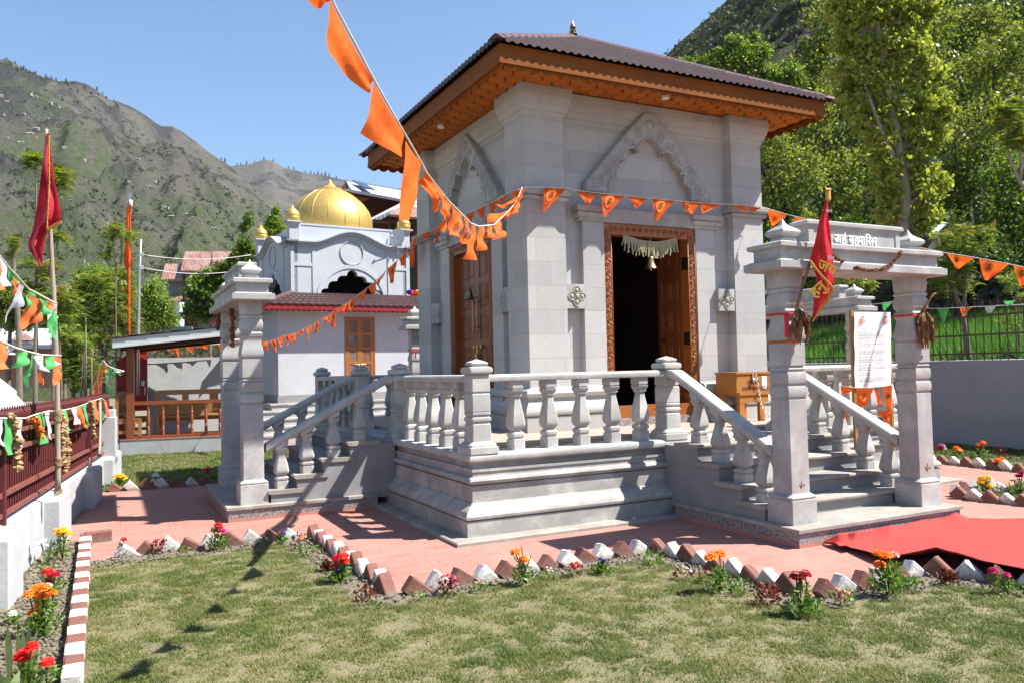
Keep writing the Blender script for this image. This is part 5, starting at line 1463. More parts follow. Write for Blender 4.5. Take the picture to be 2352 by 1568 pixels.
# field terrace: rises from the wall head towards the wood
FX = [(-16, .3), (-16, 60), (9, 60), (9, .3)]
def field_z(o): return 1.62+o*.16 if o < 9 else 1.62+1.44+(o-9)*.30
q = MB(); oo = [.3, 3, 6, 9, 9.4, 20, 40, 70]
q.rings([[RP(s, o, field_z(o) if o != 9.4 else field_z(9)+1.3) for s in (-60, 12)] for o in oo], False, False, closed=False)
setp(q.build('field_slope', MT['hill_r']), kind='structure')
P = [RP(-40, .3, 0)[:2], RP(8, .3, 0)[:2], RP(8, 9, 0)[:2], RP(-40, 9, 0)[:2]]
_rn = np.array([-dR[1], dR[0]])
grass('young_wheat', P, 90000, .22, .42, lambda x, y: 1.60+((x-R0[0])*_rn[0]+(y-R0[1])*_rn[1])*.16, MT['wheat'], 11, .009, .45, .45)
q = MB(); rg = random.Random(3)
for i in range(420):
    s = rg.uniform(-22, 10); z = rg.uniform(3.0, 4.7); r = rg.uniform(.14, .34)
    p = RP(s, 9.15+rg.uniform(-.08, .05), z); q.ball(p, r, 6, 4, (1.2, .8, .7), .22, rg)
q.rings([[RP(s, 9.25, z) for s in (-25, 11)] for z in (2.5, 4.75)], False, False, closed=False)
setp(q.build('dry_stone_wall', MT['dryst']), 'dark dry stone wall at the top of the green field', 'wall')

# ---------------------------------------------------------------- poles and flags
def sag(P, Q, d, n=14):
    P = np.array(P, float); Q = np.array(Q, float)
    return [P*(1-t)+Q*t-np.array([0, 0, d*4*t*(1-t)]) for t in np.linspace(0, 1, n)]
OM = 'ॐ'
def flag(t, m, a, b, c, d, om=0, rip=.02, seed=0, nu=9, nv=8, disc=True, omsz=.42, ctr=(.5, .42), face=None):
    """cloth hung between a and b (on the string) with free corners c (below b) and d (below a)"""
    a, b, c, d = [np.array(p, float) for p in (a, b, c, d)]
    n = np.cross(b-a, d-a); n /= (np.linalg.norm(n)+1e-9)
    to = CAM-(a+b+c+d)/4
    if n @ to < 0: n = -n
    L = (np.linalg.norm(b-a)+np.linalg.norm(d-a))*.5; rg = random.Random(seed); p1, p2 = rg.uniform(0, 6), rg.uniform(0, 6)
    def S(u, v):
        p = (a*(1-u)+b*u)*(1-v)+(d*(1-u)+c*u)*v
        k = rip*v*(sin(5*u+p1+2.2*v)+.6*sin(7.5*v+p2-3*u))
        p = p-np.array([0, 0, .03*L*sin(pi*u)*(1-v)])
        return p+n*k
    q = MB(); V = [S(i/nu, j/nv) for j in range(nv+1) for i in range(nu+1)]
    q.add(V, [(j*(nu+1)+i, j*(nu+1)+i+1, (j+1)*(nu+1)+i+1, (j+1)*(nu+1)+i) for j in range(nv) for i in range(nu)])
    f = q.build('pennant', m, t, smooth=True, fix=False)
    if om:
        # print on the cloth: sunburst and the sacred syllable, laid on its surface
        eps = .004+rip*.12
        w_, h_ = np.linalg.norm((b-a)), np.linalg.norm((d-a)+(c-b))/2
        flip = -1 if ((b-a) @ RT) < 0 else 1
        def onS(x, y):
            u = min(.97, max(.03, ctr[0]+flip*x/w_)); v = min(.97, max(.02, ctr[1]-y/h_)); 
            e = 1e-3; du = S(u+e, v)-S(u-e, v); dv = S(u, v+e)-S(u, v-e); nn = np.cross(du, dv); nn /= (np.linalg.norm(nn)+1e-9)
            if nn @ to < 0: nn = -nn
            return S(u, v)+nn*eps
        sz = omsz*min(w_, h_)
        if disc:
            q = MB(); K = 36; V = [onS(0, 0)]+[onS(sz*.60*(1 if i % 2 else .88)*cos(2*pi*i/K), sz*.60*(1 if i % 2 else .88)*sin(2*pi*i/K)) for i in range(K)]
            q.add(V, [(0, i+1, (i+1) % K+1) for i in range(K)]); q.build('sunburst_print', MT['sunmark'], f, fix=False); eps += .003+rip*.05
        GV, GF = glyphs(OM, .008); q = MB(); xs = [p[0] for p in GV]; ys = [p[1] for p in GV]; cx, cy = (min(xs)+max(xs))/2, (min(ys)+max(ys))/2; k = sz*.70/max(max(xs)-min(xs), max(ys)-min(ys))
        q.add([onS((x-cx)*k, (y-cy)*k) for x, y in GV], GF); q.build('printed_syllable', MT['ink'], f, fix=False)
    return f
def string_part(t, pts, r=.006):
    q = MB(); q.tube(pts, r, 5); return q.build('string', MT['string'], t, smooth=True)

# 1. orange string from the temple corner over the lawn towards the camera
A = np.array([1.60, 1.62, 4.03]); dS = np.array([-.529, -.849, 0])
nS = np.array([dS[1], -dS[0], 0])
def SPX(x, y, off=0): return on_plane(x, y, A, nS)
path = [c2(*p) for p in [(-40, -110), (0, 20), (130, 265), (265, 520), (380, 725), (470, 880), (540, 1000), (610, 1130), (750, 1310), (850, 1410), (900, 1460), (950, 1480), (1050, 1470), (1150, 1380), (1270, 1220)]]
kk = lambda p: float((np.array(p)-CAM) @ FW)
def px(P3):
    q = np.array(P3)-CAM; k = q @ FW; return 1176+FPX*(q @ RT)/k, 784-FPX*(q @ UP)/k
def bunting(name, label, pts, r=.006, group=None):
    t = thing(name, label, 'bunting', tuple(np.array(pts[0], float)), group); string_part(t, pts, r); return t
spts = [SPX(*p) for p in path[:-1]]+[A]
for i in (12, 13): pass
# beyond the dip the surveyed line runs straight up to its tie on the pilaster
spts = [SPX(*p) for p in path[:-3]]+[SPX(*c2(1050, 1470)), SPX(*c2(1150, 1375)), (SPX(*c2(1150, 1375))+A)/2-np.array([0, 0, .05]), A]
t1 = bunting('bunting', 'string of big orange prayer pennants from the temple corner out over the lawn', spts, .0045)
def FQ(t, m, pa, pb, pc, pd, cr=c2, pl=SPX, off=0.0, grip=0, **kw):
    a = pl(*cr(*pa)); b = pl(*cr(*pb))
    if grip:                                         # gathered on the string: the cloth holds only part of the span and blows free
        ka, kb_ = kk(a), kk(b); lo, hi = 0.0, 1.0
        A2, B2 = np.array(cr(*pa)), np.array(cr(*pb))
        for _ in range(18):
            f = (lo+hi)/2; p = A2*(1-f)+B2*f
            if abs(kk(pl(*p))-ka) < grip*abs(kb_-ka): lo = f
            else: hi = f
        b = pl(*(A2*(1-lo)+B2*lo)); kc = ka+(kk(b)-ka)*.5
        c_, d_ = dep(*cr(*pc), kc), dep(*cr(*pd), ka); mm = (c_+d_)/2
        return flag(t, m, a, b, mm+(c_-mm)*(.92 if grip > .6 else .72), mm+(d_-mm)*(.92 if grip > .6 else .72), **kw)
    c = dep(*cr(*pc), kk(b)+off); d = dep(*cr(*pd), kk(a)+off)
    return flag(t, m, a, b, c, d, **kw)
OR, DO = MT['orange'], MT['deeporange']
FQ(t1, OR, (-60, -120), (-10, 5), (-120, 50), (-180, -10), rip=.01, seed=1)
FQ(t1, OR, (-22, 2), (262, 525), (235, 612), (-58, 345), rip=.010, seed=2, nu=14, nv=12, om=1, disc=False, ctr=(.42, .80), omsz=.24)
FQ(t1, OR, (266, 540), (462, 870), (428, 1028), (193, 875), rip=.010, seed=3, nu=14, nv=12)
FQ(t1, OR, (472, 920), (600, 1090), (492, 1452), (424, 1430), rip=.014, seed=4, nu=10, nv=14, grip=.8)
FQ(t1, OR, (605, 1120), (748, 1308), (692, 1408), (576, 1195), rip=.03, seed=5, om=1, disc=False, ctr=(.55, .62), omsz=.62, grip=.8)
FQ(t1, OR, (722, 1290), (785, 1350), (745, 1532), (702, 1400), rip=.03, seed=6, grip=.8)
FQ(t1, OR, (775, 1345), (852, 1412), (812, 1552), (765, 1530), rip=.03, seed=7, om=1, disc=False, ctr=(.6, .62), omsz=.7, grip=.8)
FQ(t1, OR, (852, 1415), (908, 1462), (893, 1605), (853, 1580), rip=.03, seed=8, om=1, disc=False, ctr=(.55, .55), omsz=.8, grip=.5)
FQ(t1, OR, (906, 1465), (948, 1482), (912, 1690), (868, 1700), rip=.03, seed=9, grip=.5)
FQ(t1, OR, (955, 1484), (1008, 1480), (995, 1610), (938, 1650), rip=.03, seed=10, om=1, disc=False, ctr=(.7, .5), omsz=.8, grip=.5)
FQ(t1, OR, (1008, 1480), (1052, 1470), (1040, 1548), (1012, 1560), rip=.03, seed=11, grip=.5)
FQ(t1, OR, (1045, 1468), (1120, 1410), (1116, 1568), (1080, 1545), rip=.04, seed=12, om=1, disc=False, ctr=(.5, .5), omsz=.5, grip=.5)
FQ(t1, OR, (1085, 1440), (1150, 1375), (1020, 1425), (985, 1475), rip=.03, seed=13)
def SPY(x, y):                                       # last stretch: depth follows the tie line
    f = min(1, max(0, (x-c2(1150, 0)[0])/(c2(1270, 0)[0]-c2(1150, 0)[0]))); k = kk(spts[-3])*(1-f)+kk(A)*f
    return dep(x, y, k)
FQ(t1, OR, (1125, 1395), (1205, 1305), (1185, 1390), (1128, 1442), rip=.03, seed=14, pl=SPY)
FQ(t1, OR, (1165, 1330), (1262, 1224), (1130, 1335), (1060, 1362), rip=.03, seed=15, pl=SPY)
FQ(t1, OR, (1180, 1330), (1240, 1262), (1200, 1340), (1180, 1395), rip=.03, seed=16, pl=SPY)

# 2. pennants across the front face and off to the right
pv = lambda x, y: at(x, y, 1, 1.50)
fp = [c2(1270, 1222), c2(1380, 1224), c2(1525, 1230), c2(1590, 1246), c2(1750, 1264), c2(1905, 1279), c2(2050, 1295), c2(2230, 1311), c3(130, 1324), c3(290, 1334), c3(450, 1341), c3(560, 1356)]
Pc = pv(*fp[-1]); Qc = dep(2400, 622, 9.4); nQ = np.cross(Qc-Pc, (0, 0, 1)); nQ = nQ/np.linalg.norm(nQ)
pq = lambda x, y: on_plane(x, y, Pc, nQ)
rp = [c3(720, 1404), c3(840, 1432), c6(1440, 98), c6(1585, 138), c6(1735, 170), c6(1950, 204), c6(2170, 246), c6(2330, 278), c6(2420, 296)]
t2 = bunting('bunting', 'orange triangular pennants across the temple front and off right past the gateway', [A]+[pv(*p) for p in fp]+[pq(*p) for p in rp], .005)
def TRI(t, m, pa, pb, tip, cr, pl, sp=.10, **kw):
    a = pl(*cr(*pa)); b = pl(*cr(*pb)); f = (tip[0]-pa[0])/(pb[0]-pa[0]+1e-6); f = min(1, max(0, f))
    T = dep(*cr(*tip), kk(a*(1-f)+b*f)); e = (b-a)*sp*.5
    return flag(t, m, a, b, T+e*(1-f), T-e*f, **kw)
for i, (pa, pb, tp, om) in enumerate((((1380, 1225), (1525, 1231), (1368, 1387), 1), ((1585, 1246), (1720, 1270), (1662, 1340), 0), ((1750, 1265), (1905, 1280), (1764, 1420), 1), ((1925, 1281), (2058, 1297), (1978, 1362), 0), ((2085, 1298), (2230, 1312), (2108, 1450), 1))):
    TRI(t2, DO, pa, pb, tp, c2, pv, rip=.012, seed=20+i, om=om, ctr=(.40, .30), omsz=.50)
for i, (pa, pb, tp, om) in enumerate((((20, 1315), (148, 1325), (85, 1400), 1), ((150, 1326), (290, 1336), (158, 1396), 0), ((330, 1336), (450, 1342), (445, 1384), 1), ((452, 1345), (552, 1358), (505, 1384), 0))):
    TRI(t2, DO, pa, pb, tp, c3, pv, sp=.5 if i == 0 else .1, rip=.012, seed=30+i, om=om, ctr=(.32, .36), omsz=.6)
TRI(t2, OR, (590, 1362), (722, 1405), (608, 1472), c3, pq, rip=.03, seed=35, sp=.35)
TRI(t2, OR, (762, 1418), (838, 1432), (788, 1505), c3, pq, rip=.02, seed=36)
for i, (pa, pb, tp, om) in enumerate((((1435, 98), (1475, 106), (1440, 155), 0), ((1585, 139), (1738, 170), (1628, 230), 0), ((1758, 175), (1945, 204), (1828, 276), 1), ((1970, 212), (2168, 246), (2010, 350), 1), ((2195, 252), (2345, 282), (2240, 396), 1))):
    TRI(t2, OR, pa, pb, tp, c6, pq, rip=.02, seed=40+i, om=om, ctr=(.36, .32), omsz=.52, sp=.3 if i == 3 else .1)

# 3. pennants along the left face, then away behind the left gateway
pu = lambda x, y: at(x, y, 0, 1.47)
lp = [c2(1270, 1222), c2(1170, 1250), c2(1085, 1298), c2(1000, 1340), c2(930, 1374), c2(865, 1402), c5(700, -6), c5(640, 25), c5(545, 54)]
Pd = pu(*lp[-1]); Qd = np.array([-.6, 14.1, 2.9]); nD = np.cross(Qd-Pd, (0, 0, 1)); nD /= np.linalg.norm(nD)
pd_ = lambda x, y: on_plane(x, y, Pd, nD)
lq = [c5(490, 148), c5(420, 220), c5(350, 285), c5(225, 398), c5(95, 498), c4(2265, 500), c4(2150, 576), c4(2040, 640), c4(1945, 688), c4(1850, 714), c4(1765, 745), c4(1700, 748)]
t3 = bunting('bunting', 'small orange pennants sloping from the left temple side down behind the left gateway', [A]+[pu(*p) for p in lp]+[pd_(*p) for p in lq], .005)
for i, (pa, pb, tp) in enumerate((((1255, 1226), (1170, 1250), (1182, 1305)), ((1165, 1251), (1090, 1292), (1092, 1335)), ((1085, 1299), (1008, 1332), (1040, 1402)), ((1000, 1340), (933, 1371), (966, 1428)), ((930, 1374), (863, 1402), (900, 1452)))):
    TRI(t3, DO, pa, pb, tp, c2, pu, rip=.02, seed=50+i, om=1, omsz=.5, ctr=(.5, .34), sp=.3)
for i, (pa, pb, tp) in enumerate((((700, -6), (655, 18), (685, 104)), ((640, 25), (568, 50), (602, 82)), ((548, 52), (500, 100), (514, 252)))):
    TRI(t3, DO, pa, pb, tp, c5, pu, rip=.03, seed=57+i, om=i != 1, omsz=.5, ctr=(.5, .34), sp=.3)
for i, (pa, pb, tp) in enumerate((((488, 150), (430, 205), (452, 256)), ((418, 222), (355, 272), (378, 372)), ((350, 285), (285, 350), (288, 384)), ((282, 350), (228, 398), (264, 442)), ((225, 400), (165, 438), (188, 476)), ((150, 452), (95, 497), (116, 566)), ((95, 499), (28, 542), (70, 562)), ((25, 545), (-12, 575), (2, 652)))):
    TRI(t3, OR, pa, pb, tp, c5, pd_, rip=.02, seed=60+i, om=1 if i in (0, 1, 5) else 0, omsz=.5, ctr=(.5, .34), sp=.35)
for i, (pa, pb, tp) in enumerate((((2262, 502), (2205, 545), (2225, 566)), ((2203, 550), (2155, 575), (2172, 655)), ((2150, 578), (2095, 603), (2148, 622)), ((2090, 608), (2050, 634), (2066, 690)), ((2036, 645), (1996, 660), (2020, 738)), ((1990, 662), (1950, 688), (1962, 712)), ((1942, 690), (1898, 703), (1912, 756)), ((1895, 703), (1855, 713), (1882, 772)), ((1850, 715), (1808, 728), (1836, 782)), ((1804, 733), (1762, 746), (1808, 816)), ((1756, 746), (1712, 749), (1742, 806)))):
    TRI(t3, OR, pa, pb, tp, c4, pd_, rip=.03, seed=70+i, om=i % 2, omsz=.55, ctr=(.45, .36), sp=.3)
# 4. pennants on the rear wall, seen through the pavilion
pr = lambda x, y: at(x, y, 1, 14.25)
t4 = bunting('bunting', 'orange pennants strung along the iron fence behind the pavilion', [pr(*c4(x, y)) for x, y in ((940, 792), (1090, 788), (1265, 779), (1400, 768), (1450, 765))], .006)
for i, (pa, pb, tp) in enumerate((((975, 790), (1040, 789), (1008, 826)), ((1088, 788), (1172, 782), (1166, 846)), ((1195, 781), (1268, 779), (1264, 826)), ((1285, 777), (1368, 770), (1330, 806)), ((1420, 765), (1455, 765), (1440, 815)))):
    TRI(t4, DO, pa, pb, tp, c4, pr, rip=.01, seed=80+i, om=1 if 0 < i < 4 else 0, omsz=.5, ctr=(.55, .34))

# 5. tricolour plastic bunting at the left fence
G_, W_, O_ = MT['green'], MT['whitecl'], MT['paleorange']
pole_k = 7.78
k1 = lambda x, y: dep(x, y, 6.1+(x/130.)*1.62)
t5 = bunting('tricolour_bunting', 'upper string of green, white and orange pennants tied to the bamboo flagpole', [k1(*c4(x, y)) for x, y in ((-90, 120), (0, 195), (60, 270), (190, 410), (340, 490), (372, 502))], .008, 'tricolour bunting at the left fence')
for i, (m, a, b, c, d) in enumerate(((W_, (-55, 140), (42, 232), (34, 385), (-20, 410)), (O_, (-60, 150), (0, 195), (12, 400), (-30, 420)), (G_, (60, 272), (120, 322), (92, 356), (18, 406)), (O_, (88, 330), (146, 378), (104, 452), (74, 440)), (W_, (128, 372), (158, 386), (150, 522), (8, 622)), (G_, (190, 416), (242, 446), (240, 492), (154, 526)), (O_, (196, 440), (246, 470), (252, 572), (130, 676)), (O_, (250, 470), (286, 480), (252, 592), (186, 678)), (G_, (258, 470), (310, 486), (302, 578), (274, 560)), (O_, (310, 482), (345, 494), (346, 540), (310, 540)), (W_, (346, 494), (376, 506), (372, 592), (268, 676)), (G_, (346, 560), (372, 566), (388, 748), (290, 682)))):
    FQ(t5, m, a, b, c, d, cr=c4, pl=k1, rip=.03, seed=100+i)
t6 = bunting('tricolour_bunting', 'lower string of green, white and orange pennants tied lower on the bamboo flagpole', [k1(*c4(x, y)) for x, y in ((-90, 705), (0, 748), (100, 790), (180, 815), (270, 836), (400, 842))], .008, 'tricolour bunting at the left fence')
for i, (m, a, b, c, d) in enumerate(((O_, (-25, 738), (34, 762), (46, 926), (-12, 930)), (W_, (40, 763), (102, 791), (62, 830), (34, 848)), (G_, (128, 800), (168, 810), (196, 872), (104, 932)), (G_, (208, 822), (232, 830), (192, 962), (158, 1056)), (W_, (228, 828), (278, 836), (306, 944), (214, 906)), (O_, (272, 836), (290, 838), (272, 1000), (250, 1032)), (G_, (298, 838), (352, 842), (356, 902), (310, 942)), (W_, (335, 840), (360, 842), (366, 900), (345, 920)), (O_, (352, 840), (402, 844), (398, 955), (330, 952)), (O_, (345, 860), (400, 900), (392, 990), (372, 1032)))):
    FQ(t6, m, a, b, c, d, cr=c4, pl=k1, rip=.03, seed=120+i)
WN = np.array([nW[0], nW[1], 0])
pw = lambda x, y: on_plane(x, y, np.array(WP(0, .13, 0)), WN)
t7 = bunting('tricolour_bunting', 'string of green, white and orange pennants drooping along the red fence', [pw(*gN(x, y)) for x, y in ((-90, 380), (50, 382), (310, 380), (430, 336), (600, 290), (690, 300), (810, 275), (960, 240), (1150, 165), (1240, 138), (1300, 170))], .007, 'tricolour bunting at the left fence')
for i, (m, a, b, c, d) in enumerate(((W_, (-40, 380), (42, 381), (25, 690), (-15, 730)), (G_, (48, 383), (126, 378), (134, 826), (112, 830)), (W_, (184, 380), (268, 378), (258, 740), (224, 790)), (O_, (332, 372), (424, 340), (352, 424), (308, 388)), (G_, (430, 340), (524, 312), (556, 692), (534, 694)), (W_, (548, 304), (606, 292), (636, 560), (602, 656)), (O_, (712, 300), (756, 290), (752, 520), (728, 604)), (G_, (758, 288), (812, 276), (860, 522), (802, 540)), (W_, (868, 262), (930, 248), (966, 472), (944, 440)), (O_, (932, 248), (996, 228), (1052, 492), (1030, 472)), (G_, (1008, 222), (1056, 204), (1094, 506), (1074, 452)), (O_, (1128, 176), (1172, 160), (1226, 416), (1200, 402)), (G_, (1214, 148), (1242, 142), (1266, 402), (1252, 380)), (O_, (1268, 160), (1312, 180), (1346, 372), (1318, 362)))):
    FQ(t7, m, a, b, c, d, cr=gN, pl=pw, rip=.025, seed=140+i)
pk9 = lambda x, y: dep(x, y, 13.9)
t8 = bunting('tricolour_bunting', 'tangled bunch of tricolour pennants at the far end of the red fence', [pk9(*c4(x, y)) for x, y in ((655, 1130), (640, 1000), (655, 905), (676, 872), (700, 905), (745, 925), (812, 942))], .008, 'tricolour bunting at the left fence')
for i, (m, a, b, c, d) in enumerate(((O_, (642, 908), (672, 928), (666, 1112), (608, 1118)), (O_, (672, 880), (700, 905), (702, 950), (684, 960)), (G_, (696, 920), (742, 950), (722, 988), (706, 975)), (W_, (735, 925), (816, 940), (800, 952), (740, 945)), (G_, (746, 935), (800, 962), (795, 968), (744, 955)), (G_, (690, 1030), (722, 1062), (706, 1142), (696, 1100)), (W_, (656, 1112), (692, 1118), (688, 1165), (662, 1150)), (W_, (690, 960), (712, 975), (704, 1030), (690, 1020)))):
    FQ(t8, m, a, b, c, d, cr=c4, pl=pk9, rip=.04, seed=160+i)
# 6. tricolour along the right fence
RN = np.array([-dR[1], dR[0], 0]); pf = lambda x, y: on_plane(x, y, np.array(RP(0, .08, 0)), RN)
t9 = bunting('tricolour_bunting', 'sparse string of small green, orange and white pennants along the iron fence by the field', [pf(*c6(x, y)) for x, y in ((1230, 515), (1420, 490), (1560, 520), (1660, 536), (1850, 530), (2080, 518), (2300, 508))], .008)
for i, (m, a, b, tp) in enumerate(((G_, (1338, 502), (1406, 492), (1352, 556)), (G_, (1700, 536), (1776, 534), (1736, 642)), (O_, (1845, 530), (1928, 526), (1862, 590)), (W_, (2008, 523), (2082, 518), (2038, 566)), (G_, (2130, 486), (2212, 480), (2165, 520)))):
    TRI(t9, m, a, b, tp, c6, pf, rip=.02, seed=180+i, sp=.9 if i in (3, 4) else .15)

# bamboo pole with the crimson flag
pb = np.array(WP(1.52, -.03, .60)); 
t = thing('bamboo_flagpole', 'pale bamboo flagpole lashed to the red fence with wire', 'flagpole', tuple(pb))
pp = [dep(*gN(712, 1275), 7.78), dep(*gN(700, 0), 7.78), dep(*gM(660, 700), 7.78), dep(*gM(622, 0), 7.78), dep(*gL(600, 800), 7.78), dep(*gL(568, 115), 7.78)]
q = MB(); pts = []
for i in range(len(pp)-1):
    for f in np.linspace(0, 1, 8)[:-1]: pts.append(pp[i]*(1-f)+pp[i+1]*f)
pts.append(pp[-1]); n = len(pts)
q.tube(pts, [(.027-.013*i/n)*(1.12 if i % 5 == 0 else 1) for i in range(n)], 10); q.build('pole', MT['bamboo'], t, smooth=True)
for z, nn in ((1.30, 9), (.86, 6), (.62, 4)):
    q = MB()
    c = min(pts, key=lambda p: abs(p[2]-z))
    for i in range(nn): q.tube([c+np.array([.036*cos(a), .036*sin(a), .012*i-.03+.012*sin(2*a+i)]) for a in np.linspace(0, 2*pi, 13)], .004, 4)
    q.tube([c, c+np.array([-.12, .08, .02]), c+np.array([-.2, .1, -.06])], .004, 4)
    q.build('wire_lashing', MT['cone'], t, smooth=True)
def banner(name, label, rows, k, m, cat='flag', amp=.05, ax=None, fringe=None, nrow=26, ncol=13, folds=2.2):
    """hanging cloth from rows of (y, left x, right x) measured at depth k, folded in depth"""
    ys = [r[0] for r in rows]; Y = np.linspace(ys[0], ys[-1], nrow)
    Lx = np.interp(Y, ys, [r[1] for r in rows]); Rx = np.interp(Y, ys, [r[2] for r in rows])
    V = []
    for j in range(nrow):
        for i in range(ncol):
            u = i/(ncol-1); wd = (Rx[j]-Lx[j])
            d = amp*sin(folds*2*pi*u+.9*sin(j*.23))*min(1, wd/30)+amp*.4*sin(5*u+.35*j)
            V.append(dep(Lx[j]+wd*u, Y[j], k+d))
    t = thing(name, label, cat, tuple(V[0])); q = MB()
    q.add(V, [(j*ncol+i, j*ncol+i+1, (j+1)*ncol+i+1, (j+1)*ncol+i) for j in range(nrow-1) for i in range(ncol-1)])
    f = q.build('cloth', m, t, smooth=True, fix=False)
    return t, f, (Lx, Rx, Y)
def rowsof(cr, R): return [(cr(0, y)[1], cr(l, 0)[0], cr(r, 0)[0]) for y, l, r in R]
R1 = rowsof(gL, [(165, 575, 606), (260, 556, 612), (520, 520, 640), (800, 486, 678), (1000, 462, 722), (1130, 442, 744), (1235, 424, 752), (1260, 420, 700), (1330, 405, 585), (1400, 394, 574)])
R1 += rowsof(gM, [(0, 348, 552), (90, 342, 540), (130, 368, 532), (200, 410, 524), (270, 452, 518), (330, 496, 515)])
tf, fc, _ = banner('crimson_flag', 'tall crimson satin flag hanging limp from the bamboo pole', R1, 7.68, MT['redflag'], amp=.055, folds=1.6, nrow=44, ncol=17)
q = MB(); rg = random.Random(9)
for x0, y0, x1, y1, cr in ((752, 1235, 585, 1325, gL), (600, 190, 605, 720, gL), (605, 720, 578, 1320, gL)):
    for i in range(34):
        f = i/33; p = dep(*cr(x0+(x1-x0)*f, y0+(y1-y0)*f), 7.60); q.tube([p, p+np.array([rg.uniform(-.006, .006), 0, -.03])], .004, 3)
q.build('gold_fringe', MT['goldtrim'], fc)
t = thing('wrapped_flagpole', 'tall pole wrapped in orange cloth with a dark blade at its top', 'flagpole', dep(296, 960, 19.6))
kO = 19.6
q = MB(); q.tube([dep(*p, kO) for p in (gP(262, 190), gM(1580, 1160), gM(1578, 700), gM(1575, 300), gL(1578, 1500), gL(1590, 1030), gL(1592, 990))]+[], .037, 8); q.tube([dep(*gP(262, 190), kO), dep(296, 830, kO), dep(296, 960, kO)], .033, 8); q.build('wrapped_pole', MT['deeporange'], t, smooth=True)
q = MB(); q.tube([dep(*gL(1600, 1070), kO), dep(*gL(1602, 985), kO)], .045, 8); q.build('collar', MT['paper'], t, smooth=True)
q = MB(); q.prism([(-.02, 0), (.028, 0), (.036, .20), (-.048, .19)], dep(*gL(1588, 990), kO), RT*1.0, (0, 0, 1), -FW*.015); q.build('blade', MT['steel'], t)
R2 = rowsof(gL, [(1045, 1562, 1602), (1200, 1548, 1596), (1400, 1536, 1594), (1560, 1528, 1600)])+rowsof(gM, [(150, 1520, 1612), (260, 1516, 1620), (300, 1522, 1626), (318, 1540, 1610), (376, 1535, 1556)])
banner('orange_flag', 'narrow orange flag hanging furled from the wrapped pole', R2, kO-.06, MT['deeporange'], amp=.03, folds=1.5, nrow=30)
t = thing('steel_pole', 'slim pale steel pole carrying two wires beside the orange flagpole', 'pole', dep(318, 900, 19))
q = MB(); q.tube([dep(*c4(x, y), 19) for x, y in ((902, 1100), (905, 700), (912, 300), (921, 84))], [.036, .034, .03, .026], 8); q.build('pole', MT['steel'], t, smooth=True)
q = MB()
for y in (182, 268): q.cbox(dep(*c4(924, y), 18.9), (.05, .03, .05), bev=.01)
q.build('bracket', MT['steel'], t)
for i, (pa, pb, sg, lb) in enumerate((((922, 182, 19), (1640, 185, 20.5), .12, 'upper white service wire from the steel pole to the shrine'), ((925, 268, 19), (1530, 293, 20.5), .10, 'lower white service wire from the steel pole to the shrine'), ((922, 182, 19), (330, 395, 26), .15, 'thin wire running left from the steel pole over the trees'), ((925, 268, 19), (400, 505, 26), .15, 'lower thin wire running left from the steel pole over the trees'))):
    q = MB(); q.tube(sag(dep(*c4(*pa[:2]), pa[2]), dep(*c4(*pb[:2]), pb[2]), sg), .009 if i < 2 else .006, 4); setp(q.build('service_wire', MT['string'], None, smooth=True), lb, 'wire')

# red pennant with printing, on a stick tied to the front gateway
kF = float((np.array((CG-.02, GZ-.22, 2.4))-CAM) @ FW)
R3 = [(c3(0, 1308)[1], c3(972, 0)[0], c3(982, 0)[0]), (c3(0, 1400)[1], c3(944, 0)[0], c3(990, 0)[0])]+rowsof(gG, [(60, 800, 850), (250, 750, 880), (400, 722, 900), (560, 688, 912), (700, 652, 930), (800, 680, 934), (880, 715, 936), (960, 728, 938), (1060, 708, 934), (1100, 702, 925), (1200, 692, 868), (1300, 684, 800), (1400, 676, 726), (1450, 674, 690)])
tj, fj, (LX, RX, YY) = banner('printed_flag', 'red satin pennant with gold lettering at the left pillar of the front gateway', R3, kF, MT['red'], amp=.022, folds=1.3, nrow=40, ncol=15)
q = MB(); q.tube([dep(*c6(727, 735), kF+.05), dep(*gG(560, 1000), kF+.02), dep(*gG(650, 740), kF+.02), dep(*gG(800, 200), kF+.05), dep(*c3(985, 1240), kF+.05)], [.017, .014, .013, .011, .009], 6)
stick = thing('flag_stick', 'thin wooden stick of the red pennant, tied with red cloth', 'stick', dep(*c6(727, 735), kF)); q.build('stick', MT['bark'], stick, smooth=True)
q = MB(); q.cbox(dep(*c3(985, 1275), kF+.03), (.022, .02, .055), bev=.008); q.tube([dep(*c3(970, 1240), kF), dep(*c3(1002, 1238), kF)], .012, 5); q.build('gold_knot', MT['goldtrim'], stick)
q = MB(); rg = random.Random(12)
def fr(x0, y0, x1, y1, cr, n, L=.022, dx=0):
    for i in range(n):
        f = i/(n-1); p = dep(*cr(x0+(x1-x0)*f, y0+(y1-y0)*f), kF-.035)
        q.tube([p, p+RT*rg.uniform(-.006, .006)+np.array([0, 0, -L*rg.uniform(.7, 1.2)])], .0045, 3)
fr(650, 715, 935, 1040, gG, 60, .03); fr(935, 1050, 680, 1440, gG, 60, .02)
q.tube([dep(*gG(x, y), kF-.035) for x, y in ((652, 712), (760, 860), (880, 985), (936, 1050))], .006, 5)
q.tube([dep(*gG(x, y), kF-.035) for x, y in ((934, 1050), (925, 1110), (860, 1220), (760, 1350), (682, 1445))], .005, 5); q.build('gold_fringe', MT['goldtrim'], fj)
q = MB(); N0 = -FW
def tx(s, x, y, ang, size, kof=-.045, mb=q):
    e1 = RT*cos(radians(ang))-UP*sin(radians(ang)); e2 = RT*sin(radians(ang))+UP*cos(radians(ang))
    place_text(mb, s, dep(*gG(x, y), kF+kof), e1, e2, size, bold=.02)
tx('जय', 728, 800, 24, .135); tx('हनु', 708, 1175, -42, .14); tx('मा', 770, 1090, -42, .01) if 0 else None
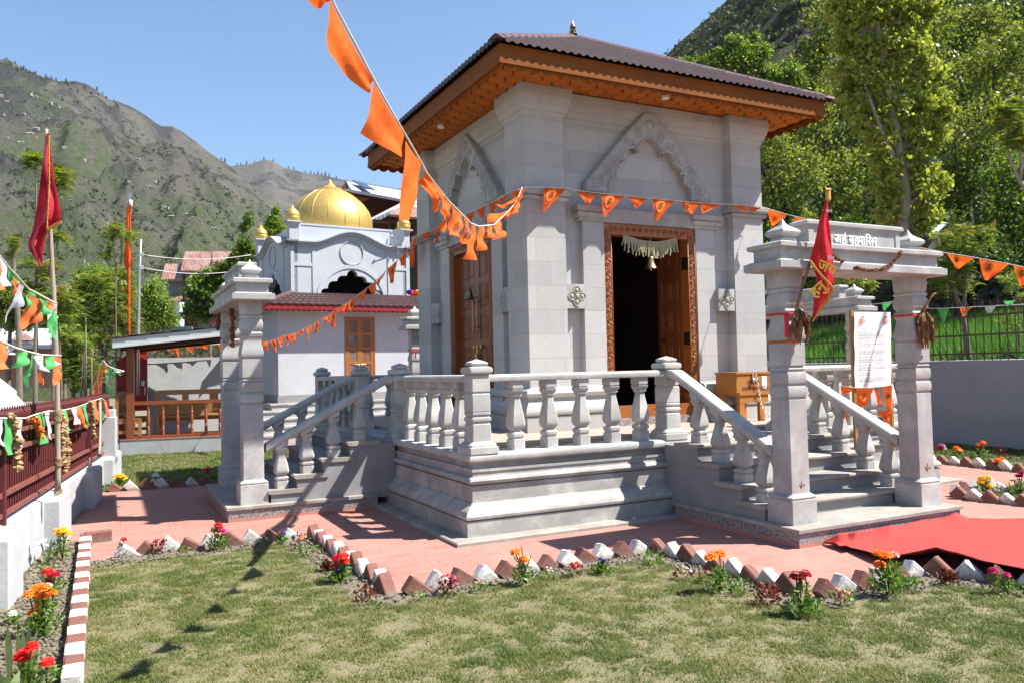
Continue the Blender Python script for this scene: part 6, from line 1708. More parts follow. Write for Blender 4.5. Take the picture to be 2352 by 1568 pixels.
q.build('gold_lettering', MT['textgold'], fj, fix=False)
q = MB(); tx('राम', 855, 690, 12, .052, mb=q); tx('जय', 838, 120, 5, .045, mb=q); tx('श्री', 720, 985, -60, .04, mb=q) if 0 else None; q.build('white_lettering', MT['letter'], fj, fix=False)
# ---------------------------------------------------------------- edging bricks (every brick is its own object)
def brick_mesh(name, m, seed):
    rg = random.Random(seed); q = MB(); q.cbox((0, 0, 0), (.125, .046, .064), bev=.008)
    q.v = [(x+rg.uniform(-.005, .005), y+rg.uniform(-.004, .004), z+rg.uniform(-.005, .005)) for x, y, z in q.v]
    o = q.build(name, m); return o
protos = {c: [brick_mesh('edging_brick', MT['brick'+c], 30+i) for i in range(3)] for c in ('red', 'white')}
used = set()
ORD = ['first', 'second', 'third', 'fourth', 'fifth', 'sixth', 'seventh', 'eighth', 'ninth', 'tenth', 'eleventh', 'twelfth', 'thirteenth', 'fourteenth', 'fifteenth', 'sixteenth', 'seventeenth', 'eighteenth', 'nineteenth', 'twentieth', 'twenty first', 'twenty second', 'twenty third', 'twenty fourth', 'twenty fifth']
WORN = ['', 'chipped ', 'earth stained ', '', 'flaking ']
def place_brick(c, mat4, label, group):
    pr = protos[c][rnd.randrange(3)]
    if pr.name not in used: o = pr; used.add(pr.name)
    else: o = pr.copy(); COL.objects.link(o)
    o.matrix_world = mat4; setp(o, label, 'brick', group)
def brick_row(P0, P1, n, c0, where, frm, group, tilt=38, z=.020, flip=1, sc=1.0):
    P0 = np.array(P0, float); P1 = np.array(P1, float); d = (P1-P0)/np.linalg.norm(P1-P0)
    for i in range(n):
        p = P0+(P1-P0)*(i+.5)/n
        c = ('red', 'white')[(i+c0) % 2]
        X = Vector((d[0]*flip, d[1]*flip, 0)); Z = Vector((0, 0, 1)); Y = Z.cross(X)
        a = radians(tilt+rnd.uniform(-7, 7))
        L = X*cos(a)-Z*sin(a); W_ = X*sin(a)+Z*cos(a)
        R = Matrix((L, Y, W_)).transposed()
        R = Matrix.Rotation(rnd.uniform(-.09, .09), 3, 'Z') @ R @ Matrix.Rotation(rnd.uniform(-.06, .06), 3, 'X')
        jit = np.array([-d[1], d[0]])*rnd.uniform(-.018, .018)
        M4 = Matrix.Translation((p[0]+jit[0], p[1]+jit[1], z+rnd.uniform(-.014, .014))) @ R.to_4x4() @ Matrix.Scale(sc*rnd.uniform(.96, 1.06), 4)
        place_brick(c, M4, '%s tilted brick, %s %s, %s' % (c, ORD[i], frm, where), group)
brick_row((-3.05, 1.22), (-1.33, 1.10), 9, 1, 'far lawn edge by the left path', 'from the left', 'tilted bricks along the far lawn edge', flip=1)
brick_row((-1.24, 1.12), (-1.20, -1.40), 13, 0, 'lawn side edge below the plinth', 'from the back', 'tilted bricks along the lawn side edge', flip=1, tilt=34)
brick_row((-1.10, -1.44), (1.30, -1.26), 12, 0, 'lawn edge facing the plinth', 'from the left corner', 'tilted bricks facing the plinth')
brick_row((1.34, -1.30), (1.36, -3.02), 9, 0, 'short lawn edge beside the path', 'from the back', 'tilted bricks beside the front path', tilt=34)
brick_row((1.42, -3.10), (2.62, -3.06), 6, 0, 'lawn edge before the gateway', 'from the left', 'tilted bricks before the front gateway')
brick_row((2.66, -3.08), (3.05, -4.05), 5, 0, 'lawn edge under the carpet', 'from the back', 'tilted bricks under the carpet edge', tilt=36, sc=1.05)
brick_row((-3.12, 6.22), (-1.62, 6.14), 7, 0, 'rear lawn edge', 'from the fence', 'tilted bricks along the rear lawn', tilt=45)
brick_row((9.06, 1.75), (8.95, -.6), 11, 0, 'right bed by the grey wall', 'from the back', 'tilted bricks along the right bed', tilt=42)
brick_row((9.3, 2.35), (10.9, 2.45), 7, 1, 'rear edge of the right bed', 'from the left', 'tilted bricks at the back of the right bed', tilt=42)
brick_row((6.12, -.95), (6.28, -2.0), 6, 0, 'bed beside the gateway landing', 'from the back', 'tilted bricks beside the gateway landing', tilt=40)
brick_row((6.20, -.86), (7.3, -.72), 5, 1, 'top of the bed right of the landing', 'from the left', 'tilted bricks at the top of that bed', tilt=42)
brick_row((-1.2, 7.4), (.5, 7.0), 7, 0, 'grass behind the left stairs', 'from the left', 'tilted bricks behind the left stairs', tilt=40)
for i in range(22):                                   # flat row: bricks laid end to end, seen from above
    v = 2.12-i*.205; c = ('red', 'white')[i % 2]
    u = -3.335+.030*i/20
    M4 = Matrix.Translation((u, v, .035+rnd.uniform(-.005, .005))) @ Matrix.Rotation(pi/2+rnd.uniform(-.03, .03), 4, 'Z') @ Matrix.Diagonal((.81, 1.18, .95, 1))
    place_brick(c, M4, '%s flat brick, %s from the back, lawn border of the left bed' % (c, ORD[i]), 'flat border bricks beside the flower bed')
place_brick('red', Matrix.Translation((-3.22, 2.18, .05)) @ Matrix.Rotation(.1, 4, 'Z'), 'worn red brick lying crosswise at the end of the flat brick border', 'flat border bricks beside the flower bed')

# ---------------------------------------------------------------- garden plants
def leaf_quads(g, n, c, spread, h, size, up=.6, narrow=.45):
    """random leaf shaped quads (two triangles as one rhombus) about a base point"""
    ang = g.uniform(0, 2*pi, n); r = spread*np.sqrt(g.uniform(0.02, 1, n)); z = h*g.uniform(.05, 1, n)*(1-.35*(r/spread)**2)
    P = np.stack([c[0]+r*np.cos(ang), c[1]+r*np.sin(ang), c[2]+z], 1)
    a2 = ang+g.normal(0, .9, n); e = g.normal(up, .45, n)
    d = np.stack([np.cos(a2)*np.cos(e), np.sin(a2)*np.cos(e), np.sin(e)], 1)
    s = np.cross(d, g.normal(0, 1, (n, 3))); s /= np.linalg.norm(s, axis=1)[:, None]
    L = size*g.uniform(.6, 1.3, n)[:, None]; W_ = L*narrow*.5
    return np.stack([P, P+d*L*.5+s*W_, P+d*L, P+d*L*.5-s*W_], 1)
def leafobj(name, Q, m, parent, g=None, tone=None, kind=None):
    n = len(Q); g = g or np.random.default_rng(1)
    tone = g.uniform(0, 1, n) if tone is None else tone
    o = fast_mesh(name, Q.reshape(-1, 3), np.arange(n*4).reshape(-1, 4), m, parent, attr=tone)
    if kind: o['kind'] = kind
    return o
def blossom_q(g, c, r, n=34, flat=.75):
    """ruffled double flower: petals on nested shells"""
    Q = []
    for k in range(n):
        f = (k+.5)/n; th = math.acos(1-1.55*f); ph = k*2.39996+g.uniform(-.2, .2)
        d = np.array([sin(th)*cos(ph), sin(th)*sin(ph), cos(th)*flat])
        t = np.array([-sin(ph), cos(ph), 0]); up = np.cross(d, t); rr = r*(.55+.45*f)*g.uniform(.88, 1.12)
        w_ = r*(.30+.28*f); p = np.array(c)
        Q.append([p+d*rr*.55-t*w_*.5, p+d*rr*.62+t*w_*.5, p+d*rr+t*w_*.62-up*w_*.35+d*g.uniform(-.1, .1)*r, p+d*rr*.97-t*w_*.62-up*w_*.35])
    return np.array(Q)
def plant(name, label, cr, base, blooms, kind='leafy', h=.16, spread=.10, n=90, mat='lf_plant', size=.045, seed=0, z=.02, up=.7, group=None, cat='flower'):
    g = np.random.default_rng(seed+500); b = at(*cr(*base), 2, z); k = kk(b)
    t = thing(name, label, cat, tuple(b), group)
    parts_q = []
    if n: parts_q.append(leaf_quads(g, int(n*.72), b, spread*.88, h*(.72 if kind == 'leafy' else .9), size*.9, up, .42 if kind != 'grassy' else .12))
    stems = MB(); cs = []
    for (x, y, r, col) in blooms:
        c = dep(*cr(x, y), k+g.uniform(-.05, .05)); cs.append((c, r, col))
        m_ = (np.array(b)+c)/2+np.array([g.normal(0, .012), g.normal(0, .012), .01])
        if kind != 'clump': stems.tube([b+np.array([g.normal(0, .015), g.normal(0, .015), 0]), m_, c-np.array([0, 0, r*.3])], [.0055, .005, .0045], 5)
        if kind == 'leafy':
            for _ in range(5):
                f = g.uniform(.15, .75); p = b*(1-f)+c*f; parts_q.append(leaf_quads(g, 4, p-np.array([0, 0, .015]), .02, .03, size*1.1, .5, .35))
    if parts_q: leafobj('foliage', np.concatenate(parts_q), MT[mat], t, g)
    if stems.f: fo = stems.build('stem', MT['lf_plant'], t, smooth=True)
    for c, r, col in cs:
        Q = blossom_q(g, c, r, 12 if r < .02 else 40)
        leafobj('blossom', Q, FLW[col], t, g)
    return t
Y, O, S, C_, PK, MG, WH, VI, DR, PE = 'yellow', 'orange', 'scarlet', 'crimson', 'pink', 'magenta', 'white', 'violet', 'darkred', 'peach'
PL = [
 ('yellow_ranunculus', 'yellow ranunculus in full bloom beside the second wall buttress', c7, (392, 765), [(372, 568, .05, Y), (412, 558, .05, Y), (440, 580, .048, Y), (395, 590, .045, Y)], dict(h=.30, spread=.10, n=90)),
 ('crimson_ranunculus', 'scarlet and crimson ranunculus in the left bed behind the orange clump', c7, (345, 985), [(312, 832, .055, S), (362, 848, .045, C_), (322, 888, .04, C_), (330, 860, .035, MG)], dict(h=.14, spread=.10, n=80)),
 ('orange_ranunculus', 'big clump of orange ranunculus in the left flower bed', c7, (265, 1260), [(245, 936, .046, O), (292, 932, .046, O), (193, 978, .046, O), (282, 985, .05, O), (346, 970, .034, O), (272, 1045, .056, O), (222, 1092, .05, O), (315, 925, .03, WH)], dict(h=.20, spread=.15, n=220, size=.05)),
 ('scarlet_ranunculus', 'two scarlet ranunculus blooms at the bottom left among sword leaves', c7, (190, 1640), [(146, 1378, .058, S), (206, 1316, .04, S), (165, 1350, .035, MG)], dict(h=.2, spread=.10, n=90)),
 ('scarlet_ranunculus', 'single crimson red ranunculus in the left bed close to the white brick border', c7, (300, 1600), [(305, 1420, .044, S)], dict(h=.18, spread=.08, n=70)),
 ('white_flower', 'small white petals beside the nearest wall buttress', c7, (90, 1180), [(82, 1105, .035, WH)], dict(h=.05, spread=.05, n=24)),
 ('red_flower', 'small dark red flower between bricks on the far lawn edge', c7, (800, 735), [(808, 622, .036, C_), (790, 738, .026, C_)], dict(h=.12, spread=.05, n=45)),
 ('begonia', 'maroon begonia clump on the far lawn edge', c7, (1040, 715), [(1010, 640, .022, C_), (1050, 655, .022, C_), (1078, 632, .022, C_), (1030, 668, .02, PK), (1062, 672, .02, PK)], dict(kind='clump', h=.13, spread=.09, n=140, mat='lf_maroon', size=.04)),
 ('pink_ranunculus', 'trio of crimson and pink ranunculus at the middle of the far lawn edge', c7, (1430, 695), [(1425, 527, .05, S), (1402, 560, .048, MG), (1452, 566, .05, MG)], dict(h=.19, spread=.12, n=150, size=.05)),
 ('weed', 'low green seedling in the soil of the far lawn edge', c7, (1200, 712), [], dict(kind='clump', h=.05, spread=.05, n=36, cat='plant')),
 ('pale_begonia', 'pale pink begonia leaning on a white brick at the far lawn edge', c7, (1712, 665), [(1700, 595, .02, PE), (1722, 602, .022, PE), (1740, 618, .02, WH), (1690, 620, .018, WH)], dict(kind='clump', h=.07, spread=.06, n=60)),
 ('violet_pansy', 'violet pansy near the corner of the far lawn edge', c7, (1840, 655), [(1842, 582, .02, VI), (1856, 588, .02, VI)], dict(h=.07, spread=.06, n=50)),
 ('bronze_begonia', 'bronze leaved begonia with one orange flower at the inner lawn corner', c7, (1955, 690), [(1970, 612, .026, O), (1940, 530, .015, PE), (1950, 590, .015, PE)], dict(kind='clump', h=.17, spread=.09, n=150, mat='lf_maroon', size=.04)),
 ('weed', 'straggling green and brown plant below the inner lawn corner', c7, (2020, 720), [], dict(kind='clump', h=.09, spread=.12, n=90, cat='plant')),
 ('red_salvia', 'bright red salvia with a violet flower on the lawn side edge', c8, (40, 905), [(22, 742, .045, S), (50, 730, .045, S), (78, 760, .045, S), (45, 772, .045, S), (20, 785, .04, S), (82, 728, .035, S), (28, 815, .022, VI), (45, 825, .02, VI)], dict(h=.15, spread=.10, n=130, size=.045)),
 ('pink_flower', 'small pink flowers left of the red salvia', c7, (2140, 830), [(2128, 748, .018, PK), (2150, 760, .02, PK), (2138, 782, .018, PK), (2165, 790, .02, MG)], dict(h=.09, spread=.07, n=60, mat='lf_maroon')),
 ('bronze_begonia', 'brown begonia at the foot of the last white brick, front lawn corner', c8, (215, 1040), [(190, 930, .014, PE), (250, 935, .014, PE)], dict(kind='clump', h=.13, spread=.09, n=150, mat='lf_maroon', size=.045)),
 ('weed', 'tiny seedling in the soil left of the lawn corner', c8, (275, 1075), [], dict(kind='clump', h=.05, spread=.05, n=34, cat='plant')),
 ('weed', 'green weed before the second brick facing the plinth', c8, (560, 1035), [], dict(kind='clump', h=.07, spread=.07, n=44, cat='plant')),
 ('pink_begonia', 'pink flowered maroon begonia facing the plinth', c8, (752, 990), [(720, 865, .024, PK), (752, 858, .024, PK), (785, 870, .024, PK), (738, 900, .024, PK), (772, 905, .024, MG), (800, 915, .02, PK), (708, 905, .02, PK)], dict(kind='clump', h=.15, spread=.09, n=150, mat='lf_maroon', size=.042)),
 ('pale_begonia', 'pale pink bedding flower facing the plinth', c8, (952, 965), [(930, 905, .018, PE), (955, 898, .018, PE), (978, 910, .018, PE)], dict(kind='clump', h=.06, spread=.07, n=70)),
 ('orange_ranunculus', 'orange ranunculus pair standing tall before the plinth', c8, (1245, 920), [(1190, 702, .050, O), (1242, 752, .050, O), (1228, 668, .015, O), (1292, 732, .014, O)], dict(h=.19, spread=.11, n=140)),
 ('white_daisy', 'little white daisies before the plinth', c8, (1410, 882), [(1395, 808, .014, WH), (1420, 812, .014, WH), (1405, 826, .014, WH), (1428, 830, .014, WH)], dict(kind='clump', h=.06, spread=.05, n=50)),
 ('scarlet_begonia', 'small scarlet begonia before a red brick', c8, (1580, 865), [(1560, 785, .022, S), (1590, 778, .022, S), (1580, 808, .022, S), (1605, 800, .02, S)], dict(kind='clump', h=.11, spread=.06, n=90, mat='lf_maroon', size=.035)),
 ('violet_pansy', 'deep violet pansy before the white brick facing the plinth', c8, (1752, 850), [(1745, 752, .024, VI), (1770, 762, .024, VI), (1757, 775, .022, VI)], dict(h=.08, spread=.09, n=80)),
 ('yellow_green_plant', 'yellow green leafy plant beside the path corner', c8, (2095, 800), [], dict(kind='clump', h=.15, spread=.09, n=110, cat='plant', size=.05)),
 ('white_begonia', 'white begonia with brown leaves beside the short lawn edge', c9, (50, 885), [(30, 800, .018, WH), (60, 812, .018, WH), (85, 830, .018, WH), (45, 838, .016, WH)], dict(kind='clump', h=.11, spread=.08, n=90, mat='lf_maroon', size=.04)),
 ('magenta_flower', 'low magenta flowers left of the orange ranunculus', c9, (190, 905), [(150, 848, .02, MG), (185, 832, .018, MG), (210, 838, .018, PK)], dict(kind='clump', h=.08, spread=.08, n=70)),
 ('orange_ranunculus', 'large orange ranunculus on the short lawn edge beside the front path', c9, (285, 965), [(218, 730, .068, O), (275, 712, .056, O), (302, 768, .012, PE)], dict(h=.20, spread=.11, n=150, size=.05)),
 ('weed', 'feathery green plant before a red brick on the short edge', c9, (412, 985), [], dict(kind='clump', h=.12, spread=.08, n=90, cat='plant')),
 ('dark_begonia', 'dark red begonia clump at the foot of a leaning red brick', c9, (588, 1045), [(545, 925, .024, DR), (590, 915, .024, DR), (625, 960, .024, C_), (570, 965, .024, DR), (610, 1000, .022, DR)], dict(kind='clump', h=.16, spread=.11, n=240, mat='lf_maroon', size=.045)),
 ('dark_ranunculus', 'dark red ranunculus over broad leaves at the near lawn corner', c9, (825, 1125), [(778, 856, .056, DR), (835, 845, .05, C_), (805, 868, .04, DR)], dict(h=.13, spread=.13, n=120, size=.065)),
 ('pink_begonia', 'coral pink begonia before the front gateway', c9, (1082, 1060), [(1045, 950, .024, PE), (1080, 960, .024, PE), (1115, 975, .024, PE), (1070, 990, .024, PK), (1105, 1005, .022, PE), (1055, 1010, .02, PK)], dict(kind='clump', h=.14, spread=.09, n=120)),
 ('orange_ranunculus', 'trio of orange ranunculus with a faded bloom before the carpet', c9, (1390, 990), [(1316, 708, .05, O), (1362, 722, .055, O), (1322, 782, .05, O), (1420, 722, .04, PE)], dict(h=.26, spread=.15, n=220, size=.06)),
 ('pink_flower', 'small pink asters just right of the faded bloom', c9, (1500, 945), [(1478, 862, .02, PK), (1518, 862, .018, PK)], dict(h=.10, spread=.12, n=110)),
 ('dark_begonia', 'dark red flower in the shade of the carpet edge', c9, (1770, 915), [(1745, 820, .03, DR), (1780, 832, .03, DR), (1765, 855, .03, DR)], dict(h=.12, spread=.08, n=70, mat='lf_maroon')),
 ('magenta_ranunculus', 'magenta ranunculus leaning over the carpet edge at the right', c9, (2165, 985), [(2062, 824, .044, MG), (2150, 855, .036, MG)], dict(h=.14, spread=.12, n=120)),
 ('magenta_ranunculus', 'magenta ranunculus behind the right gateway pillar', c9, (1722, 85), [(1715, 28, .075, MG), (1725, 15, .06, MG)], dict(h=.14, spread=.12, n=70, size=.06)),
 ('orange_ranunculus', 'orange ranunculus in the right bed near the gateway pillar', c9, (1830, 112), [(1822, 28, .07, O), (1838, 40, .07, O)], dict(h=.18, spread=.12, n=70, size=.06)),
 ('orange_ranunculus', 'orange ranunculus deep in the right bed under the grey wall', c9, (1975, 95), [(1970, 8, .06, O), (1995, -8, .06, O), (1985, 15, .05, S)], dict(h=.2, spread=.16, n=90, size=.06)),
 ('magenta_flower', 'small magenta flower at the foot of the grey wall', c9, (2140, 75), [(2105, 18, .04, MG)], dict(h=.15, spread=.18, n=90, size=.06, mat='lf_maroon')),
 ('orange_ranunculus', 'orange flower head on the grass of the right bed', c9, (2105, 165), [(2090, 105, .06, O), (2118, 100, .06, O), (2108, 118, .06, O)], dict(h=.1, spread=.1, n=50)),
 ('yellow_ranunculus', 'yellow ranunculus behind the bricks right of the landing', c9, (2010, 320), [(1992, 222, .062, Y), (2025, 218, .062, Y), (1978, 248, .058, Y), (2032, 266, .062, Y)], dict(h=.15, spread=.12, n=110, size=.05)),
 ('white_pansy', 'white and violet pansies right of the landing', c9, (2130, 320), [(2100, 260, .04, WH), (2125, 275, .04, WH), (2110, 300, .04, VI), (2150, 310, .04, VI), (2095, 305, .035, WH)], dict(kind='clump', h=.12, spread=.12, n=60)),
 ('crimson_ranunculus', 'crimson ranunculus over violet pansies at the right edge of the bed', c9, (2235, 330), [(2232, 205, .06, C_), (2255, 190, .055, MG), (2240, 280, .04, VI), (2255, 310, .04, VI)], dict(h=.24, spread=.14, n=150, size=.05)),
 ('yellow_ranunculus', 'yellow ranunculus at the end of the whitewashed wall', c7, (782, 275), [(760, 212, .07, Y), (790, 208, .07, Y), (808, 222, .07, Y), (775, 226, .06, Y)], dict(h=.13, spread=.15, n=110, size=.06)),
 ('red_flower', 'lone red flower on the shaded rear lawn', c7, (1352, 232), [(1355, 168, .075, S)], dict(h=.1, spread=.08, n=40)),
 ('globe_flower', 'two white globe flower heads on the rear lawn', c7, (1012, 262), [(1016, 204, .07, WH), (1011, 236, .08, WH)], dict(h=.05, spread=.06, n=16)),
 ('red_flower', 'red flowers glimpsed between the stair balusters of the left stairs', c4, (1915, 1340), [(1905, 1262, .07, S), (1940, 1258, .07, S), (1900, 1280, .06, MG)], dict(h=.2, spread=.16, n=90, size=.06)),
 ('green_shrublet', 'small bushy plant beside the far pillar of the left gateway', c7, (1425, 150), [], dict(kind='clump', h=.22, spread=.16, n=110, cat='plant', size=.06)),
]
seen_names = {}
for i, (nm, lb, cr, bs, bl, kw) in enumerate(PL): plant(nm, lb, cr, bs, bl, seed=i*7, **kw)
def iris(label, base, tips, bloom=None, seed=0):
    g = np.random.default_rng(seed); b = at(*c7(*base), 2, .02); k = kk(b); t = thing('iris', label, 'flower', tuple(b), 'irises in the left bed')
    Q = []; 
    for x, y, w_ in tips:
        T = dep(*c7(x, y), k+g.uniform(-.05, .05)); B = b+np.array([g.normal(0, .03), g.normal(0, .03), 0]); s = RT*w_*.5
        Mx = B*.45+T*.55+(T-B)*0+np.array([0, 0, .03]); Q.append([B-s*.7, B+s*.7, Mx+s, Mx-s]); Q.append([Mx-s, Mx+s, T+s*.05, T-s*.05])
    leafobj('sword_leaves', np.array(Q), MT['lf_iris'], t, g)
    if bloom:
        q = MB(); c = dep(*c7(*bloom), k); q.tube([b, (b+c)/2+np.array([.01, 0, 0]), c], .006, 5); q.build('stem', MT['lf_iris'], t)
        Qb = []
        for j in range(6):
            a = j*pi/3; d = np.array([cos(a), sin(a), .35 if j % 2 else -.5]); d /= np.linalg.norm(d); s = np.cross(d, (0, 0, 1)); s /= np.linalg.norm(s)
            Qb.append([c, c+d*.045+s*.028, c+d*.085, c+d*.045-s*.028])
        leafobj('blossom', np.array(Qb), FLW['white'], t, g)
iris('white iris on a tall stem between the first two buttresses', (292, 800), [(342, 612, .022), (312, 668, .02), (308, 730, .022), (270, 770, .03), (222, 800, .03), (352, 700, .02)], (268, 652), 1)
iris('leafless white iris bud stem with wide grey green leaves behind the red blooms', (300, 905), [(262, 800, .035), (228, 800, .03), (380, 720, .022)], None, 2)
iris('cluster of grey green sword leaves at the bottom left of the bed', (170, 1560), [(48, 1180, .042), (112, 1225, .045), (150, 1215, .04), (190, 1130, .03), (250, 1215, .04), (258, 1310, .04), (60, 1490, .05), (20, 1500, .04)], None, 3)
iris('bent grey green leaves at the near end of the bed', (60, 1720), [(0, 1500, .05), (70, 1520, .05), (130, 1480, .05), (30, 1560, .05)], None, 4)

# ---------------------------------------------------------------- red carpet
E1 = [((960, 661), .012), ((1030, 664), .04), ((1060, 690), .02), ((1105, 686), .045), ((1130, 698), .02), ((1290, 742), .05), ((1430, 752), .085), ((1560, 730), .13), ((1690, 702), .155), ((1820, 736), .15), ((2000, 792), .14), ((2265, 844), .13), ((2700, 930), .1)]
E2 = [((962, 655), .012), ((1060, 600), .09), ((1110, 604), .05), ((1170, 588), .085), ((1280, 574), .06), ((1400, 552), .085), ((1480, 546), .06), ((1600, 517), .07), ((1720, 500), .06), ((1820, 470), .09), ((1900, 506), .04), ((2100, 510), .03), ((2700, 500), .02)]
A1 = [at(*c9(*p), 2, z) for p, z in E1]+[np.array((3.75, -5.0, .02)), np.array((4.1, -7.5, .02))]; A2 = [at(*c9(*p), 2, z) for p, z in E2]+[np.array((6.15, -4.6, .02)), np.array((6.5, -7.2, .02))]
q = MB(); nu, nv = 84, 24; V = []
def along(Ax, t):
    f = t*(len(Ax)-1); i = min(len(Ax)-2, int(f)); f -= i; f2 = f*f*(3-2*f); return Ax[i]*(1-f)+Ax[i+1]*f
for i in range(nu+1):
    p, e = along(A1, i/nu), along(A2, i/nu)
    for j in range(nv+1):
        f = j/nv; g_ = p*(1-f)+e*f; edge = min(f, 1-f)
        zf = (p[2]*max(0, 1-f*3.2)**1.3+e[2]*max(0, 1-(1-f)*5)**1.5)
        V.append((g_[0], g_[1], .014+zf+.008*vnoise(g_[0]*4, g_[1]*4, 3)+.006*vnoise(g_[0]*11, g_[1]*9, 5)))
n1 = nv+1
q.add(V, [(i*n1+j, (i+1)*n1+j, (i+1)*n1+j+1, i*n1+j+1) for i in range(nu) for j in range(nv)])
cpt = q.build('red_carpet', MT['carpet'], None, smooth=True); sm = cpt.modifiers.new('thickness', 'SOLIDIFY'); sm.thickness = .006
setp(cpt, 'bright red felt carpet spread over the path in front of the gateway landing', 'carpet')
# ---------------------------------------------------------------- notice board, donation box, offerings
VB = -.30
bp = lambda x, y: at(x, y, 1, VB)
b0 = bp(*c6(1155, 558)); b1 = bp(*c6(1395, 560)); b2 = bp(*c6(1397, 1040)); b3 = bp(*c6(1160, 1048))
nb = thing('notice_board', 'tall white printed cloth notice on a wooden frame right of the front stairs', 'notice', (float(b3[0]), VB, 0))
q = MB(); nu, nv = 10, 22; V = []
def NB(u, v):
    p = (b0*(1-u)+b1*u)*(1-v)+(b3*(1-u)+b2*u)*v
    return p+np.array([0, -1, 0])*(.010*sin(9*v+3*u)*u*(1-u)*3+.010*sin(4*u+14*v)*.5)
V = [NB(i/nu, j/nv) for j in range(nv+1) for i in range(nu+1)]
q.add(V, [(j*(nu+1)+i, j*(nu+1)+i+1, (j+1)*(nu+1)+i+1, (j+1)*(nu+1)+i) for j in range(nv) for i in range(nu)])
sh = q.build('printed_sheet', MT['paper'], nb, smooth=True, fix=False)
q = MB(); w_ = .018
q.box(b0[0]-.03, VB+.02, .0, b0[0]+.015, VB+.055, b0[2]+.02); q.box(b1[0]-.02, VB+.03, .0, b1[0]+.02, VB+.06, b1[2]); q.box(b0[0]+.015, VB+.02, b0[2]-.05, b1[0], VB+.04, b0[2]-.01)
q.build('wooden_frame', MT['bench'], nb)
SW_ = float(np.linalg.norm(b1-b0)); SH_ = float(np.linalg.norm(b3-b0))
def onNB(x, y): p = NB(min(.99, max(.01, x/SW_)), min(.995, max(.005, y/SH_))); return p+np.array([0, -.012, 0])
for cx in (.17, .84):                                 # the two rust red syllables at the head of the sheet
    q = MB()
    GV, GF = glyphs(OM, .015); xs = [p[0] for p in GV]; ys = [p[1] for p in GV]; k = .105/(max(ys)-min(ys))
    q.add([onNB(cx*SW_+(x-(min(xs)+max(xs))/2)*k, .155-(y-min(ys))*k) for x, y in GV], GF)
    q.build('syllable_print', MT['rustink'], sh, fix=False)
q = MB(); rg = random.Random(21); letters = 'कखगचजतदधनपबमयरलवसह'
paras = [(1, .35), (5, 1), (3, 1), (4, 1), (4, 1), (4, 1), (2, 1), (3, 1), (4, 1), (2, 1)]
y = .225; dy = .0215
for nlin, wf in paras:
    for i in range(nlin):
        full = (wf if nlin == 1 else (.93 if i < nlin-1 else rg.uniform(.3, .9)))*SW_*.80
        x = .095*SW_
        while x < .095*SW_+full:
            word = ''.join(rg.choice(letters)+('ा' if rg.random() < .3 else '') for _ in range(rg.randint(2, 4)))
            GV, GF = glyphs(word, .025); k = .0175; mx = max(p[0] for p in GV)*k
            if x+mx > .095*SW_+full+.02: break
            q.add([onNB(x+a*k, y-b*k) for a, b in GV], GF); x += mx+.007
        y += dy
    y += dy*.75
    if y > SH_-.05: break
q.build('text_print', MT['greyink'], sh, fix=False)
k0 = kk(b3)
t = bunting('bunting', 'tangle of orange pennants tied at the foot of the notice board', [dep(*c6(x, y), k0-.05) for x, y in ((1066, 1038), (1160, 1050), (1240, 1050), (1340, 1042), (1408, 1030))], .005)
kb = lambda x, y: dep(x, y, k0-.06)
FQ(t, OR, (1068, 1040), (1158, 1048), (1120, 1085), (1068, 1096), cr=c6, pl=kb, rip=.012, seed=201)
FQ(t, OR, (1170, 1050), (1286, 1050), (1240, 1160), (1178, 1182), cr=c6, pl=kb, rip=.02, seed=202, om=1, omsz=.5, ctr=(.45, .42))
FQ(t, OR, (1284, 1060), (1320, 1066), (1330, 1160), (1310, 1158), cr=c6, pl=kb, rip=.015, seed=203)
FQ(t, OR, (1338, 1040), (1396, 1030), (1400, 1190), (1374, 1196), cr=c6, pl=kb, rip=.02, seed=204, om=1, omsz=.7, ctr=(.5, .42))
FQ(t, OR, (1300, 1204), (1396, 1192), (1394, 1220), (1310, 1216), cr=c6, pl=kb, rip=.012, seed=205)
FQ(t, OR, (1305, 1206), (1396, 1214), (1388, 1296), (1352, 1262), cr=c6, pl=kb, rip=.015, seed=206, om=1, omsz=.5)
FQ(t, OR, (1062, 1216), (1110, 1218), (1112, 1266), (1068, 1268), cr=c6, pl=kb, rip=.006, seed=207, om=1, omsz=.55, disc=False)
string_part(t, [dep(*c6(x, y), k0-.05) for x, y in ((1230, 1205), (1300, 1208), (1400, 1192), (1408, 1030))], .005)

# donation box on its stand
leg = at(*c6(425, 1232), 2, FLOORZ); VD = 1.16
dp = lambda x, y: at(x, y, 1, VD)
x0, x1 = dp(*c6(386, 1000))[0], dp(*c6(386, 1000))[0]+.64
zb, zt = dp(*c6(300, 1088))[2], dp(*c6(300, 952))[2]
db = thing('donation_box', 'wooden collection box with a padlocked lid and red lettering', 'box', (float(x0), VD, float(zb)))
q = MB(); q.box(x0, VD, zb, x1, VD+.42, zt-.03); q.build('box_body', MT['donwood'], db)
q = MB(); q.box(x0-.01, VD-.012, zt-.028, x1+.01, VD+.43, zt); q.build('lid', MT['donwood'], db)
q = MB(); q.box(x0+.275, VD-.02, zt-.10, x0+.305, VD-.0125, zt-.015); q.cbox((x0+.29, VD-.03, zt-.115), (.02, .01, .022), bev=.004); q.build('padlock', MT['steel'], db)
q = MB(); ex, ez = (1, 0, 0), (0, 0, 1)
place_text(q, 'दान पात्र'.replace('त्र', 'त'), (x0+.19, VD-.006, zt-.165), ex, ez, .075, bold=.012); place_text(q, 'DONATION BOX', (x0+.10, VD-.006, zt-.245), ex, ez, .062, bold=.03)
place_text(q, 'श्री', (x0+.36, VD-.006, zt-.31), ex, ez, .05, bold=.012) if 0 else None
q.build('lettering', MT['boxink'], db, fix=False)
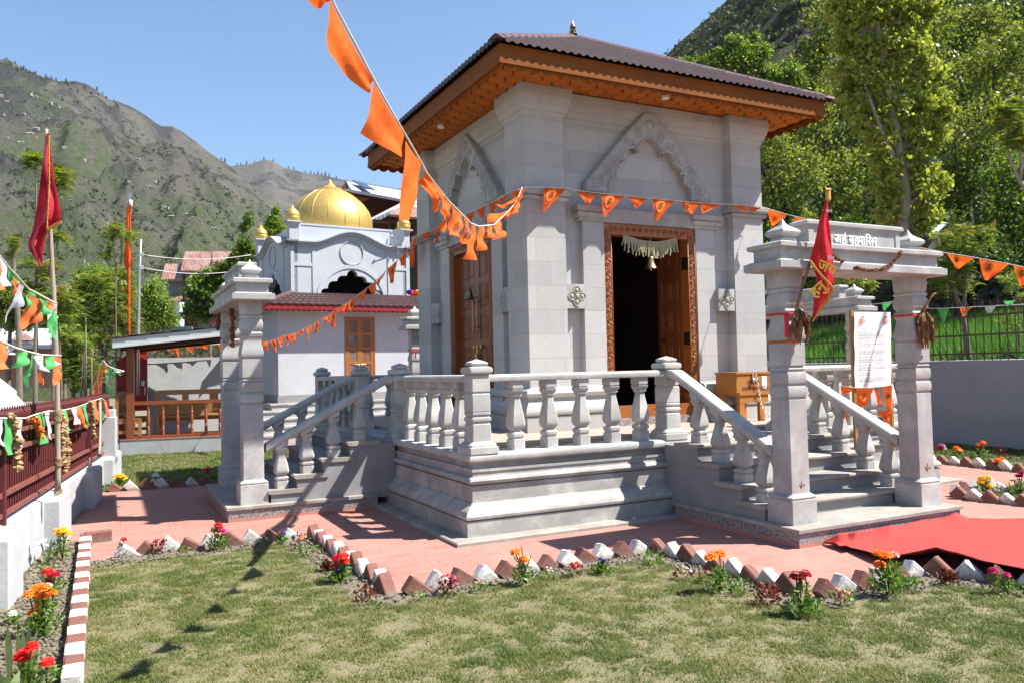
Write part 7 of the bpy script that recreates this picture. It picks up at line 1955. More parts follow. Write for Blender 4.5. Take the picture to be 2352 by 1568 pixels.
q = MB(); q.box(x0+.46, VD-.006, zt-.24, x0+.55, VD-.002, zt-.06); q.build('paper_notice', MT['paper'], db)
st = thing('box_stand', 'small wooden table carrying the collection box', 'table', (float(x0), VD, FLOORZ))
q = MB(); q.box(x0+.04, VD-.015, zb-.035, x1-.02, VD+.44, zb-.002); q.build('table_top', MT['donwood'], st)
q = MB(); q.box(x0+.06, VD, zb-.14, x1-.06, VD+.03, zb-.035); q.build('apron', MT['donwood'], st)
for dx in (.05, .42):
    for dy in (0, .36): q = MB(); q.box(x0+dx, VD+dy+.002, FLOORZ, x0+dx+.085, VD+dy+.06, zb-.034); q.build('leg', MT['donwood'], st)
q = MB(); P = [dp(*c6(x, y))+np.array([0, -.03, 0]) for x, y in ((506, 968), (520, 1050), (538, 1150), (565, 1210), (606, 1258))]
pts = []
for a, b_ in zip(P, P[1:]):
    n = max(2, int(np.linalg.norm(b_-a)/.030))
    pts += [a*(1-i/n)+b_*i/n for i in range(n)]
for i, p in enumerate(pts):
    q.tube([p+np.array([.010*cos(u) if i % 2 else 0, 0 if i % 2 else .010*cos(u), .021*sin(u)]) for u in np.linspace(0, 2*pi, 9)], .0042, 4)
ch = setp(q.build('lock_chain', MT['steel'], None, smooth=True), 'steel chain running from the padlocked box to the floor', 'chain')

# dried corn leaves tied to the gateway pillars
def leafbundle(name, label, top, hang, k, n=46, seed=0):
    g = random.Random(seed); T = dep(*gG(*top), k); t = thing(name, label, 'leaf bundle', tuple(T), 'dried leaf bundles tied to the gateway pillars'); Q = []
    xs, ys = hang
    for i in range(n):
        x = g.uniform(*xs); L = g.uniform(.35, 1.0); y = top[1]+(ys-top[1])*L*g.uniform(.8, 1.0)
        mid = ((top[0]+x)/2+(x-top[0])*.35, (top[1]+y)/2); d1, d2 = g.uniform(-.07, .03), g.uniform(-.09, .03)
        a = T+RT*g.uniform(-.02, .02); b_ = dep(*gG(*mid), k+d1); c_ = dep(*gG(x, y), k+d2)
        w_ = g.uniform(.012, .034); an = g.uniform(0, pi); s = RT*cos(an)*w_+FW*sin(an)*w_; s2 = RT*cos(an+.8)*w_*.8+FW*sin(an+.8)*w_
        Q.append([a-s*.3, a+s*.3, b_+s, b_-s]); Q.append([b_-s, b_+s, c_+s2*.35, c_-s2*.35])
    Q = np.array(Q); fast_mesh('dry_leaves', Q.reshape(-1, 3), np.arange(len(Q)*4).reshape(-1, 4), MT['dryleaf'], t)
    return t
kp0 = kk((CG, GZ-.16, 2.2)); kp1 = kk((C0+GG+.06, GZ-.16, 2.2))
lb1 = leafbundle('leaf_bundle', 'dried brown leaf bundle beside the red pennant stick, front gateway', (505, 1300), ((455, 650), 1760), kp0-.02, 60, 1)
lb2 = leafbundle('leaf_bundle', 'dried brown leaf bundle with a bent stalk on the right gateway pillar', (2035, 1300), ((1950, 2170), 1830), kp1-.02, 60, 2)
q = MB(); q.tube([dep(*gG(x, y), kp1-.04) for x, y in ((2025, 1330), (2060, 1270), (2110, 1190), (2165, 1120), (2190, 1108))], [.02, .016, .012, .011, .006], 6); q.build('stalk', MT['dryleaf'], lb2, smooth=True)
q = MB(); q.tube([dep(*gG(x, y), kp0-.04) for x, y in ((560, 1420), (510, 1380), (480, 1300), (400, 1260))], [.010, .008, .007, .004], 5); q.tube([dep(*gG(x, y), kp0-.06) for x, y in ((500, 1400), (440, 1500))], [.007, .004], 5); q.build('stalk', MT['straw'], lb1, smooth=True)
# red cloth ties round the pillars
def tie(label, cx, cy, z, r=.122, tails=()):
    t = thing('red_ribbon', label, 'ribbon', (cx, cy, z)); q = MB()
    P = [(cx-r, cy-r), (cx+r, cy-r), (cx+r, cy+r), (cx-r, cy+r)]
    q.rings([[(cx+(x-cx)*s, cy+(y-cy)*s, zz) for x, y in P] for zz, s in ((z-.010, 1.0), (z-.009, 1.06), (z+.009, 1.06), (z+.010, 1.0))], False, False); q.build('band', MT['redrib'], t)
    for (p0, p1, w_) in tails:
        q = MB(); p0 = np.array(p0); p1 = np.array(p1); s = RT*w_; m_ = (p0+p1)/2-FW*.015
        q.strip([p0-s, m_-s, p1-s], [p0+s, m_+s, p1+s]); q.build('tail', MT['redrib'], t, fix=False)
zt_ = 2.17
tie('red cloth tied round the left pillar of the front gateway', CG, GZ, 2.165, .122, [((CG-.125, GZ-.13, 2.16), (CG-.13, GZ-.135, 1.94), .022), ((CG+.10, GZ-.135, 2.19), (CG+.07, GZ-.14, 2.08), .02)])
tie('red cloth tied round the right pillar of the front gateway', C0+GG, GZ, 2.17, .121)
p = rot4(2, (C0+GG, GZ)); tie('red ribbon knotted round the pillar of the gateway behind the temple', p[0], p[1], 2.15, .123, [((p[0]-.03, p[1]-.14, 2.15), (p[0]-.05, p[1]-.14, 1.98), .015)])
def beads(name, label, pts, r, m, cat='garland', jit=.35, seed=0, sq=(1, 1, .7), group=None, step=1.25):
    g = random.Random(seed); t = thing(name, label, cat, tuple(pts[0]), group); q = MB(); acc = 0; pts = [np.array(p) for p in pts]; string = MB(); string.tube(pts, .004, 4)
    for a, b_ in zip(pts, pts[1:]):
        L = np.linalg.norm(b_-a); 
        while acc < L:
            p = a+(b_-a)*acc/L; q.ball(p+np.array([g.uniform(-.3, .3)*r, g.uniform(-.3, .3)*r, 0]), r*g.uniform(.75, 1.2), 7, 5, sq, jit, g); acc += r*step
        acc -= L
    o = q.build('flower_heads' if 'marigold' in label or 'garland' in label else 'husks', m, t); string.build('cord', MT['string'], t); return t
kg = kk((C0, GZ-.26, 2.7))
gz = lambda x, y: at(*gG(x, y), 1, GZ-.26)
beads('dried_garland', 'short dried garland end on the front gateway beam behind the pennant', [gz(930, 645), gz(980, 690), gz(1050, 725)], .022, MT['marigold'], seed=1)
beads('dried_garland', 'dried brown flower garland swagged across the front gateway beam', [gz(x, y) for x, y in ((1200, 795), (1260, 812), (1340, 830), (1430, 832), (1520, 820), (1600, 775), (1680, 710), (1740, 640), (1768, 590))], .021, MT['marigold'], seed=2)
q = MB(); g = random.Random(5)
lbq = leafbundle('leaf_bundle', 'small crumpled leaf knot hanging from the front gateway beam', (1110, 745), ((1060, 1150), 815), kg-.02, 14, 7)
gl = lambda x, y: dep(*c4(x, y), kk((GZ-.25, C0+.2, 2.7)))
beads('dried_garland', 'long dried garland hanging at the near side of the left gateway', [gl(x, y) for x, y in ((1543, 320), (1538, 400), (1528, 440), (1519, 520), (1518, 640), (1519, 790))], .032, MT['marigold'], seed=3, step=1.0)
beads('dried_garland', 'dried garland hanging at the far side of the left gateway', [dep(*c4(x, y), kk((GZ-.25, C0+1.0, 2.7))) for x, y in ((1444, 450), (1436, 520), (1427, 600), (1424, 680))], .03, MT['marigold'], seed=4, step=1.0)
zt_ = 1.676+.006
beads('marigold_garland', 'orange marigold strand laid on the block of the left front pillar', [(CG-.122, GZ+.10, 1.90), (CG-.122, GZ-.122, 1.90), (CG+.0, GZ-.125, 1.90)], .017, MT['marigold2'], seed=6)
wp = lambda x, y, o=.10: on_plane(*gN(x, y), np.array(WP(0, o, 0)), WN)
GRP = 'strings of dry walnut husks hung on the fence'
beads('husk_string', 'single string of dry husks at the near end of the red fence', [wp(*p) for p in ((145, 350), (170, 430), (190, 560), (205, 720), (212, 880), (205, 1000))], .036, MT['cone'], 'garland', .3, 7, (1, 1, .8), GRP, 1.3)
tA = beads('husk_string', 'double string of dry husks just right of the bamboo pole', [wp(*p) for p in ((735, 330), (775, 420), (765, 560), (770, 760), (775, 950))], .036, MT['cone'], 'garland', .3, 8, (1, 1, .8), GRP, 1.2)
beads('husk_string', 'longer of the two husk strings hanging close together by the pole', [wp(*p) for p in ((745, 335), (800, 420), (800, 560), (815, 760), (825, 950), (815, 1040))], .034, MT['cone'], 'garland', .3, 9, (1, 1, .8), GRP, 1.3)
beads('husk_string', 'husk string hanging at the middle of the far fence panel', [wp(*p) for p in ((1110, 185), (1130, 280), (1140, 400), (1145, 520), (1146, 615))], .033, MT['cone'], 'garland', .3, 10, (1, 1, .8), GRP, 1.35)
beads('marigold_garland', 'dark orange marigold strand on the fence left of the bamboo pole', [wp(*p) for p in ((440, 400), (465, 480), (485, 570), (510, 645))], .034, MT['marigold2'], seed=11, step=.9)
beads('marigold_garland', 'faded marigold strand on the fence right of the bamboo pole', [wp(*p) for p in ((955, 330), (965, 400), (978, 465))], .034, MT['marigold2'], seed=12, step=.9)
t = thing('leaning_stick', 'peeled wooden stick hooked on the far part of the red fence', 'stick', tuple(wp(1215, 830, .05)))
q = MB(); q.tube([wp(1215, 835, .05), wp(1222, 700, .06), wp(1228, 400, .08), wp(1222, 190, .09)], [.028, .022, .02, .017], 7); q.build('stick', MT['bamboo'], t, smooth=True)
# painted tridents on the pillar feet
def trident(label, cx, x, y, s):
    P = at(*c9(x, y), 1, GZ-.1235); q = MB(); o = np.array([P[0], GZ-.122, P[2]])
    f = lambda a, b_: o+np.array([a*s, 0, b_*s])
    q.tube([f(0, .5), f(0, .1), f(0, -.32)], .0038*s/.1, 4)
    q.tube([f(-.42, .05), f(-.36, .12), f(-.28, .02), f(-.22, -.2), f(-.08, -.36), f(.08, -.36), f(.22, -.2), f(.28, .02), f(.36, .12), f(.42, .05)], .0038*s/.1, 4)
    q.ball(f(.55, -.05), .006, 5, 4); q.build('painted_trident', MT['rustink'], gw)
trident('', 0, 815, 272, .07); trident('', 0, 1636, 158, .085)
# laundry on the far balcony
q = MB(); g = random.Random(3)
t = thing('laundry', 'heap of coloured washing at the edge of the shrine roof', 'laundry', dep(*gA(2130, 1500), 21))
for (x, y, m) in ((2085, 1490, 'violet'), (2120, 1500, 'scarlet'), (2155, 1505, 'scarlet'), (2170, 1495, 'yellow')):
    q = MB(); q.ball(dep(*gA(x, y), 21), .09, 8, 5, (1, 1, .8), .3, g); q.build('cloth', FLW[m], t)
# ---------------------------------------------------------------- trees
def rleaf(g, P, size, narrow=.55, droop=0.0, nrm=None):
    n = len(P); d = g.normal(0, 1, (n, 3)); d[:, 2] -= droop; d /= np.linalg.norm(d, axis=1)[:, None]
    s = np.cross(d, g.normal(0, 1, (n, 3))); s /= np.linalg.norm(s, axis=1)[:, None]
    L = size*g.uniform(.55, 1.35, n)[:, None]; W_ = L*narrow*.5
    return np.stack([P, P+d*L*.45+s*W_, P+d*L, P+d*L*.45-s*W_], 1)
def fronds(g, P, L, npair=7):
    """feather leaves: leaflets in pairs along a drooping rib"""
    n = len(P); a = g.uniform(0, 2*pi, n); e = g.normal(.35, .55, n)
    d = np.stack([np.cos(a)*np.cos(e), np.sin(a)*np.cos(e), np.sin(e)], 1)
    s = np.cross(d, np.array([0, 0, 1.0])); s /= np.linalg.norm(s, axis=1)[:, None]
    Ln = (L*g.uniform(.6, 1.3, n))[:, None]; out = []; T = []
    for k in range(npair):
        f = (k+.6)/npair; c = P+d*Ln*f-np.array([0, 0, 1.0])*(Ln*.55*f*f)
        for sg in (-1, 1):
            ll = Ln*.34*(1-.45*f); dr = s*sg*.85+d*.4-np.array([0, 0, .35]); dr = dr/np.linalg.norm(dr, axis=1)[:, None]
            w_ = d*ll*.17
            out.append(np.stack([c, c+dr*ll*.45+w_, c+dr*ll, c+dr*ll*.45-w_], 1)); T.append(np.zeros(n))
    return np.concatenate(out)
def crown_points(g, clumps, n, nsub=9, sub=.34):
    """clumps: (centre, (rx, ry, rz)) -> points gathered in twig clusters, plus a tone per point"""
    P = []; T = []; vol = np.array([np.prod(r)**(1/1.5) for c, r in clumps]); vol /= vol.sum()
    for (c, r), f in zip(clumps, vol):
        m = max(20, int(n*f)); ns = max(4, int(nsub)); r = np.array(r)
        sc = g.normal(0, 1, (ns, 3)); sc /= np.linalg.norm(sc, axis=1)[:, None]; sc *= g.uniform(.35, 1.0, (ns, 1))
        k = g.integers(0, ns, m); q = sc[k]+g.normal(0, sub, (m, 3))*g.uniform(.4, 1.3, ns)[k][:, None]
        P.append(np.array(c)+q*r); st = g.uniform(-.16, .16, ns)
        T.append(st[k])
    return np.concatenate(P), np.concatenate(T)
def tree(name, label, trunk, clumps, n, leaf, mat, bark='bark', r0=.12, seed=0, narrow=.55, frond=None, nsub=9, sub=.34, tone=.5, droop=0, group=None, limbs=True, tips=None, cat='tree', extra=(), r1=None):
    g = np.random.default_rng(seed+900); trunk = [np.array(p, float) for p in trunk]
    t = thing(name, label, cat, tuple(trunk[0]), group); q = MB(); nT = len(trunk)
    # smooth tapered trunk
    fine = []
    for i in range(nT-1):
        for f in np.linspace(0, 1, 5)[:-1]: fine.append(trunk[i]*(1-f)+trunk[i+1]*f)
    fine.append(trunk[-1]); m = len(fine); r1 = r1 or r0*.22
    q.tube([p+np.array([g.normal(0, r0*.12), g.normal(0, r0*.12), 0]) for p in fine], [r0+(r1-r0)*i/(m-1) for i in range(m)], 8)
    if limbs:
        for c, r in clumps:
            c = np.array(c); lowz = c[2]-r[2]*1.1
            cand = [i for i, p in enumerate(fine) if p[2] < c[2]-.1*r[2]] or [m//2]
            i = max(cand, key=lambda i: fine[i][2]-.0*i) if g.random() < .35 else min(cand, key=lambda i: np.linalg.norm(fine[i]-(c-np.array([0, 0, r[2]*.8]))))
            a = fine[i]; rr = (r0+(r1-r0)*i/(m-1))*.55
            mid = (a+c)/2+np.array([g.normal(0, .08), g.normal(0, .08), -.08*np.linalg.norm(c-a)])
            q.tube([a, mid, c], [rr, rr*.6, rr*.25], 6)
            for _ in range(5):
                e = c+g.normal(0, .6, 3)*np.array(r); q.tube([mid*.4+c*.6, (c+e)/2+np.array([0, 0, .05]), e], [rr*.32, rr*.2, rr*.08], 4)
    for pts, ra in extra: q.tube(pts, ra, 6)
    q.build('trunk', MT[bark], t, smooth=True)
    P, T = crown_points(g, clumps, n, nsub, sub)
    if frond:
        Q = fronds(g, P, frond); tn = np.tile(T, 14)+tone+g.normal(0, .12, len(Q))
    else:
        Q = rleaf(g, P, leaf, narrow, droop); tn = T+tone+g.normal(0, .2, len(Q))
    leafobj('crown', Q, MT[mat], t, g, np.clip(tn, 0, 1))
    if tips:                                          # young bronze shoots at the outside of the crown
        P2, T2 = crown_points(g, [(np.array(c)+np.array([0, 0, r[2]*.15]), np.array(r)*1.1) for c, r in clumps], max(20, int(tips*.6)), nsub, .3)
        Q2 = fronds(g, P2, frond*.8) if frond else rleaf(g, P2, leaf, narrow)
        leafobj('young_shoots', Q2, MT['lf_red'], t, g)
    return t
def PC(cr, x, y, k, rx, ry=None, rd=None):
    """clump from a surveyed ellipse at depth k"""
    s = k/FPX*(cr(1, 0)[0]-cr(0, 0)[0]); ry = ry or rx; rd = rd or (rx+ry)*.5
    return (dep(*cr(x, y), k), (rx*s*.95, rd*s, ry*s))
def P3(cr, pts, k): return [dep(*cr(x, y), k) for x, y in pts]
def down(p, z): return np.array([p[0], p[1], z])

# right side: the big poplar just beyond the iron fence
kp = 17.0
tr = P3(c3, ((1490, 1900), (1478, 1560), (1468, 1180), (1425, 900), (1385, 650), (1345, 430), (1305, 200), (1288, 60), (1275, -160)), kp)
tr = [down(tr[0], 1.55)]+tr[1:]
cl = [PC(c3, x, y, kp, rx, ry) for x, y, rx, ry in ((1060, 40, 110, 110), (1180, 130, 130, 120), (1420, 60, 150, 110), (1560, 130, 130, 130), (1640, 60, 70, 80), (1090, 260, 90, 100), (1240, 330, 120, 110), (1450, 280, 150, 120), (1600, 260, 90, 110), (1100, 470, 110, 100), (1260, 540, 120, 110), (1420, 480, 130, 100), (1590, 440, 100, 110), (1700, 470, 60, 80), (1110, 640, 100, 90), (1290, 720, 120, 100), (1450, 680, 130, 100), (1620, 650, 110, 110), (1740, 740, 60, 120), (1180, 800, 90, 90), (1330, 900, 110, 100), (1540, 850, 120, 100), (1680, 880, 90, 90), (1360, 1060, 100, 100), (1590, 1060, 110, 110), (1680, 1180, 80, 110), (1350, 1240, 110, 110), (1590, 1270, 120, 120), (1620, 1400, 100, 80), (1370, 1390, 90, 90), (1560, 1480, 90, 80), (1290, -80, 260, 120), (1600, -70, 130, 100))]
tree('poplar', 'tall poplar with yellow green leaves just beyond the iron fence', tr, cl, 27000, .098, 'lf_poplar', 'poplarbark', .155, 1, .8, nsub=22, sub=.23, tone=.62, droop=.8,
     extra=[(P3(c3, ((1425, 1130), (1400, 1000), (1330, 850), (1240, 600), (1180, 430)), kp-.2), [.07, .06, .045, .03, .015]), (P3(c3, ((1480, 1150), (1490, 1000), (1470, 850), (1450, 700)), kp+.2), [.07, .05, .04, .02])])
# woodland on the slope behind
def slope_base(x, k):
    p = dep(x, 760, k); o = (p[0]-R0[0])*_rn[0]+(p[1]-R0[1])*_rn[1]; return np.array([p[0], p[1], field_z(max(.5, o))-.1])
WT = [  # x, depth, clump rows, leaf material, label
 (1800, 27, ((1790, 330, 60, 55), (1830, 400, 60, 60), (1770, 430, 50, 60), (1800, 500, 70, 60), (1850, 540, 50, 50), (1765, 545, 45, 60)), 'lf_wood', 'yellow green woodland tree close behind the right corner of the temple'),
 (1900, 30, ((1890, 300, 70, 60), (1930, 380, 70, 60), (1870, 420, 60, 60), (1920, 480, 70, 60), (1880, 250, 60, 50)), 'lf_wood', 'woodland tree left of the poplar trunk with dark branching limbs'),
 (1830, 34, ((1830, 190, 60, 60), (1880, 130, 60, 70), (1900, 60, 50, 60), (1800, 260, 70, 60), (1860, 220, 60, 50)), 'lf_wood', 'olive tree rising above the temple eave left of the poplar'),
 (2200, 26, ((2190, 330, 70, 60), (2240, 280, 70, 60), (2220, 400, 80, 60), (2160, 420, 60, 60), (2270, 360, 60, 60), (2200, 470, 80, 60)), 'lf_wood', 'yellow green tree right of the poplar above the field'),
 (2290, 29, ((2280, 150, 70, 60), (2330, 210, 60, 60), (2260, 230, 70, 60), (2310, 300, 70, 60), (2340, 120, 60, 60)), 'lf_wood', 'pale leaved tree at the right edge high on the slope'),
 (2230, 36, ((2200, 100, 60, 60), (2230, 180, 60, 60), (2180, 190, 50, 60), (2230, 40, 60, 60), (2290, 60, 60, 50)), 'lf_wood', 'tall dark limbed tree at the top right'),
 (2320, 24, ((2320, 400, 70, 60), (2350, 460, 70, 60), (2290, 480, 70, 60), (2340, 540, 80, 60)), 'lf_bright', 'bright green tree at the right edge above the stone wall'),
 (1830, 23, ((1790, 600, 60, 50), (1850, 620, 60, 50), (1900, 580, 70, 50), (1940, 630, 70, 50), (1830, 560, 60, 50)), 'lf_bright', 'bright green bushes behind the front gateway'),
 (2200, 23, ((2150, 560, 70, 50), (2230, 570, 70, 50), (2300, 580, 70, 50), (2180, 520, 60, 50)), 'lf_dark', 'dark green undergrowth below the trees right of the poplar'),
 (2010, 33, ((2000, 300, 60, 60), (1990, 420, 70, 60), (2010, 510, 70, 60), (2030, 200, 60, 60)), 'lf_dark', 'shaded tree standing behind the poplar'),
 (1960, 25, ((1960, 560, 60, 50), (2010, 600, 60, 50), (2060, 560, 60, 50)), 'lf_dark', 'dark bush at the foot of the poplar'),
 (2120, 31, ((2120, 280, 60, 60), (2150, 180, 60, 60), (2110, 420, 60, 60), (2100, 120, 60, 60), (2150, 60, 60, 60)), 'lf_wood', 'slender woodland tree directly right of the poplar'),
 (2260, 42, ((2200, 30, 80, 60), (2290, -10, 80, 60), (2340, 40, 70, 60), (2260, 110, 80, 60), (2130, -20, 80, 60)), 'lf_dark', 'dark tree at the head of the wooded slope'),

 (2520, 26, ((2500, 300, 80, 70), (2560, 380, 80, 70), (2460, 420, 80, 60), (2530, 480, 80, 60)), 'lf_wood', 'woodland tree just beyond the right edge of the view'),
 (2700, 24, ((2680, 350, 90, 70), (2740, 420, 90, 70), (2650, 470, 90, 60)), 'lf_bright', 'bright tree well beyond the right edge of the view'),
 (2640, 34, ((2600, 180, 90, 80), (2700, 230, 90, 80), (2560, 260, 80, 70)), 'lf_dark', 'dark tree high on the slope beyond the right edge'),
]
ID = lambda x, y: (x, y)
for i, (x, k, cls, m, lb) in enumerate(WT):
    B = slope_base(x, k); top = min(c[1] for c in cls); xm = cls[0][0]
    midp = dep((x+xm)/2+8, (top+640)/2, k)
    trk = [B, B*.5+down(midp, midp[2])*.5, midp, dep(xm, top+20, k)]
    tree('woodland_tree', lb, trk, [PC(ID, *c[:2], k, c[2], c[3]) for c in cls], 7500 if m != 'lf_dark' else 5500, .0042*k+.022, m, 'darkbark', .006*k, 20+i, .6, nsub=14, sub=.27, tone=.5, group='trees on the wooded slope')
cl = [PC(c3, x, y, 30, rx, ry) for x, y, rx, ry in ((380, 300, 60, 60), (450, 330, 90, 80), (540, 350, 70, 80), (300, 380, 100, 80), (420, 430, 130, 80), (570, 460, 90, 80), (200, 430, 80, 60), (620, 520, 60, 60), (740, 470, 70, 60), (800, 520, 60, 50), (690, 560, 90, 60), (60, 420, 50, 40), (480, 560, 160, 60), (240, 500, 120, 60), (500, 250, 25, 40), (350, 260, 25, 40))]
p0 = dep(*c3(450, 480), 30)
tree('broadleaf_tree', 'fresh green broadleaf tree rising behind the right half of the temple roof', [down(p0, 2.0), down(p0, 5), p0], cl, 13000, .13, 'lf_bright', 'bark', .22, 60, .6, nsub=16, sub=.28, tone=.6)
kw_ = kk(pf(2300, 520))+.7
cl = [PC(c3, x, y, kw_, rx, ry) for x, y, rx, ry in ((2230, 690, 50, 50), (2130, 720, 70, 40), (2200, 790, 70, 50), (2120, 830, 50, 50), (2240, 850, 60, 60), (2160, 930, 60, 50), (2260, 940, 50, 60))]
b0_ = dep(*c3(2300, 1330), kw_)
tree('walnut_tree', 'young walnut with bronze tipped leaves and pale limbs at the right edge', [down(b0_, 1.65), dep(*c3(2290, 1260), kw_), dep(*c3(2235, 1180), kw_), dep(*c3(2180, 1060), kw_), dep(*c3(2140, 900), kw_)], cl, 420, .1, 'lf_ail', 'bamboo', .06, 62, frond=.24, nsub=6, sub=.3, tips=150, extra=[(P3(c3, ((2240, 1190), (2250, 1080), (2235, 960), (2230, 800)), kw_), [.04, .035, .028, .012])])
ks = kk(pf(2225, 560))+.6
cl = [PC(c6, x, y, ks, rx, ry) for x, y, rx, ry in ((1760, 70, 70, 50), (1860, 120, 80, 60), (1940, 150, 70, 60), (1730, 180, 60, 50), (1800, 250, 80, 60), (1890, 260, 60, 60), (1700, 330, 60, 60), (1900, 350, 50, 60), (1790, 370, 60, 50), (1740, 420, 40, 40), (2010, 40, 70, 50), (1880, 20, 60, 40))]
b0_ = dep(*c6(1905, 860), ks)
tree('small_tree', 'small feather leaved tree standing behind the iron fence right of the gateway', [down(b0_, 1.6), dep(*c6(1880, 700), ks), dep(*c6(1872, 520), ks), dep(*c6(1880, 380), ks), dep(*c6(1890, 180), ks)], cl, 520, .1, 'lf_ail', 'bark', .07, 63, frond=.22, nsub=6, sub=.3, tips=90, extra=[(P3(c6, ((1872, 560), (1830, 480), (1800, 380), (1770, 200)), ks), [.05, .045, .035, .015])])
cl = [PC(c6, x, y, 15.5, rx, ry) for x, y, rx, ry in ((1080, 360, 60, 40), (1170, 370, 60, 40), (1240, 390, 50, 40), (1130, 420, 60, 35), (1200, 450, 50, 30))]
b0_ = dep(*c6(1130, 620), 15.5)
tree('shrub', 'bronze and green shrub seen through the front gateway', [down(b0_, 1.6), dep(*c6(1120, 480), 15.5), dep(*c6(1130, 380), 15.5)], cl, 900, .085, 'lf_ail', 'bark', .05, 64, nsub=9, tone=.6, tips=260, cat='shrub')
kv_ = kk(pf(2340, 640))+.6
cl = [PC(c6, x, y, kv_, rx, ry) for x, y, rx, ry in ((2140, 340, 60, 35), (2220, 330, 60, 40), (2200, 400, 70, 40), (2240, 460, 40, 50), (2170, 620, 40, 60))]
b0_ = dep(*c6(2230, 700), kv_)
tree('willow_shrub', 'thin willow shrub with narrow leaves over the field by the fence', [down(b0_, 1.6), dep(*c6(2225, 520), kv_), dep(*c6(2200, 340), kv_)], cl, 900, .10, 'lf_willow', 'bark', .03, 65, .16, nsub=10, tone=.6, cat='shrub')
h = thing('stone_hut', 'low hut with a grey sheet roof half hidden behind the poplar', 'hut', dep(*c3(1650, 1520), 21))
q = MB(); quad3(q, [dep(*c3(1530, 1500), 22), dep(*c3(1760, 1452), 23), dep(*c3(1700, 1510), 20.5), dep(*c3(1545, 1535), 20.3)], .05); q.build('roof', MT['tin'], h)
q = MB(); q.add([dep(*c3(1560, 1520), 21.2), dep(*c3(1720, 1500), 21.8), dep(*c3(1720, 1700), 21.8), dep(*c3(1560, 1700), 21.2)], [(0, 1, 2, 3)]); q.build('wall', MT['dryst'], h)

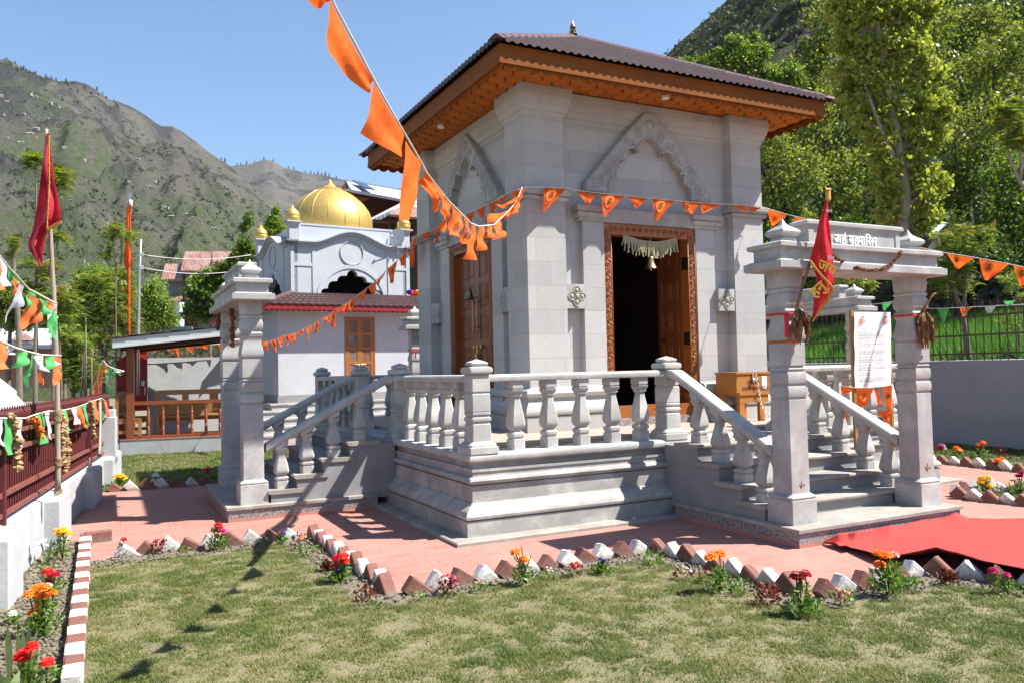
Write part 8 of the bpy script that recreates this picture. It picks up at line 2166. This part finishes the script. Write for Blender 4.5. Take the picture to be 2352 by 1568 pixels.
# left side, beyond the red fence
LT = [
 ('garden_tree', 'green tree with reddish shoots and pale forked trunk left of the pavilion', c4, 19, ((690, 1150), (660, 800), (610, 640), (580, 520)), ((560, 380, 90, 70), (650, 340, 80, 60), (500, 440, 80, 60), (620, 470, 100, 70), (720, 430, 70, 70), (520, 560, 70, 60), (640, 600, 90, 60), (740, 560, 70, 60), (560, 680, 60, 60), (690, 700, 80, 60)), 480, 'lf_ail', .42, dict(tips=140, extra_px=((655, 790, 590, 640, 555, 580), (680, 850, 740, 650, 790, 500)))),
 ('garden_tree', 'bronze topped tree behind the orange wrapped pole', c4, 20, ((800, 1100), (800, 800), (790, 600), (775, 420)), ((740, 310, 70, 45), (830, 320, 60, 45), (780, 390, 80, 50), (850, 430, 50, 60), (800, 500, 70, 60), (850, 560, 50, 60), (780, 620, 60, 60), (860, 660, 40, 50)), 330, 'lf_ail', .40, dict(tips=170)),
 ('bamboo_willow', 'soft light green willow rising behind the garden trees', c4, 32, ((600, 900), (600, 500), (600, 330)), ((560, 300, 70, 50), (640, 290, 60, 45), (690, 340, 50, 60), (520, 360, 60, 60), (610, 380, 90, 60), (660, 460, 60, 60)), 5200, 'lf_willow', 0, dict(leaf=.22, narrow=.18, droop=1.0)),
 ('willow_tree', 'yellow green willow left of the grey tin roofed house', c4, 27, ((1020, 900), (1010, 600), (1000, 440)), ((960, 420, 60, 70), (1030, 400, 60, 70), (1000, 500, 80, 70), (1090, 520, 60, 60), (950, 560, 60, 70), (1050, 600, 80, 60), (1120, 610, 50, 50), (980, 650, 70, 40)), 6500, 'lf_willow', 0, dict(leaf=.16, narrow=.25, droop=.8)),
 ('broadleaf_tree', 'bright green tree in front of the tin roofed house by the shrine', c4, 30, ((1370, 900), (1370, 600), (1360, 420)), ((1290, 380, 60, 60), (1370, 330, 60, 60), (1450, 280, 60, 50), (1520, 250, 60, 50), (1280, 470, 70, 60), (1390, 430, 80, 70), (1470, 360, 70, 60), (1250, 560, 60, 50), (1340, 560, 80, 50), (1430, 500, 60, 60), (1560, 190, 50, 50), (1600, 140, 40, 40)), 8000, 'lf_bright', 0, dict(leaf=.17, narrow=.5)),
 ('sapling', 'thin stemmed sapling with a round tuft of leaves left of the crimson flag', gL, 15, ((452, 2300), (446, 970), (432, 560)), ((410, 480, 95, 60), (380, 560, 40, 25), (480, 450, 50, 30)), 60, 'lf_ail', .34, dict(tips=40, r0=.022, extra_px=((446, 1010, 400, 1020, 370, 1050),))),
 ('sapling', 'feathery tree top showing behind the crimson flag', gL, 15.5, ((640, 2400), (650, 1400), (690, 700)), ((700, 620, 50, 40), (760, 690, 70, 50), (740, 770, 70, 40), (700, 810, 50, 40), (730, 1440, 70, 40), (650, 1380, 40, 30)), 90, 'lf_ail', .40, dict(tips=40, r0=.03)),
 ('pollard_tree', 'pollarded grey trunk with a dark knobbly head at the left edge', c4, 14, ((130, 1100), (130, 750), (100, 420), (92, 290), (85, 150)), ((88, 85, 28, 20), (95, 130, 28, 25), (60, 190, 25, 25)), 60, 'lf_ail', .22, dict(tips=60, r0=.052, bark='bark', r1=.03)),
 ('thin_tree', 'slim grey trunk with sparse leaves between the left bunting strings', c4, 14.5, ((225, 1150), (230, 850), (235, 600), (236, 380), (240, 230)), ((200, 240, 40, 20), (290, 270, 40, 30), (250, 420, 50, 30), (330, 250, 40, 25), (290, 330, 40, 30), (160, 400, 50, 40)), 90, 'lf_ail', .34, dict(tips=30, r0=.036, r1=.02)),
 ('thin_tree', 'second slim trunk behind the bamboo flagpole', c4, 15, ((395, 1180), (400, 1000), (385, 700), (360, 420)), ((390, 440, 60, 40), (450, 480, 50, 40), (380, 540, 70, 40), (430, 580, 60, 40), (330, 460, 50, 30)), 130, 'lf_ail', .34, dict(tips=50, r0=.028)),
 ('garden_tree', 'mass of feathery foliage low behind the middle of the red fence', c4, 16, ((470, 1200), (480, 900), (470, 700)), ((440, 720, 70, 60), (520, 770, 70, 60), (430, 830, 60, 60), (500, 880, 70, 60), (560, 900, 60, 60), (610, 950, 50, 60), (450, 960, 60, 60), (540, 1020, 60, 50)), 360, 'lf_ail', .36, dict(tips=60, r0=.05)),
 ('shrub', 'bright green bush low behind the garden trees', c4, 21, ((560, 1000), (560, 800), (560, 720)), ((520, 690, 60, 50), (590, 720, 60, 50), (560, 660, 50, 40)), 1500, 'lf_bright', 0, dict(leaf=.16, narrow=.6)),
 ('olive_tree', 'olive coloured tree behind the left bunting strings', c4, 24, ((60, 1000), (60, 700), (50, 520)), ((30, 430, 70, 60), (110, 470, 80, 60), (50, 540, 90, 60), (170, 560, 90, 70), (100, 620, 100, 60), (240, 470, 80, 60), (300, 560, 80, 60)), 5200, 'lf_wood', 0, dict(leaf=.15, narrow=.5)),
 ('broadleaf_tree', 'tree filling the gap under the steel pole wires', c4, 28, ((420, 1000), (420, 700), (420, 520)), ((380, 600, 90, 60), (440, 540, 80, 70), (400, 690, 100, 60), (350, 660, 70, 60)), 3500, 'lf_wood', 0, dict(leaf=.15, narrow=.5)),
 ('tall_tree_top', 'slender leafy crown left of the small gold turret', gA, 26, ((420, 1500), (430, 900), (440, 500)), ((440, 480, 35, 50), (420, 580, 60, 60), (460, 650, 70, 60), (370, 640, 50, 50), (400, 740, 90, 60), (330, 720, 60, 50), (500, 700, 50, 60)), 2600, 'lf_willow', 0, dict(leaf=.12, narrow=.4, r0=.06)),
 ('leafy_tree', 'bushy tree between the shrine and the grey house', gA, 28, ((60, 1500), (60, 1100), (60, 900)), ((60, 900, 80, 70), (120, 980, 80, 70), (30, 1010, 70, 60), (100, 1080, 80, 60), (100, 590, 50, 60), (60, 690, 60, 50)), 2600, 'lf_bright', 0, dict(leaf=.14, narrow=.5, r0=.08)),
 ('sapling', 'pair of thin saplings with leafy tops left of the wrapped pole', c4, 18, ((760, 700), (755, 260), (735, 80)), ((720, 60, 40, 40), (780, 30, 40, 40), (690, 180, 40, 30), (850, 60, 40, 40), (740, 10, 40, 30)), 90, 'lf_ail', .36, dict(tips=10, r0=.02, extra_px=((790, 260, 795, 150, 790, 40), (690, 190, 705, 230, 720, 265)))),
]
for i, (nm, lb, cr, k, tp, cls, n, m, fr_, kw) in enumerate(LT):
    trk = P3(cr, tp, k); trk[0] = down(trk[0], min(trk[0][2], -.3))
    ex = [(P3(cr, ((e[0], e[1]), (e[2], e[3]), (e[4], e[5])), k), [.05, .04, .02] if k > 18 else [.015, .012, .008]) for e in kw.get('extra_px', ())]
    tree(nm, lb, trk, [PC(cr, *c[:2], k, c[2], c[3]) for c in cls], int(n*(2.0 if fr_ else 1)), kw.get('leaf', .1), m, kw.get('bark', 'bark'), kw.get('r0', .085), 100+i, kw.get('narrow', .5), frond=fr_*.66 if fr_ else None, nsub=14, sub=.34 if fr_ else .30, tone=.5, droop=kw.get('droop', 0), tips=kw.get('tips'), extra=ex, r1=kw.get('r1'), cat='shrub' if nm == 'shrub' else 'tree')
for i, (x0_, x1_, lb) in enumerate(((520, 545, 'first bare young stem behind the far fence panel'), (548, 556, 'second bare young stem behind the far fence panel, slightly taller'), (590, 600, 'third bare young stem behind the far fence panel'), (562, 560, 'knotted pale stem rising above the young stems'))):
    q = MB(); y1 = (830, 800, 850, 590)[i]; q.tube(P3(c4, ((x0_, 1200), ((x0_+x1_)/2+4, 1000), (x1_, y1)), 15.2), [.022, .018, .01], 6); setp(q.build('young_stem', MT['bark'], None, smooth=True), lb, 'stem', 'bare young stems behind the fence')

# scrub, pines and tiny houses on the hills
def scrub(name, V, n, smin, smax, seed, tlo, thi, mat='lf_scrub', per=16, dens=None):
    g = np.random.default_rng(seed); na, nr = V.shape[:2]
    i = g.uniform(0, na-1.001, n*3); j = g.uniform(tlo, thi, n*3)*(nr-1); i0 = i.astype(int); j0 = j.astype(int); fi = (i-i0)[:, None]; fj = (j-j0)[:, None]
    P = (V[i0, j0]*(1-fi)+V[i0+1, j0]*fi)*(1-fj)+(V[i0, np.minimum(j0+1, nr-1)]*(1-fi)+V[i0+1, np.minimum(j0+1, nr-1)]*fi)*fj
    d = fnoise(P[:, 0]*.012, P[:, 1]*.012, seed, 4); keep = (g.uniform(0, 1, n*3) < np.clip((d-(dens or .42))*5, .03, 1)*(1-.75*(j/(nr-1)/thi)))
    P = P[keep][:n]; n = len(P); s = smin+(smax-smin)*g.uniform(0, 1, n)**2
    Q = g.normal(0, .42, (n, per, 3)); Q[:, :, 2] = np.abs(Q[:, :, 2])*.9
    C_ = (P[:, None, :]+Q*s[:, None, None]).reshape(-1, 3); sz = np.repeat(s, per)
    L = rleaf(g, C_, 1.0, .9); c0 = L[:, :1]; L = c0+(L-c0)*(sz*.62)[:, None, None]
    tone = np.clip(.5+np.repeat(g.normal(0, .22, n), per)+g.normal(0, .15, n*per), 0, 1)
    o = fast_mesh(name, L.reshape(-1, 3), np.arange(len(L)*4).reshape(-1, 4), MT[mat], attr=tone); setp(o, kind='stuff')
scrub('mountain_scrub', VN, 5500, .8, 3.0, 71, .03, .62)
scrub('hill_scrub', VR, 9000, .5, 1.7, 72, .02, .66, per=18, dens=.30)
def hill_at(V, x, y):
    best = None; na, nr = V.shape[:2]; r = ray(x, y); az = atan2(r[0], r[1])
    A = [atan2(V[i, nr//2, 0]-CAM[0], V[i, nr//2, 1]-CAM[1]) for i in (0, na-1)]
    i = int(round((az-A[0])/(A[1]-A[0])*(na-1)))
    if i < 0 or i >= na: return None
    for j in range(nr):
        p = V[i, j]; yy = px(p)[1]
        if yy <= y: return p
    return V[i, int((nr-1)/1.5)]
c1 = crop(0, 0)
HH = [(20, 775), (160, 795), (190, 625), (235, 680), (325, 735), (380, 728), (310, 800), (190, 880), (240, 880), (145, 935), (40, 925), (120, 955), (235, 935), (10, 660), (40, 690), (545, 1065), (425, 980), (850, 1195), (975, 1225), (1010, 1235), (905, 1080), (1125, 1425), (1220, 1410), (1215, 1505), (1250, 1505), (1400, 1510), (1260, 1460), (1085, 1415)]
proto = None
for x, y in HH:
    p = hill_at(VN, *c1(x, y))
    if p is None: continue
    if proto is None:
        q = MB(); q.box(-4, -2.5, -2, 4, 2.5, 1.6); q.m = 1; q.prism([(-2.9, 1.6), (2.9, 1.6), (0, 3.2)], (-4.4, 0, 0), (0, 1, 0), (0, 0, 1), (8.8, 0, 0)); proto = q.build('hillside_house', [MT['housewall'], MT['houseroof']]); o = proto
    else: o = proto.copy(); COL.objects.link(o)
    d = np.linalg.norm(p-CAM); s = d/640*rnd.uniform(.22, .42); o.location = tuple(p); o.scale = (s*rnd.uniform(.8, 1.3), s, s); o.rotation_euler = (0, 0, rnd.uniform(-.5, .5)-.5)
    setp(o, 'tiny pale roofed house far up the sunlit mountainside', 'house', 'tiny houses on the far mountainside')
VF_ = np.array([v.co for v in bpy.data.objects['far_hill'].data.vertices]).reshape(220, 90, 3)
PN = [(45, 445), (75, 440), (100, 430), (120, 470), (150, 480), (190, 490), (215, 500), (235, 495), (300, 530), (340, 530), (360, 535), (430, 560), (440, 580), (460, 605), (505, 635), (550, 580), (560, 590), (590, 630), (630, 600), (640, 630), (675, 605), (700, 650), (740, 670), (755, 715), (770, 720), (1450, 1050), (1470, 1058), (1125, 1240), (1145, 1245), (1400, 1345), (1430, 1350), (1500, 1360), (1520, 1370), (930, 1320), (880, 1325), (800, 1370), (750, 1225), (1060, 1260), (70, 1280), (120, 1215)]
PF = [(1545, 1075), (1575, 1078), (1610, 1070), (1660, 1055), (1720, 1045), (1780, 1050), (1890, 1102), (1925, 1112), (1995, 1124), (2030, 1130), (2050, 1135), (2075, 1138), (2100, 1141), (2120, 1143), (2145, 1146), (2195, 1160)]
g = np.random.default_rng(5); tier = []
for k in range(110):
    z = g.uniform(.12, 1); rr = .30*(1-z)+.03; a = g.uniform(0, 2*pi); tier.append((rr*cos(a)*g.uniform(.5, 1), rr*sin(a)*g.uniform(.5, 1), z))
Qp = rleaf(g, np.array(tier), .20, .7, .6); pine = None
for V, L in ((VN, PN), (VF_, PF)):
    for x, y in L:
        p = hill_at(V, *c1(x, y))
        if p is None: continue
        if pine is None:
            pine = fast_mesh('pine_tree', Qp.reshape(-1, 3), np.arange(len(Qp)*4).reshape(-1, 4), MT['lf_scrub'], attr=g.uniform(0, .5, len(Qp))); o = pine
        else: o = pine.copy(); COL.objects.link(o)
        d = np.linalg.norm(p-CAM); s = d*.0042*rnd.uniform(.6, 1.2); o.location = (p[0], p[1], p[2]-.05*s); o.scale = (s, s, s); o.rotation_euler = (0, 0, rnd.uniform(0, 6))
        setp(o, 'tiny dark pine far up on the mountain ridge', 'tree', 'tiny pines dotted along the far ridges')
# ---------------------------------------------------------------- thin valley haze
q = MB(); q.box(-2600, -2600, -12, 2600, 2600, 760)
m, nt_, p_, L_ = newmat('valley_haze')
nt_.nodes.remove(p_)
vol = nt_.nodes.new('ShaderNodeVolumePrincipled'); vol.inputs['Color'].default_value = (.72, .84, 1.0, 1); vol.inputs['Density'].default_value = .00006; vol.inputs['Anisotropy'].default_value = .2
nt_.links.new(vol.outputs[0], nt_.nodes['Material Output'].inputs['Volume'])
hz = q.build('haze', m); setp(hz, kind='stuff')
